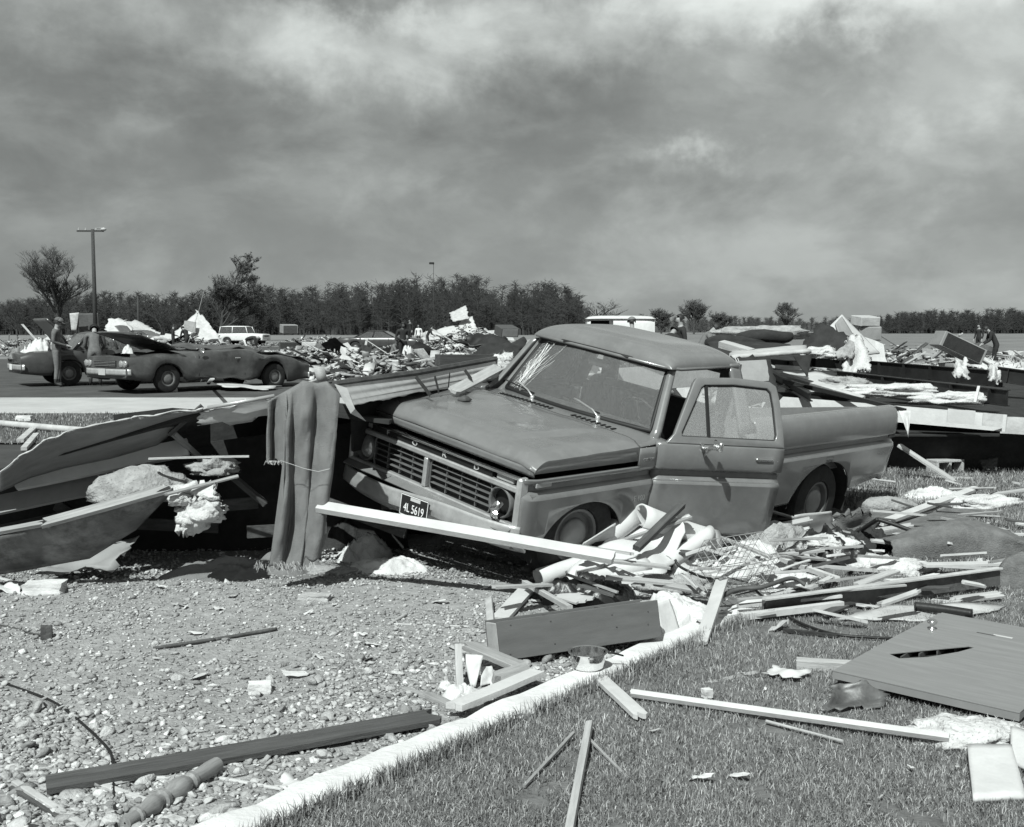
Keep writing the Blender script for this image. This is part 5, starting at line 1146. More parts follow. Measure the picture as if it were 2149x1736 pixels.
def verge_blades():
    rs = np.random.RandomState(4); P = [(rs.uniform(-12, -4.3), rs.uniform(15.9, 19.6), .0) for _ in range(14000)]
    P = [(x, y, g(x, y)+.005) for x, y, z in P]
    blades('verge_grass', 'short dark grass on the verge beside the pale concrete walk', P, (.03, .08), .006, GR, 9, .5)
verge_blades()
# ================================================================ OVERTURNED TRAILER FLOOR ON THE RIGHT
def trailer_floor():
    t = empty('trailer_floor', aty(1950, 1000, 13.4)); t.location.z = g(t.location.x, t.location.y); bpy.context.view_layer.update()
    tag(t, 'overturned trailer floor with black steel beams and white insulation beyond the pickup bed', 'trailer wreck')
    def beam(name, a, b, wd, th, m, roll_=0, br=(0, 0), bow=0): return plank(name, None, None, aty(*a), aty(*b), wd, th, m, roll_, br, bow, parent=t)
    def ibeam(a, b, H):
        A, B = aty(*a), aty(*b); L = (B-A).length; mb = MB()
        mb.box((L/2, 0, H/2), (L, .012, H)); mb.box((L/2, 0, H), (L, .07, .012)); mb.box((L/2, 0, 0), (L, .07, .012))
        for k in range(5): mb.box((L*(k+.6)/5, -.03, H/2), (.012, .06, H*.9))
        o = mb.build('steel_beam', BLACK, t); o.matrix_local = t.matrix_world.inverted() @ frame2(A, B)
    # near edge: pale rim joist, black bottom board, black panel added for the shaded hollow
    beam('rim_joist', (1600, 846, 14.2), (2112, 888, 12.7), .20, .04, WH, 84); beam('rim_joist', (2100, 892, 13.0), (2300, 905, 12.6), .20, .04, WHD, 84)
    beam('bottom_rail', (1640, 828, 14.5), (2112, 874, 13.0), .07, .05, BLACK, 0); 
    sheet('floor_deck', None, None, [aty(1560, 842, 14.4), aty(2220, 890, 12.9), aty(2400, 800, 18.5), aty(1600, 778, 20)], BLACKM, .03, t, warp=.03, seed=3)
    mb = MB(); mb.grid(lambda a, b: aty(1840+520*a, 905+12*a, 13.3-.3*a)*b+(aty(1840+520*a, 905+12*a, 13.3-.3*a)*Vector((1, 1, 0)) if False else Vector((aty(1840+520*a, 905, 13.3-.3*a).x, 13.5, -.02)))*(1-b)-t.location, 8, 4); mb.build('shade_skirting', BLACKM, t, solid=.02)
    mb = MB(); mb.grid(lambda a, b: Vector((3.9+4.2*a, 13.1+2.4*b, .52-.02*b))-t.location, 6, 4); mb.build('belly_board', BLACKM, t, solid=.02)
    ibeam((1756, 806, 16.2), (2114, 852, 13.2), .19); ibeam((1818, 785, 18.5), (2104, 812, 15.6), .22); ibeam((2090, 800, 15.4), (2300, 830, 14.6), .2)
    ibeam((1560, 760, 17.5), (1830, 778, 19), .14); ibeam((1700, 842, 13.6), (1560, 760, 16.5), .10)
    sheet('floor_panel', None, None, [aty(1636, 812, 14.4), aty(1800, 838, 13.9), aty(1770, 790, 15.8), aty(1650, 776, 16)], GREYL, .01, t, warp=.06, ragged=.05, seed=8)
    beam('floor_joist', (1640, 786, 14.6), (1812, 836, 13.6), .07, .04, WHD, 20); beam('floor_joist', (1645, 800, 14.3), (1900, 862, 12.9), .05, .05, BLACK, 0)
    beam('floor_joist', (2046, 846, 13), (2054, 812, 13.2), .03, .03, WH, 0)
    beam('joist_patch', (1988, 872, 12.62), (2046, 877, 12.58), .16, .01, GREYL, 84); beam('joist_patch', (2062, 880, 12.58), (2104, 884, 12.55), .15, .01, WHD, 84)
    sheet('torn_paper', None, None, [aty(1886, 862, 12.55), aty(1912, 862, 12.5), aty(1906, 918, 12.4), aty(1903, 905, 12.4)], PAPER, .003, t, warp=.03, seed=5)
trailer_floor()
for (u, v, y, r, s, m, lab) in [(1900, 822, 14.4, (.75, .16, .10), 71, INS, 'long white insulation strip lying along the trailer floor beams'), (2010, 838, 13.6, (.5, .15, .09), 72, INS, 'fluffy white insulation mound on the trailer floor edge'), (1770, 806, 15.2, (.35, .2, .10), 73, INSG, 'grey insulation lying where the trailer beams cross'),
 (1722, 742, 17, (.25, .15, .10), 75, INS, 'white insulation spill at the foot of the black panel'),     (1600, 701, 22, (.9, .3, .16), 78, INSG, 'pale insulation lying along the top of the black mattress')]:
    lump('insulation_batt', lab, 'insulation', aty(u, v, y), r, m, s, .45, 4, 500, .03, flat=-.7)
sheet('insulation_blanket', 'insulation blanket draped over the leaning plywood peak', 'insulation', [aty(1770, 782, 16.6), aty(1828, 776, 16.6), aty(1812, 712, 17.6), aty(1784, 708, 17.8)], INS, .06, warp=.14, ragged=.05, seed=41, nsub=16)
sheet('insulation_blanket', 'grey insulation blanket arching left of the draped one', 'insulation', [aty(1742, 756, 16.9), aty(1786, 748, 16.9), aty(1800, 708, 17.7), aty(1780, 712, 17.8)], INSG, .05, warp=.12, ragged=.04, seed=42, nsub=14)
sheet('insulation_rag', 'torn insulation rag caught on the rear steel beam', 'insulation', [aty(2002, 792, 15.3), aty(2034, 795, 15.2), aty(2026, 758, 15.6), aty(2006, 760, 15.6)], INS, .03, warp=.10, ragged=.04, seed=43, nsub=12)
sheet('insulation_rag', 'insulation rag hanging at the end of the rear steel beam', 'insulation', [aty(2078, 800, 15.1), aty(2098, 798, 15.1), aty(2104, 766, 15.5), aty(2076, 768, 15.5)], INS, .03, warp=.10, ragged=.04, seed=44, nsub=12)
sheet('tar_paper_sheet', 'black tar paper panel tipped up on the trailer wreck', 'panel', [aty(1681, 730, 18), aty(1768, 742, 17.5), aty(1789, 709, 17.8), aty(1722, 677, 18.2)], BLACKM, .04, warp=.01, ragged=.03, seed=3)
sheet('plywood_sheet', 'grey plywood panel leaning as a steep peak behind the black panel', 'panel', [aty(1818, 745, 18.5), aty(1846, 742, 18.6), aty(1766, 661, 19), aty(1742, 684, 18.7)], GREYL, .03, warp=.01, seed=4)
sheet('plywood_sheet', 'plywood panel coloured darker as the shaded side of the steep peak', 'panel', [aty(1776, 735, 18.2), aty(1818, 744, 18.4), aty(1766, 665, 18.95), aty(1752, 680, 18.7)], GREYP, .02, warp=.01, seed=5)  # darker grey than its twin, shade put into the colour
def box_thing(name, label, cat, u, v, y, d, m, rz=0., tilt=0., front=None, roll_=0.):
    p = aty(u, v, y); t = empty(name, p); t.rotation_euler = (tilt, roll_, rz); tag(t, label, cat)
    mb = MB(); mb.box((0, 0, d[2]/2), d, ch=min(d)*.04); mb.build('shell', m, t)
    mb = MB(); mb.box((0, -d[1]/2-.004, d[2]/2), (d[0]*.88, .01, d[2]*.86), ch=.003); mb.build('front_panel', front or m, t)
    return t
box_thing('white_appliance', 'white appliance lying on top of the rubble beyond the leaning panels', 'appliance', 1815, 683, 24, (.48, .4, .2), WHD, .3, .12)
box_thing('grey_cabinet', 'grey cabinet standing in the rubble under the white appliance', 'cabinet', 1824, 714, 24, (.46, .4, .30), GREYP, -.2, .05)
box_thing('tipped_cabinet', 'long grey cabinet tipped on its side in the rubble by the far field', 'cabinet', 2004, 745, 25, (1.1, .5, .36), GREYP, .1, .0, BLACKM, .42)
def mattress():
    p = aty(1575, 733, 20); t = empty('black_mattress', p, .05); tag(t, 'black scorched mattress heap behind the pickup cab', 'mattress')
    for k, (dx, z, L) in enumerate(((-.25, .0, 1.15), (.25, .10, 1.0))):
        v, f = ico(3); q = np.sign(v)*np.abs(v)**.6; q = q*np.array([L*.5, .4, .12])+np.array([dx, 0, .13+z]); q[:, 2] += .02*np.sin(q[:, 0]*9)
        o = bulk_mesh('mattress_pad', q, f, BLACKM, t); o.data.polygons.foreach_set('use_smooth', [True]*len(f))
mattress()
sheet('roof_sheet', 'flat strip of roofing with ragged pale edge propped behind the pickup cab', 'roof sheet', [aty(1530, 752, 13.6), aty(1700, 738, 13.9), aty(1690, 728, 15.2), aty(1540, 738, 15)], WHD, .05, warp=.02, ragged=.03, seed=6)
plank('beam', 'pale squared timber lying across the dark wreck behind the cab', 'timber', aty(1514, 722, 15), aty(1578, 740, 14.6), .12, .09, WOOD, 10)
sheet('tar_flap', 'black three-cornered tar flap hanging from the ragged roofing strip', 'tar flap', [aty(1664, 746, 13.7), aty(1704, 745, 13.7), aty(1698, 775, 13.6), aty(1694, 792, 13.6)], BLACKM, .01, warp=.02, seed=7)
sheet('black_siding_sheet', 'black wall sheet standing right behind the pickup cab', 'wall sheet', [aty(1512, 850, 12.9), aty(1640, 842, 13.1), aty(1612, 752, 13.7), aty(1525, 748, 13.5)], BLACKM, .02, warp=.04, ragged=.04, seed=8)
sheet('black_siding_sheet', 'second black wall sheet lying back under the mattress heap', 'wall sheet', [aty(1480, 760, 16.5), aty(1690, 756, 16.5), aty(1660, 722, 18), aty(1490, 716, 18)], BLACKM, .02, warp=.04, ragged=.04, seed=9)
cable('wire', 'two thin white wires looping down behind the open door', 'wire', [aty(*p) for p in ((1541, 748, 12.6), (1556, 778, 12.5), (1580, 815, 12.5), (1600, 834, 12.6), (1590, 822, 12.4), (1562, 785, 12.4), (1548, 752, 12.5))], .005, WH)
plank('board', 'grey board lying in the pickup bed', 'board', TRUCK.matrix_world @ Vector((.9, -.2, .78)), TRUCK.matrix_world @ Vector((-.9, .3, 1.02)), .16, .03, WOODG, 0, (.04, .02))
plank('board', 'white board standing along the far wall of the pickup bed', 'board', TRUCK.matrix_world @ Vector((1.2, -.78, 1.2)), TRUCK.matrix_world @ Vector((-1.6, -.86, 1.22)), .24, .02, WH, 80, (.02, .04))
lump('metal_clip', 'small bent metal clip lying on the truck hood', 'clip', TRUCK.matrix_world @ Vector((W+.12, -.36, 1.215)), (.05, .04, .03), RUST, 3, .6, 2)
plank('twig', 'dark twig lying on the truck hood near the windshield', 'twig', TRUCK.matrix_world @ Vector((W-.28, -.40, 1.215)), TRUCK.matrix_world @ Vector((W-.12, -.62, 1.21)), .012, .01, RUST)
# fallen pipe, bits on the lane at far left
cable('fallen_pole', 'white broken pole lying along the verge beside the asphalt lane', 'pole', [at(-10, 888, .07), at(140, 901, .07), at(290, 912, .07)], .06, WHD)
plank('timber_end', 'short pale timber lying on the asphalt lane', 'timber', at(42, 925, .04), at(70, 900, .04), .10, .05, WHD)
plank('timber_end', 'short pale timber lying nearer the torn wall edge on asphalt', 'timber', at(50, 942, .04), at(76, 912, .04), .08, .05, WHD)
chunk('concrete_chunk', 'white rubble lump lying on the verge pole', 'rubble', at(52, 884), (.25, .15, .1), CONC, 41)
# ================================================================ CARS
def ip(xs, ys, x): return float(np.interp(x, xs, ys))
def car(name, label, L, Wd, M, paint, tops, cab=None, roofm=None, whx=(-1.45, 1.45), wr=.33, open_hood=False, open_deck=False, zl=.28, square=False, droop=0., lampface='quad', bump=CHROMED, wheels=True, crump=0.):
    t = empty(name, M=M); tag(t, label, 'car'); hw = Wd/2
    tx, tz = [p[0] for p in tops], [p[1] for p in tops]
    xs = sorted(set([-L/2+L*i/44 for i in range(45)]+[wx+d for wx in whx for d in (-wr*1.18, wr*1.18)]))
    rel = [0, .12, .30, .55, .72, .86, .95, 1.]; ry = [.93, .975, .995, 1., .985, .955, .91, .82] if not square else [.96, .99, 1, 1, .99, .98, .965, .93]
    vs = []; 
    dz = lambda x: -droop*max(0, -x)**1.6
    for x in xs:
        e = abs(x)/(L/2); w_ = hw*(1-.07*max(0, (e-.75)/.25)**2); zt = ip(tx, tz, x); zb = zl+.06*max(0, (e-.8)/.2)
        for wx in whx:
            d = (x-wx)/(wr*1.18)
            if abs(d) < 1: zb = max(zb, wr+.02+wr*1.08*math.sqrt(1-d*d)*.92)
        zb = min(zb, zt-.1)
        row = [(x, w_*ry[k], zb+(zt-zb)*rel[k]+dz(x)) for k in range(8)]
        row += [(x, 0, zt+.025+dz(x))]+[(p[0], -p[1], p[2]) for p in row[::-1]]
        vs += row
    if crump: vs = [tuple(Vector(p)+Vector((0, math.copysign(1, p[1])*mnoise.noise(Vector(p)*1.9), .7*mnoise.noise(Vector(p)*1.5+Vector((4, 0, 0)))))*crump*(.4+min(1, max(0, (1.9-p[0])/1.5)))) for p in vs]
    m = 17; fs = []
    for i in range(len(xs)-1):
        xm = (xs[i]+xs[i+1])/2
        for j in range(m-1):
            if j in (7, 8):
                if cab and cab[0] < xm < cab[1]: continue
                if open_hood and xm > (cab[1] if cab else .9)+.15 and xm < L/2-.16: continue
                if open_deck and xm < (cab[0] if cab else -1.)-.1 and xm > -L/2+.12: continue
            fs.append((i*m+j, (i+1)*m+j, (i+1)*m+j+1, i*m+j+1))
    mb = MB(); mb.add(vs, fs); k = (len(xs)-1)*m
    mb.f += [tuple(range(m)), tuple(k+j for j in range(m))]
    body = mb.build('body', paint, t, auto=32, solid=.012)
    inn = MB(); inn.box((0, 0, zl+.12), (L*.9, Wd*.8, .10)); inn.box((L*.3, 0, .55), (L*.28, Wd*.55, .3)); inn.build('underbody', BLACKM, t)
    if wheels:
        for wx in whx:
            for s in (1, -1): wheel(t, wr, .18, Matrix.Translation((wx, s*(hw-.14), wr+dz(wx)*.6)) @ Matrix.Rotation(R(-90*s), 4, 'X'), wr*.55)
    # trim: bumpers, lamps, grille, plates
    for s in (1, -1):
        b = MB(); zc = .50+dz(s*L/2); b.grid(lambda a, c: (s*(L/2+.07-.14*abs(2*a-1)**5), (2*a-1)*(hw+.01), zc-.07+.14*c+.0*a), 14, 3); b.build('bumper', bump, t, smooth=True, solid=.03)
        pl = MB(); pl.box((s*(L/2+.10), 0, zc), (.01, .30, .15)); pl.build('license_plate', PLATEL if s < 0 else GREYL, t)
    zf = ip(tx, tz, L/2)
    gr = MB(); gr.box((L/2+.01, 0, zf-.13), (.03, Wd*.5, .14)); go = gr.build('grille', BLKP, t)
    for k in range(4): gb = MB(); gb.box((L/2+.03, 0, zf-.18+.035*k), (.01, Wd*.5, .006)); gb.build('grille_bar', CHROMED, go)
    for s in (1, -1):
        for q in ((.36, .44) if lampface == 'quad' else (.40,)):
            ln = MB(); ln.lathe([(.075, -.02), (.078, .02), (.07, .025), (.03, .03), (.001, .032)], 14, Matrix.Translation((L/2+.005, s*Wd*q, zf-.13)) @ Matrix.Rotation(R(90), 4, 'Y')); ln.build('headlight', LENS, t, smooth=True)
        tl = MB(); tl.box((-L/2-.005, s*Wd*.34, ip(tx, tz, -L/2)-.16+dz(-L/2)), (.03, Wd*.22, .09), ch=.01); tl.build('tail_light', RUST, t)
        dm = MB()
        dh = MB(); dh.box((-.35, s*(hw+.004), .78), (.16, .02, .025), ch=.005); dh.build('door_handle', CHROMED, t)
        for xd in (-.55, .75): ds = MB(); ds.box((xd, s*(hw-.002), .62), (.012, .012, .52)); ds.build('door_seam', BLKP, t)
    if cab:
        x0, x1, r0, r1, zr = cab; zb0, zb1 = ip(tx, tz, x0), ip(tx, tz, x1); bw, rw = hw*.86, hw*.68
        base = [(x1, bw, zb1), (x0, bw, zb0)]; 
        rf = MB()
        def roof(a, b):
            xn, yn = 2*a-1, 2*b-1; e = max(0, (1-abs(xn)**4)*(1-abs(yn)**4))**.5
            return ((r0+r1)/2+xn*(r1-r0)/2, yn*rw*1.03, zr-.06+.07*e)
        rf.grid(roof, 14, 14); rf.build('roof', roofm or paint, t, smooth=True, solid=.02)
        for s in (1, -1):
            for (a, b) in (((x1, s*bw, zb1-.02), (r1, s*rw, zr-.05)), ((x0, s*bw, zb0-.02), (r0, s*rw, zr-.05)), (((x0+x1)/2-.1, s*(bw+.01), (zb0+zb1)/2), ((r0+r1)/2-.05, s*rw, zr-.05))):
                p = MB(); p.tube([a, b], .035, 6); p.build('roof_pillar', roofm or paint, t, smooth=True)
            g_ = MB(); g_.add([(x1-.03, s*bw*.99, zb1), (x0+.03, s*bw*.99, zb0), (r0+.03, s*rw*.99, zr-.06), (r1-.03, s*rw*.99, zr-.06)], [(0, 1, 2, 3)]); g_.build('side_window', CGLASS, t)
        g_ = MB(); g_.add([(x1, bw*.97, zb1), (x1, -bw*.97, zb1), (r1, -rw*.97, zr-.05), (r1, rw*.97, zr-.05)], [(0, 1, 2, 3)]); g_.build('windshield', CGLASS, t)
        g_ = MB(); g_.add([(x0, bw*.97, zb0), (x0, -bw*.97, zb0), (r0, -rw*.97, zr-.05), (r0, rw*.97, zr-.05)], [(0, 1, 2, 3)]); g_.build('rear_window', CGLASS, t)
        se = MB(); 
        for sx in (-.45, .35): se.box(((x0+x1)/2+sx, 0, .70), (.5, Wd*.7, .22), ch=.05); se.box(((x0+x1)/2+sx-.25, 0, .92), (.16, Wd*.7, .4), ch=.05)
        se.build('seats', INTR, t)
    return t
CGLASS = glassmat('car_glass', .35, .12, .15, .03, 8)
CP1 = mat('faded_dark_paint', .055, .35, .3, 4, 0, spec=.5, coat=.3, dirt=.55, dirt_val=.13, dirt_scale=3)
CP2 = mat('dark_sedan_paint', .045, .3, .2, 4, 0, spec=.5, coat=.4, dirt=.4, dirt_val=.10)
CP3 = mat('grey_coupe_paint', .10, .35, .2, 4, 0, spec=.5, coat=.3, dirt=.3, dirt_val=.16)
CPW = mat('cream_paint', .62, .4, .1, 4, 0, spec=.4, coat=.2, dirt=.3, dirt_val=.4)
def pose(u, y, yaw, lx=0., ly=0.):
    """matrix that puts the car-local ground point (lx,ly) at pixel column u and depth y"""
    p = Vector(((u-CX)/FPX*y*1.0, y, 0)); q = Matrix.Rotation(yaw, 4, 'Z') @ Vector((lx, ly, 0)); p = p-q; return Matrix.Translation((p.x, p.y, g(p.x, p.y)+.008)) @ Matrix.Rotation(yaw, 4, 'Z')
# wrecked two-door with its roof gone and hood thrown up
c1 = car('wrecked_convertible', 'dented dark car without a roof, its hood folded up, on the street', 5.2, 1.96, pose(222, 25.4, R(229), 2.6, 0), CP1, [(-2.6, .78), (-2.0, .86), (-1.0, .95), (.9, .95), (1.2, .93), (2.3, .86), (2.6, .82)], None, whx=(-1.5, 1.55), open_hood=True, droop=.045, crump=.13)
def wreck_bits(t):
    def p(name, pts, m, th=.012, **k):
        q = [Vector(x) for x in pts]; n = 14
        mb = MB(); mb.grid(lambda a, b: (q[0]*(1-a)+q[1]*a)*(1-b)+(q[3]*(1-a)+q[2]*a)*b+Vector((0, 0, k.get('bulge', 0)*math.sin(a*3.1)*math.sin(b*3.1)+k.get('crump', 0)*mnoise.noise(Vector((a*4, b*4, 2))))), n, n); return mb.build(name, m, t, smooth=True, solid=th)
    p('hood', [(1.15, .93, .98), (1.15, -.93, .98), (2.35, -.98, 1.42), (2.30, .90, 1.36)], CP1, .02, bulge=.06, crump=.05)
    p('crushed_roof', [(-1.2, .8, .96), (-1.2, -.8, .98), (.7, -.8, 1.08), (.7, .8, 1.0)], CP1, .02, bulge=.05, crump=.16)
    p('trunk_lid', [(-2.9, .8, .62), (-2.9, -.7, .66), (-1.5, -.8, .92), (-1.5, .8, .9)], CP1, .02, bulge=.05, crump=.1)
    e = MB(); e.box((1.75, 0, .68), (.7, .6, .25), ch=.04); e.lathe([(.2, 0), (.2, .08), (.02, .1)], 16, Matrix.Translation((1.75, 0, .82))); e.build('engine', RUST, t)
    m_ = MB(); m_.lathe([(.075, 0), (.07, .03), (.001, .05)], 14, Matrix.Translation((.72, 1.06, .98)) @ Matrix.Rotation(R(90), 4, 'Y') @ Matrix.Rotation(R(90), 4, 'X')); m_.build('side_mirror', CHROME, t, smooth=True)
wreck_bits(c1)
cloth('rag', 'white rag hanging on the hood corner of the wrecked dark car', 'rag', aty(268, 742, 25.2), .25, .2, .2, CLOTH, 5, 20, .004)
lump('rag_heap', 'torn white rag lying against the front wheel of the wrecked dark car', 'rag', at(357, 823), (.16, .12, .50), CLOTH, 7, .5, 3, flat=-.1)
sheet('bent_metal_sheet', 'bent grey panel lying by the rear wheel of the wrecked dark car', 'panel', [at(440, 800, .2), at(590, 812, .05), at(560, 818, .05), at(470, 812, .12)], GREYL, .02, warp=.05, ragged=.06, seed=31)
plank('lath', 'white lath leaning in the rear wheel arch of the wrecked dark car', 'lath', at(437, 806, .05), at(446, 795, .55), .08, .03, WH)
# sedan with its trunk open, loaded with clothes
c2 = car('parked_sedan', 'dark sedan with its trunk lid raised over a load of clothes', 5.3, 1.95, pose(46, 27.9, R(34), -2.65, -.97), CP2, [(-2.65, .82), (-2.4, .90), (-1.4, .95), (1.0, .97), (1.3, .95), (2.4, .86), (2.65, .80)], (-1.35, 1.05, -.95, .35, 1.40), whx=(-1.5, 1.55), open_deck=True)
def trunk(t):
    q = [(-1.45, .85, .98), (-1.45, -.85, .98), (-2.0, -.88, 1.75), (-2.0, .88, 1.75)]; mb = MB()
    Q = [Vector(x) for x in q]; mb.grid(lambda a, b: (Q[0]*(1-a)+Q[1]*a)*(1-b)+(Q[3]*(1-a)+Q[2]*a)*b+Vector((.06*math.sin(b*3.1), 0, 0)), 10, 8); mb.build('trunk_lid', CP2, t, smooth=True, solid=.05)
trunk(c2)
def place_local(t, v): return t.matrix_world @ Vector(v)
bpy.context.view_layer.update()
cloth('clothes_load', 'heap of light and dark clothes filling the open sedan trunk', 'clothes', place_local(c2, (-2.05, .0, .72)), 1.0, 1.5, .55, CLOTH, 9, 40, .006, R(38), 1.2)
cloth('clothes_load', 'dark blanket spilling over the rear bumper of the sedan', 'blanket', place_local(c2, (-2.35, .45, .70)), .7, .7, .45, mat('grey_blanket', .15, .95, .4, 6, .3, 60), 12, 30, .006, R(38), 1.2)
c3 = car('grey_coupe', 'grey coupe with its hood up beside the white roof heap', 4.9, 1.9, pose(292, 100, R(160), 0, 0), CP3, [(-2.45, .85), (-1.6, .95), (.8, .95), (1.1, .93), (2.2, .86), (2.45, .8)], (-1.9, 1.0, -.8, .3, 1.36), whx=(-1.4, 1.4), open_hood=True)
def c3hood(t):
    mb = MB(); mb.grid(lambda a, b: Vector((1.15+1.0*a*.75, (2*b-1)*.85, .98+.75*a+.08*math.sin(b*3.1))), 5, 6); mb.build('hood', CP3, t, smooth=True, solid=.03)
c3hood(c3)
c4 = car('dark_hardtop', 'dark two-door hardtop with black vinyl roof on the far street', 5.2, 1.95, pose(800, 71, R(-8), 0, 0), CP2, [(-2.6, .84), (-2.3, .92), (-1.2, .95), (1.0, .96), (1.3, .94), (2.4, .87), (2.6, .8)], (-1.55, 1.1, -.75, .35, 1.38), roofm=BLKP, whx=(-1.45, 1.6))
c5 = car('white_utility_wagon', 'white boxy four-wheel-drive wagon parked before the woods', 4.25, 1.8, pose(514, 98, R(-12), 0, 0), CPW, [(-2.12, 1.05), (.55, 1.08), (.75, 1.06), (2.0, 1.0), (2.12, .96)], (-2.05, .68, -1.98, .45, 1.72), whx=(-1.25, 1.3), wr=.37, zl=.42, square=True, lampface='single')
# white panel van behind the pickup
def van():
    M = pose(1300, 84, R(0)); t = empty('white_van', M=M); tag(t, 'white panel van with a rounded roof parked behind the pickup cab', 'van')
    mb = MB(); L, Wd = 5.1, 2.0
    def sh(a, b):
        s_ = b*2*math.pi; c_, s2 = math.cos(s_), math.sin(s_); y = math.copysign(abs(c_)**.35, c_)*Wd/2; z = 1.22+math.copysign(abs(s2)**.35, s2)*.98
        tp = 1-.12*abs(2*a-1)**8; return ((a-.5)*L, y*tp, .35+(z-.24)*(1 if a > .04 else .97))
    mb.grid(sh, 24, 40); mb.build('body', CPW, t, auto=50)
    e = MB(); e.box((-L/2+.02, 0, 1.3), (.06, 1.8, 1.8)); e.box((L/2-.02, 0, 1.3), (.06, 1.8, 1.8)); e.build('end_panel', CPW, t)
    rf = MB(); rf.grid(lambda a, b: ((a-.5)*(L+.16), (2*b-1)*1.06, 2.22+.24*max(0, (1-abs(2*a-1)**6)*(1-abs(2*b-1)**4))**.5), 20, 16); rf.build('roof', WH, t, smooth=True, solid=.04)
    for x0, x1 in ((-2.3, -.6),): w_ = MB(); w_.box(((x0+x1)/2, -1.0, 1.95), (x1-x0, .03, .35)); w_.build('side_window', CGLASS, t)
    dk = MB(); dk.box((-1.6, -1.005, 1.95), (1.4, .02, .3)); dk.build('window_shade', BLKP, t)
    for x in (-1.6, 1.6):
        for s in (1, -1): wheel(t, .36, .2, Matrix.Translation((x, s*.85, .36)) @ Matrix.Rotation(R(-90*s), 4, 'X'), .2)
van()
# ================================================================ PEOPLE
SKIN = mat('skin', .26, .6, .1, 20); SKIND = mat('dark_skin', .07, .55, .1, 20); HAIR = mat('dark_hair', .018, .6, .3, 40); SHOE = mat('shoe', .03, .6, .2, 20)
DEN = mat('denim', .14, .9, .25, 12, .3, 90); JKT = mat('work_jacket', .11, .9, .25, 10, .4, 70); DRK = mat('dark_coat', .022, .9, .3, 10, .3, 70); SHT = mat('white_shirt', .62, .9, .1, 10, .3, 70); GRYC = mat('grey_clothes', .13, .9, .2, 10, .3, 70)
POSES = {
 # pelvis, chest, neck, head | per side: shoulder, elbow, wrist | hip, knee, ankle, toe   (x right, y forward, z up; height 1.75)
 'stand':  dict(pel=(0, 0, .95), ch=(0, .0, 1.28), nk=(0, .0, 1.49), hd=(0, .03, 1.64), arm=[((.20, 0, 1.42), (.25, -.03, 1.14), (.26, .08, .90))]*2, leg=[((.10, 0, .90), (.11, .02, .50), (.12, -.02, .09), (.13, .15, .04))]*2),
 'hold':   dict(pel=(0, 0, .95), ch=(0, .0, 1.28), nk=(0, .01, 1.49), hd=(0, .06, 1.62), arm=[((.20, 0, 1.42), (.27, -.02, 1.15), (.10, .24, 1.06))]*2, leg=[((.10, 0, .90), (.11, .02, .50), (.12, -.02, .09), (.13, .15, .04))]*2),
 'bend':   dict(pel=(0, -.12, .92), ch=(0, .22, 1.02), nk=(0, .42, 1.05), hd=(0, .56, 1.00), arm=[((.19, .36, 1.02), (.22, .42, .74), (.18, .52, .50))]*2, leg=[((.10, -.12, .88), (.12, -.02, .50), (.13, -.10, .09), (.14, .06, .04))]*2),
 'stoop':  dict(pel=(0, -.06, .94), ch=(0, .10, 1.22), nk=(0, .22, 1.38), hd=(0, .32, 1.46), arm=[((.20, .18, 1.32), (.24, .24, 1.04), (.14, .42, .92))]*2, leg=[((.10, -.06, .90), (.11, .02, .50), (.12, -.04, .09), (.13, .13, .04))]*2),
 'crouch': dict(pel=(0, -.10, .36), ch=(0, .06, .68), nk=(0, .14, .88), hd=(0, .20, 1.02), arm=[((.20, .10, .82), (.27, .24, .58), (.16, .42, .46))]*2, leg=[((.11, -.08, .34), (.17, .34, .48), (.14, .08, .09), (.15, .25, .04))]*2),
}
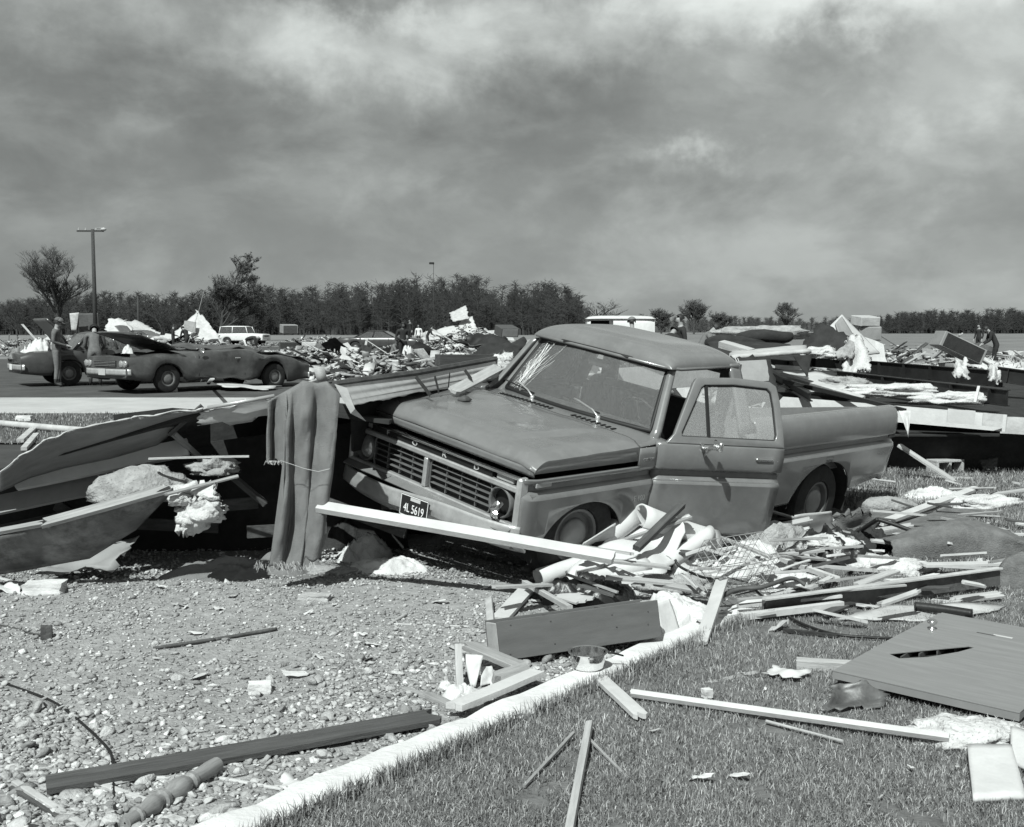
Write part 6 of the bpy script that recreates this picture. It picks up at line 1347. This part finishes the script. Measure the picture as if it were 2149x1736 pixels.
def person(label, u, y, pose_, face, top, bot, skin=SKIN, hat=None, hair=HAIR, h=1.75, z=None, long_hair=False):
    P = POSES[pose_]; V = []; E = []; Rr = []
    def vert(p, r, par=None):
        V.append(Vector(p)); Rr.append(r); k = len(V)-1
        if par is not None: E.append((par, k))
        return k
    pel = vert(P['pel'], .135); mid = vert((Vector(P['pel'])*.5+Vector(P['ch'])*.5), .135, pel); ch = vert(P['ch'], .155, mid); 
    up = vert(Vector(P['ch']).lerp(Vector(P['nk']), .65), .11, ch); nk = vert(P['nk'], .058, up)
    hd = Vector(P['hd']); ax = (hd-Vector(P['nk'])).normalized()
    jaw = vert(hd-ax*.055, .072, nk); hm = vert(hd+ax*.02, .092, jaw); vert(hd+ax*.085, .068, hm)
    fwd = Vector((0, 1, 0)); fwd = (fwd-ax*fwd.dot(ax)).normalized(); vert(hd-ax*.015+fwd*.105, .016, hm)
    wr_ = []
    for i, s in enumerate((1, -1)):
        m = lambda p: Vector((p[0]*s, p[1], p[2]))
        sh, el, wr = [m(p) for p in P['arm'][i]]; a = vert(sh, .070, up); b = vert(el, .050, a); c = vert(wr, .034, b)
        d = (wr-el).normalized(); hnd = wr+d*.075; hk = vert(hnd, .036, c); wr_.append(hnd); sd_ = d.cross(Vector((0, 0, 1)));  sd_ = sd_.normalized() if sd_.length > .1 else Vector((1, 0, 0))
        for q in range(4):
            off = sd_*(q-1.5)*.019; k1 = vert(hnd+d*(.035)+off, .011, hk); vert(hnd+d*(.075+.012*(1.5-abs(q-1.5)))+off-Vector((0, 0, .012)), .008, k1)
        t1 = vert(wr+d*.035+sd_*.045, .012, c); vert(wr+d*.08+sd_*.062, .009, t1)
        hp, kn, an, to = [m(p) for p in P['leg'][i]]; a = vert(hp, .100, pel); k0 = vert(hp.lerp(kn, .5), .082, a); b = vert(kn, .064, k0); b2 = vert(kn.lerp(an, .4), .060, b); c = vert(an, .046, b2); vert(to, .040, c)
    me = bpy.data.meshes.new('person'); me.from_pydata(V, E, []); o = bpy.data.objects.new('person', me); C.objects.link(o)
    sm = o.modifiers.new('sk', 'SKIN'); 
    for k, sv in enumerate(me.skin_vertices[0].data): sv.radius = (Rr[k], Rr[k]*(.8 if k in (0, 1, 2, 3) else 1)); sv.use_root = (k == 0)
    sm.use_smooth_shade = True; ss = o.modifiers.new('ss', 'SUBSURF'); ss.levels = 1; ss.render_levels = 1
    dg = bpy.context.evaluated_depsgraph_get(); dg.update(); m2 = bpy.data.meshes.new_from_object(o.evaluated_get(dg)); o.modifiers.clear(); o.data = m2; bpy.data.meshes.remove(me)
    m2.materials.clear()
    for mm in (skin, top, bot, SHOE): m2.materials.append(mm)
    nkv = Vector(P['nk']); ank = [Vector((P['leg'][i][2][0]*s, *P['leg'][i][2][1:])) for i, s in enumerate((1, -1))]; pv = Vector(P['pel'])
    tors = (Vector(P['ch'])-pv).normalized()
    for f in m2.polygons:
        c = f.center; k = 1
        if (c-nkv).dot(ax) > .0 and (c-hd).length < .28: k = 0
        elif min((c-w_).length for w_ in wr_) < .085: k = 0
        elif min((c-a).length for a in ank) < .11 or c.z < .10: k = 3
        elif (c-pv).dot(tors) < .02 and min((c-w_).length for w_ in wr_) > .12 and not any((c-Vector((P['arm'][i][1][0]*s, *P['arm'][i][1][1:]))).length < .26 for i, s in enumerate((1, -1))): k = 2
        f.material_index = k
    m2.polygons.foreach_set('use_smooth', [True]*len(m2.polygons))
    x = (u-CX)/FPX*y; o.location = (x, y, g(x, y)+.008 if z is None else z); o.rotation_euler = (0, 0, face); sc = h/1.75; o.scale = (sc, sc, sc)
    tag(o, label, 'person')
    HM = Matrix((ax.cross(fwd)*-1, fwd, ax)).transposed().to_4x4(); HM.translation = hd+ax*.03
    hb = MB(); hb.grid(lambda a, b: (lambda th, ph: (.103*math.sin(th)*math.cos(ph), .115*math.sin(th)*math.sin(ph)-.012, .112*math.cos(th)))(a*(1.75 if True else 1), b*2*math.pi), 8, 16, HM, skip=lambda i, j: i >= 4 and 1 <= j <= 6)
    hb.build('hair', hair, o, smooth=True)
    if long_hair: lh = MB(); lh.grid(lambda a, b: (.11*math.cos(b*math.pi+math.pi), -.02+.13*math.sin(b*math.pi+math.pi), .03-.42*a), 6, 10, HM); lh.build('long_hair', hair, o, smooth=True, solid=.02)
    if hat:
        cp = MB(); cp.grid(lambda a, b: (.113*math.sin(a*1.5)*math.cos(b*6.2832), .125*math.sin(a*1.5)*math.sin(b*6.2832), .035+.105*math.cos(a*1.5)), 6, 16, HM); cp.grid(lambda a, b: (.095*(2*b-1), .09+.10*a*(1-.4*(2*b-1)**2), .045-.02*a), 3, 6, HM); cp.build('cap', hat, o, smooth=True, solid=.008)
    ey = MB()
    for s in (1, -1): ey.lathe([(.001, .010), (.010, .004), (.012, 0)], 6, HM @ Matrix.Translation((s*.034, .083, -.02)) @ Matrix.Rotation(R(-90), 4, 'X'))
    ey.build('eyes', HAIR, o)
    return o
def people():
    person('man in work jacket and billed cap standing beside the open sedan trunk', 120, 28.2, 'hold', R(-80), JKT, DEN, hat=JKT)
    person('man in cap seen from behind stooping over the wrecked dark car', 200, 28.6, 'stoop', R(20), JKT, GRYC, hat=DRK)
    person('person in dark coat standing before the white roof heap facing the other', 365, 66, 'hold', R(-70), DRK, DRK)
    person('person in black coat with back turned reaching beside the white roof heap', 394, 65, 'stoop', R(60), DRK, DRK, h=1.8)
    person('person with pale trousers bending down in the far litter before the white wagon', 520, 57, 'bend', R(-75), DRK, SHT)
    person('man in open dark jacket and white shirt carrying a white bundle', 846, 43, 'hold', R(-160), DRK, DRK, SKIND)
    person('person crouching in the rubble beside the man with the white bundle', 824, 43.5, 'crouch', R(-100), GRYC, DRK, SKIND)
    person('dark figure standing on the far rubble before the woods', 861, 86, 'stand', R(150), DRK, DRK, z=.75)
    person('person in white shirt standing on the far rubble before the woods', 879, 80, 'stand', R(170), SHT, DRK, z=.35)
    person('dark figure leaning over the far rubble left of the board heap', 899, 80, 'stoop', R(-90), DRK, DRK, z=.4)
    person('man in cap standing in front of the white van roof', 1326, 29, 'stand', R(10), GRYC, DEN, hat=GRYC)
    person('dark haired man with head lowered behind the pickup roof', 1399, 26, 'stoop', R(-40), DRK, DRK, h=1.72)
    person('taller man with dark hair turning sideways behind the pickup roof', 1428, 27, 'stand', R(100), DRK, DEN, h=1.82)
    person('man in dark shirt bending far over behind the pickup roof', 1470, 25, 'stoop', R(-95), GRYC, DEN, h=1.78)
    person('woman with long dark hair and white blouse beyond the black mattress', 1551, 36, 'stand', R(70), SHT, DEN, h=1.62, long_hair=True)
    person('dark figure standing in the rubble beyond the trailer beams', 2052, 62, 'stand', R(120), DRK, DRK)
    person('dark clad person bending beside the white heap near the field', 2086, 42, 'stoop', R(80), DRK, DRK)
people()
cloth('white_bundle', 'white cloth bundle carried by the man in the open jacket', 'bundle', aty(858, 752, 42.4), .5, .4, .6, CLOTH, 15, 26, .006)
# ================================================================ TREES, POLES, WOODS
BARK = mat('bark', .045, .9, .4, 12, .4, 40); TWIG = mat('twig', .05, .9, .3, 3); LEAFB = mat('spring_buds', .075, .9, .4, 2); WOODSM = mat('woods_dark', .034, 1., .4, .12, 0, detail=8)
def branches(rr, H, spread, levels, trunk_r, lean=(0, 0), split=.28, up=.55, twig_r=.012, wind=0., nk=(3, 5)):
    """recursive bare tree; returns stout limbs (tube paths) and twigs (slivers)"""
    limbs = []; twigs = []
    def grow(p, d, L, r, lv):
        pts = [p.copy()]; dd = d.copy(); n = 4
        for i in range(n):
            dd = (dd+Vector((rr.uniform(-.16, .16)+wind*.05, rr.uniform(-.16, .16), rr.uniform(-.03, .10)*up))).normalized(); pts.append(pts[-1]+dd*(L/n))
        r1 = r*(.62 if lv else .5)
        if lv >= levels-1: twigs.append((pts, r))
        else: limbs.append((pts, [r+(r1-r)*i/n for i in range(n+1)], max(3, 7-lv*2)))
        if lv >= levels: return
        k = rr.randint(*nk)+(2 if lv == 0 else 0)
        for j in range(k):
            f = rr.uniform(.30 if lv else split, 1.0); i = min(int(f*n), n-1); q = pts[i].lerp(pts[i+1], f*n-i)
            a = rr.uniform(0, 6.28); sd_ = Vector((math.cos(a), math.sin(a), 0)); nd = (dd*rr.uniform(.45, .9)+sd_*spread*rr.uniform(.6, 1.2)+Vector((wind*.25, 0, .25*up))).normalized()
            grow(q, nd, L*rr.uniform(.50, .72), max(twig_r, r*(.55-.1*(f > .8))), lv+1)
    grow(Vector((0, 0, -.1)), Vector((lean[0], lean[1], 1)).normalized(), H*.62, trunk_r, 0); return limbs, twigs
def tree(name, label, u, y, H, seed, spread=.9, levels=5, r=.22, buds=0, wind=0., group=None, split=.3, z0=None, nk=(3, 5), minr=.018):
    rr = random.Random(seed); x = (u-CX)/FPX*y; t = empty(name, (x, y, g(x, y))); tag(t, label, 'tree', group)
    limbs, twigs = branches(rr, H, spread, levels, r, split=split, wind=wind, nk=nk, twig_r=minr)
    top = max(max(p.z for p in tw[0]) for tw in twigs); s_ = H/top
    mb = MB()
    for k, (pts, rad, n) in enumerate(limbs): mb.tube([p*s_ for p in pts], rad, n, cap=False)
    mb.build('trunk', BARK, t, smooth=True, fix=False)
    V = []; F = []
    for pts, rd in twigs:
        w_ = max(minr, rd*.7)
        for i in range(len(pts)-1):
            a, b = pts[i]*s_, pts[i+1]*s_; d = (b-a).normalized(); sx = d.cross(Vector((rr.uniform(-1, 1), rr.uniform(-1, 1), .2)));  sx = sx.normalized()*w_*(1-.8*i/4)
            k = len(V); V += [a-sx, a+sx, b]; F.append((k, k+1, k+2))
        for _ in range(buds):
            i = rr.randrange(len(pts)-1); q = pts[i].lerp(pts[i+1], rr.random())*s_; k = len(V)
            for __ in range(3): V.append(q+Vector((rr.gauss(0, 1), rr.gauss(0, 1), rr.gauss(0, 1)))*.07)
            F.append((k, k+1, k+2))
    o = bulk_mesh('crown', [tuple(v) for v in V], F, LEAFB if buds else TWIG, t); return t
tree('bare_tree', 'large spreading bare tree left of the utility pole', 128, 150, 13.2, 16, .58, 6, .28, 0, nk=(4, 5), minr=.022, split=.22)
tree('budding_tree', 'windblown budding tree rising behind the white wagon', 462, 140, 11.2, 23, .72, 6, .24, 1, .5, nk=(4, 5), minr=.025, split=.25)
tree('thin_tree', 'thin small bare tree standing alone before the woods', 345, 165, 7.0, 31, .7, 4, .10, 0, nk=(3, 5), minr=.03)
tree('broken_tree', 'broken leaning tree top just right of the utility pole', 222, 150, 6.0, 37, .8, 4, .12, 0, 1.5, nk=(3, 4), minr=.03)
tree('littered_tree', 'bare broken tree with rags caught in it behind the van', 1254, 105, 4.6, 41, .9, 4, .14, 0, nk=(4, 5), minr=.03)
tree('low_bare_tree', 'low bare tree at the left edge before the woods', 40, 170, 6.4, 43, .9, 4, .12, 0, nk=(3, 5), minr=.03)
for k, (u, y, H, sd_, lab) in enumerate(((1387, 300, 7.4, 51, 'small round-crowned tree by the far field, next to the van'), (1455, 290, 9.6, 53, 'largest round-crowned tree beyond the people by the field'), (1522, 310, 7.0, 57, 'low twin-topped tree between the round tree and the vase-shaped one'), (1652, 300, 9.0, 59, 'vase-shaped bare tree alone above the far field'))):
    tree('field_tree', lab, u, y, H, sd_, .8, 5, .28, 1, 0, 'trees along the far field', nk=(4, 6), minr=.05, split=.2)
def woods(name, label, tops, ys, n, seed, mt):
    rr = np.random.RandomState(seed); V = []; F = []
    tu, tv = [a for a, b in tops], [b for a, b in tops]
    def sl(a, b, w_):
        d = b-a; sx = np.array([d[2], 0, -d[0]]); sx = sx/(np.linalg.norm(sx)+1e-6)*w_; k = len(V); V.extend([a-sx, a+sx, b+sx*.35, b-sx*.35]); F.append((k, k+1, k+2, k+3))
    for i in range(n):
        u = rr.uniform(tu[0], tu[-1]); y = rr.uniform(*ys); v = np.interp(u, tu, tv)
        x = (u-CX)/FPX*y; H = (HZ-v)/FPX*y+1.5; H *= rr.uniform(.55, 1.04)+(.08 if rr.uniform() > .93 else 0); b = np.array([x, y, .3]); top = b+np.array([rr.normal(0, .3), 0, H])
        sl(b, top, .11)
        for j in range(56):
            f = rr.uniform(.12, .98); p = b+(top-b)*f; sp = (.25+.9*f*(1-f)*2)*H*.20*rr.uniform(.3, 1.2); a = rr.uniform(0, 6.28)
            q = p+np.array([math.cos(a)*sp*1.25, math.sin(a)*sp*.6, rr.uniform(.1, .9)*sp+.3]); sl(p, q, .05)
            for _ in range(3):
                e = p+(q-p)*rr.uniform(.4, 1); sl(e, e+np.array([rr.normal(0, .75), rr.normal(0, .3), rr.uniform(-.1, .95)]), .045)
    o = bulk_mesh(name, V, F, mt); tag(o, label, 'woods', kind='stuff')
    # rough-topped dark mass added so the gaps between trees look shaded
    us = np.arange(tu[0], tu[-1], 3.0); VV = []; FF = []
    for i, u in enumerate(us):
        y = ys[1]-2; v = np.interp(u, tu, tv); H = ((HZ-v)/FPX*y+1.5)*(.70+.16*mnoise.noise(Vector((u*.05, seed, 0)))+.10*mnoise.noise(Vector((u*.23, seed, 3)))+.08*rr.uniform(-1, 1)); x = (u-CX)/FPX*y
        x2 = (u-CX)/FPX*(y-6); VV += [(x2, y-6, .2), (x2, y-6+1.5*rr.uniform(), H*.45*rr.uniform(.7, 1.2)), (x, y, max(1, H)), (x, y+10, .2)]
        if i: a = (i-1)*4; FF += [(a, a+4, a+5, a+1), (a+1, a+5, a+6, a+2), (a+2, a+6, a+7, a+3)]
    u_ = bulk_mesh('shade_filler', VV, FF, mt); tag(u_, label.replace('woods', 'shade_filler'), 'shade_filler', kind='stuff')
woods('woods', 'bare dark woods closing the view behind the debris', [(-160, 640), (0, 640), (60, 632), (190, 612), (300, 622), (430, 616), (560, 603), (700, 602), (790, 600), (850, 590), (930, 582), (1010, 580), (1046, 588), (1062, 632), (1078, 598), (1140, 592), (1200, 605), (1228, 650), (1240, 662)], (255, 290), 760, 3, WOODSM)
woods('woods', 'low bare woods along the horizon behind the field trees', [(1225, 668), (1300, 662), (1420, 664), (1600, 668), (1730, 668), (1850, 666)], (420, 450), 180, 5, mat('woods_grey', .06, 1., .3, .1, 0))
woods('woods', 'dark woods along the horizon above the far right rubble', [(1838, 668), (1880, 660), (1960, 652), (2030, 655), (2149, 650), (2350, 652)], (330, 350), 260, 7, WOODSM)
# ---------------------------------------------------------------- poles
def pole(name, label, u, y, top_v, r, arm=True, lamp=False):
    x = (u-CX)/FPX*y; z0 = g(x, y); H = CAMZ+(HZ-top_v)/FPX*y-z0; t = empty(name, (x, y, z0)); tag(t, label, 'pole')
    mb = MB(); mb.tube([(0, 0, -.3), (0, 0, H)], [r*1.25, r*.85], 10); mb.build('post', BARK, t, smooth=True)
    if arm:
        a = MB(); a.box((-.2, 0, H-.15), (2.3, .12, .14)); a.build('crossarm', BARK, t)
        for k in (-1.2, -.6, .3, .75):
            i_ = MB(); i_.lathe([(.05, 0), (.07, .06), (.04, .10), (.06, .16), (.001, .2)], 8, Matrix.Translation((k, 0, H-.08))); i_.build('insulator', GREYL, t)
    if lamp:
        l = MB(); l.tube([(0, 0, H-.1), (.5, 0, H+.12), (.95, 0, H+.10)], .035, 6); l.build('lamp_arm', GREYP, t)
        lh = MB(); lh.lathe([(.02, .1), (.2, .02), (.24, -.08), (.10, -.2), (.001, -.22)], 12, Matrix.Translation((.95, 0, H+.05))); lh.build('lamp_head', WHD, t, smooth=True)
    return t
pole('utility_pole', 'tall wooden utility pole with crossarm and street lamp behind the men', 203, 95, 484, .16, True, True)
def flood():
    t = pole('light_pole', 'slim light pole with a tilted floodlight above the woods', 911, 240, 556, .07, False); H = CAMZ+(HZ-556)/FPX*240-.3
    mb = MB(); mb.box((-.4, 0, H+.2), (1.1, .5, .45), Matrix.Rotation(0, 4, 'Y'), ch=.08); mb.build('floodlight', BLACKM, t)
flood()
pole('dead_stump_pole', 'short dark post standing before the woods right of the coupe', 293, 130, 622, .10, False)
cable('fallen_wire', 'slack wire slanting up before the white roof heap', 'wire', [aty(*p) for p in ((388, 742, 60), (400, 705, 62), (415, 660, 66), (428, 610, 70))], .014, WOODG)
# ================================================================ DEBRIS FIELD
tag_ = tag
def big_wrecks():
    def sh(name, label, cat, y, uv, m, **k): return sheet(name, label, cat, [aty(u, v, y+dy) for u, v, dy in uv], m, k.pop('th', .06), **k)
    sh('roofing_slab', 'white sheet of fallen roof sloping up left of the roof peak', 'roof', 92, [(360, 714, 0), (412, 712, 0), (416, 654, 3), (372, 692, 3)], WH, warp=.1, ragged=.2, seed=1)
    sh('roofing_slab', 'right slope of the peaked roof heap coloured grey for its shade', 'roof', 92, [(410, 712, -1), (464, 714, -1), (440, 680, 1), (414, 652, 3)], GREYL, warp=.1, ragged=.2, seed=2)  # greyer than the left slope, its shade put into the colour
    sh('siding_slab', 'dull wall panel standing inside the peaked roof heap', 'wall', 91, [(385, 690, 0), (410, 700, 0), (412, 676, 1), (387, 674, 1)], GREYP, warp=.05, seed=3)
    sh('roofing_slab', 'broad white roof sheet lying beyond the grey coupe', 'roof', 108, [(222, 702, 0), (290, 704, 0), (262, 672, 4), (228, 668, 4)], WH, warp=.2, ragged=.3, seed=4)
    sh('roofing_slab', 'white roof sheet lapping down to the grey coupe', 'roof', 110, [(270, 700, 0), (340, 702, 0), (300, 678, 4), (258, 674, 4)], WHD, warp=.2, ragged=.3, seed=14)
    sh('room_side', 'dark room wall left standing beneath the utility pole', 'wall', 95, [(165, 694, 0), (208, 694, 0), (206, 657, 0), (166, 658, 0)], WOODD, warp=.05, seed=5)
    sh('room_side', 'narrow pale wall edge beside the dark room wall', 'wall', 94, [(150, 694, 0), (160, 694, 0), (166, 656, 0), (146, 658, 0)], WHD, warp=.05, seed=6)
    sh('siding_slab', 'pale wall slab crowning the far board heap', 'wall', 84, [(948, 676, 0), (985, 668, 0), (978, 642, 2), (944, 656, 2)], WHD, warp=.05, ragged=.1, seed=7)
    sh('siding_slab', 'grey wall slab in the side of the far board heap', 'wall', 83, [(962, 700, 0), (1005, 700, 0), (990, 664, 2), (966, 676, 2)], GREYL, warp=.05, ragged=.1, seed=8)
    sh('siding_slab', 'pale slab lying flat along the far board heap', 'wall', 82, [(905, 706, 0), (975, 700, 0), (960, 682, 3), (920, 692, 3)], WH, warp=.08, ragged=.1, seed=9)
    sh('dark_sheet', 'crumpled dark metal sheet in front of the pickup windshield', 'sheet', 33, [(962, 716, 0), (1050, 738, 0), (1062, 706, 1), (1000, 700, 1)], BLACK, warp=.3, ragged=.1, seed=10)
    sh('dark_sheet', 'long black wreck panel left of the pickup roof', 'panel', 30, [(985, 748, 0), (1090, 752, 0), (1105, 712, 1), (1030, 716, 1)], BLACKM, warp=.2, ragged=.1, seed=11)
    sh('grey_sheet', 'grey metal sheet lying beyond the long black wreck panel', 'sheet', 36, [(1050, 735, 0), (1130, 738, 0), (1140, 712, 1), (1060, 716, 1)], GREYP, warp=.15, seed=12)
    sh('round_tabletop', 'curved pale tabletop lying in the street near the crouching person', 'tabletop', 41, [(845, 776, 0), (905, 772, 0), (880, 750, 1), (842, 744, 1)], GREYL, warp=.05, ragged=.15, seed=13)
    sh('dark_board', 'dark upright board beside the curved pale tabletop', 'board', 40.5, [(822, 780, 0), (846, 780, 0), (838, 738, 0), (824, 752, 0)], WOODD, warp=.03, seed=15)
    sh('dark_board', 'curved grey panel end left of the dark upright board', 'panel', 41, [(766, 778, 0), (805, 776, 0), (796, 744, 1), (776, 752, 1)], GREYP, warp=.1, ragged=.1, seed=16)
    sh('chair_shell', 'bent dark seat shell lying in the street by the hardtop', 'seat shell', 52, [(752, 752, 0), (790, 752, 0), (780, 728, 1), (758, 726, 1)], DARKC, warp=.2, ragged=.1, seed=17)
    box_thing('white_dresser', 'white small dresser with two drawers standing before the dark upright board', 'dresser', 824, 792, 38, (.42, .4, .60), WH, .1, 0, WHD)
    box_thing('pale_frame_cabinet', 'open pale cabinet frame left of the white small dresser', 'cabinet', 798, 792, 38.2, (.5, .4, .62), WOOD, .1, 0, WOODG)
    box_thing('light_dresser', 'light grey dresser side standing on the street rubble', 'dresser', 650, 745, 64, (.85, .6, .75), GREYL, .1)
    box_thing('dark_dresser', 'dark dresser lying beside the light grey one', 'dresser', 614, 746, 65, (1.5, .6, .8), WOODD, .05, 0, DARKC)
    box_thing('pale_chest', 'pale chest standing in the far litter right of the white wagon', 'chest', 606, 699, 105, (1.5, 1, .8), GREYP, .5, .1, WOODD)
    box_thing('dark_stove', 'dark square stove standing between the coupe and the wrecked dark car', 'stove', 282, 738, 45, (.55, .5, .75), BLACKM, .1)
    box_thing('rubble_box', 'grey box half buried at the right end of the far board heap', 'box', 1062, 704, 72, (1.3, 1, .6), WOODD, .5, .25, GREYP)
big_wrecks()
def field_litter():
    rr = random.Random(99)
    bm_ = []
    for k in range(8): bm_.append(plank_mb(rr.uniform(1.0, 2.4), rr.uniform(.08, .22), .04, (.15, .2), 900+k).mesh('litter_board', fix=False))
    pm = []
    for k in range(6):
        mb = MB(); a_, b_ = rr.uniform(.5, 1.1), rr.uniform(.4, .8); jag = [rr.uniform(-.12, .12) for _ in range(40)]
        mb.grid(lambda s, t: ((s-.5)*a_*2+jag[int(t*4)]*(s in (0, 1)), (t-.5)*b_*2+jag[int(s*4)+9]*(t in (0, 1)), .10*mnoise.noise(Vector((s*2+k*3, t*2, k)))), 4, 4); pm.append(mb.mesh('litter_sheet', fix=False))
    mats_b = (WH, WOOD, WHD, WOOD, WOODG, WH, WOODD, WHD); mats_p = (WH, GREYL, WHD, GREYP, PAPER, BLACKM)
    for me, mm in zip(bm_, mats_b): me.materials.append(mm)
    for me, mm in zip(pm, mats_p): me.materials.append(mm)
    AREAS = [  # u range, depth range, height spread, count of boards and panels, words
      ((560, 780), (38, 66), .35, 30, 20, 'street rubble by the dressers'), ((640, 1060), (30, 60), .40, 36, 22, 'street rubble near the crouching person'),
      ((600, 760), (92, 120), .6, 14, 10, 'far litter right of the white wagon'), ((880, 1090), (72, 95), 1.5, 36, 20, 'far board heap before the woods'),
      ((320, 470), (84, 110), .6, 12, 8, 'peaked roof heap'), ((0, 330), (60, 120), .6, 30, 20, 'rubble behind the sedan and coupe'),
      ((1640, 2149), (17, 34), .6, 70, 40, 'rubble heap beyond the trailer beams'), ((1600, 2149), (34, 60), .5, 40, 20, 'rubble spread towards the far field'),
      ((1380, 1560), (19, 26), .35, 10, 6, 'wreckage behind the pickup cab')]
    for (ur, yr, hs, nb, npn, word) in AREAS:
        for k in range(nb+npn):
            u, y = rr.uniform(*ur), rr.uniform(*yr); x = (u-CX)/FPX*y; b = k < nb
            bump_ = hs*math.exp(-((u-sum(ur)/2)/((ur[1]-ur[0])*.35))**2)
            mi = rr.randrange(8 if b else 6); o = bpy.data.objects.new('litter_board' if b else 'litter_sheet', (bm_ if b else pm)[mi]); C.objects.link(o)
            o.location = (x, y, g(x, y)+.06+rr.random()**1.5*(bump_+.12)); o.rotation_euler = (rr.uniform(-.5, .5), rr.gauss(0, .28), rr.uniform(0, 6.28)) if b else (rr.gauss(0, .5), rr.gauss(0, .4), rr.uniform(0, 6.28))
            s_ = rr.uniform(.5, 1.0)*(1.0 if y < 40 else 1.2); o.scale = (s_, s_, s_)
            col = (('white', 'pale', 'dull white', 'sandy', 'grey', 'bright', 'dark', 'greyish white') if b else ('white', 'light grey', 'dull white', 'mid grey', 'papery', 'black'))[mi]
            tag(o, col+(' splintered board loose in the ' if b else ' torn sheet loose in the ')+word, 'board' if b else 'sheet', col+(' boards of the ' if b else ' sheets of the ')+word)
    # crumbs of the debris field: beyond counting
    rs = np.random.RandomState(12); V = []; F = []; MI = []; cube = np.array([(i, j, k) for i in (-1, 1) for j in (-1, 1) for k in (-1, 1)], float)*.5; cf = np.array([(0, 1, 3, 2), (4, 6, 7, 5), (0, 4, 5, 1), (2, 3, 7, 6), (0, 2, 6, 4), (1, 5, 7, 3)]); n = 0
    for (ur, yr, hs, nb, npn, word) in AREAS:
        for _ in range(1900 if yr[0] < 90 else 700):
            u, y = rs.uniform(*ur), rs.uniform(*yr); 
            if rs.uniform() < .25: u = rs.normal((ur[0]+ur[1])/2, (ur[1]-ur[0])*.7)
            if y < 40 and u < 1500 and u > 1060 and y < 24: continue
            x = (u-CX)/FPX*y; bump_ = hs*math.exp(-((u-(ur[0]+ur[1])/2)/((ur[1]-ur[0])*.35))**2)
            L_ = min(1.5, .10*math.exp(rs.normal(.7, .7))); q = cube*np.array([L_, rs.uniform(.03, .5)*min(1, L_+.2), rs.uniform(.012, .07)])+rs.normal(0, .02, (8, 3)); a, b_ = rs.uniform(0, 6.28), rs.normal(0, .4)
            M_ = np.array([[math.cos(a), -math.sin(a), 0], [math.sin(a), math.cos(a), 0], [0, 0, 1]])@np.array([[math.cos(b_), 0, math.sin(b_)], [0, 1, 0], [-math.sin(b_), 0, math.cos(b_)]])
            V.append(q@M_.T+np.array([x, y, g(x, y)+.03+rs.uniform()**2*(bump_+.15)])); F.append(cf+n); n += 8; MI.append(np.full(6, rs.choice(6, p=[.16, .20, .20, .20, .12, .12])))
    o = bulk_mesh('rubble', np.concatenate(V), np.concatenate(F), [WH, WOOD, WOODD, GREYP, INSG, BLACKM], matidx=np.concatenate(MI)); tag(o, 'fine rubble and splinters strewn over the streets and lots', 'rubble', kind='stuff')
    # heaps that carry the litter
    for k, (u, y, r, m, lab) in enumerate(((970, 86, (3.2, 2, 1.3), WHD, 'pale core of the far board heap'), (400, 94, (2.6, 1.6, .9), GREYL, 'pale rubble core under the peaked roof'), (1900, 26, (1.8, 1.0, .45), INSG, 'mound of torn insulation and lath beyond the beams'), (2080, 30, (1.6, .9, .5), INS, 'white mound of insulation near the field'), (2130, 22, (1.3, .7, .4), INSG, 'grey mound of rubble right of the tipped cabinet'), (690, 55, (1.8, 1.2, .3), INSG, 'low litter mound before the dressers'))):
        x = (u-CX)/FPX*y; lump('rubble_heap', lab, 'rubble heap', (x, y, g(x, y)+.1), r, m, 200+k, .6, 4, 600, .25, freq=2.4)
field_litter()
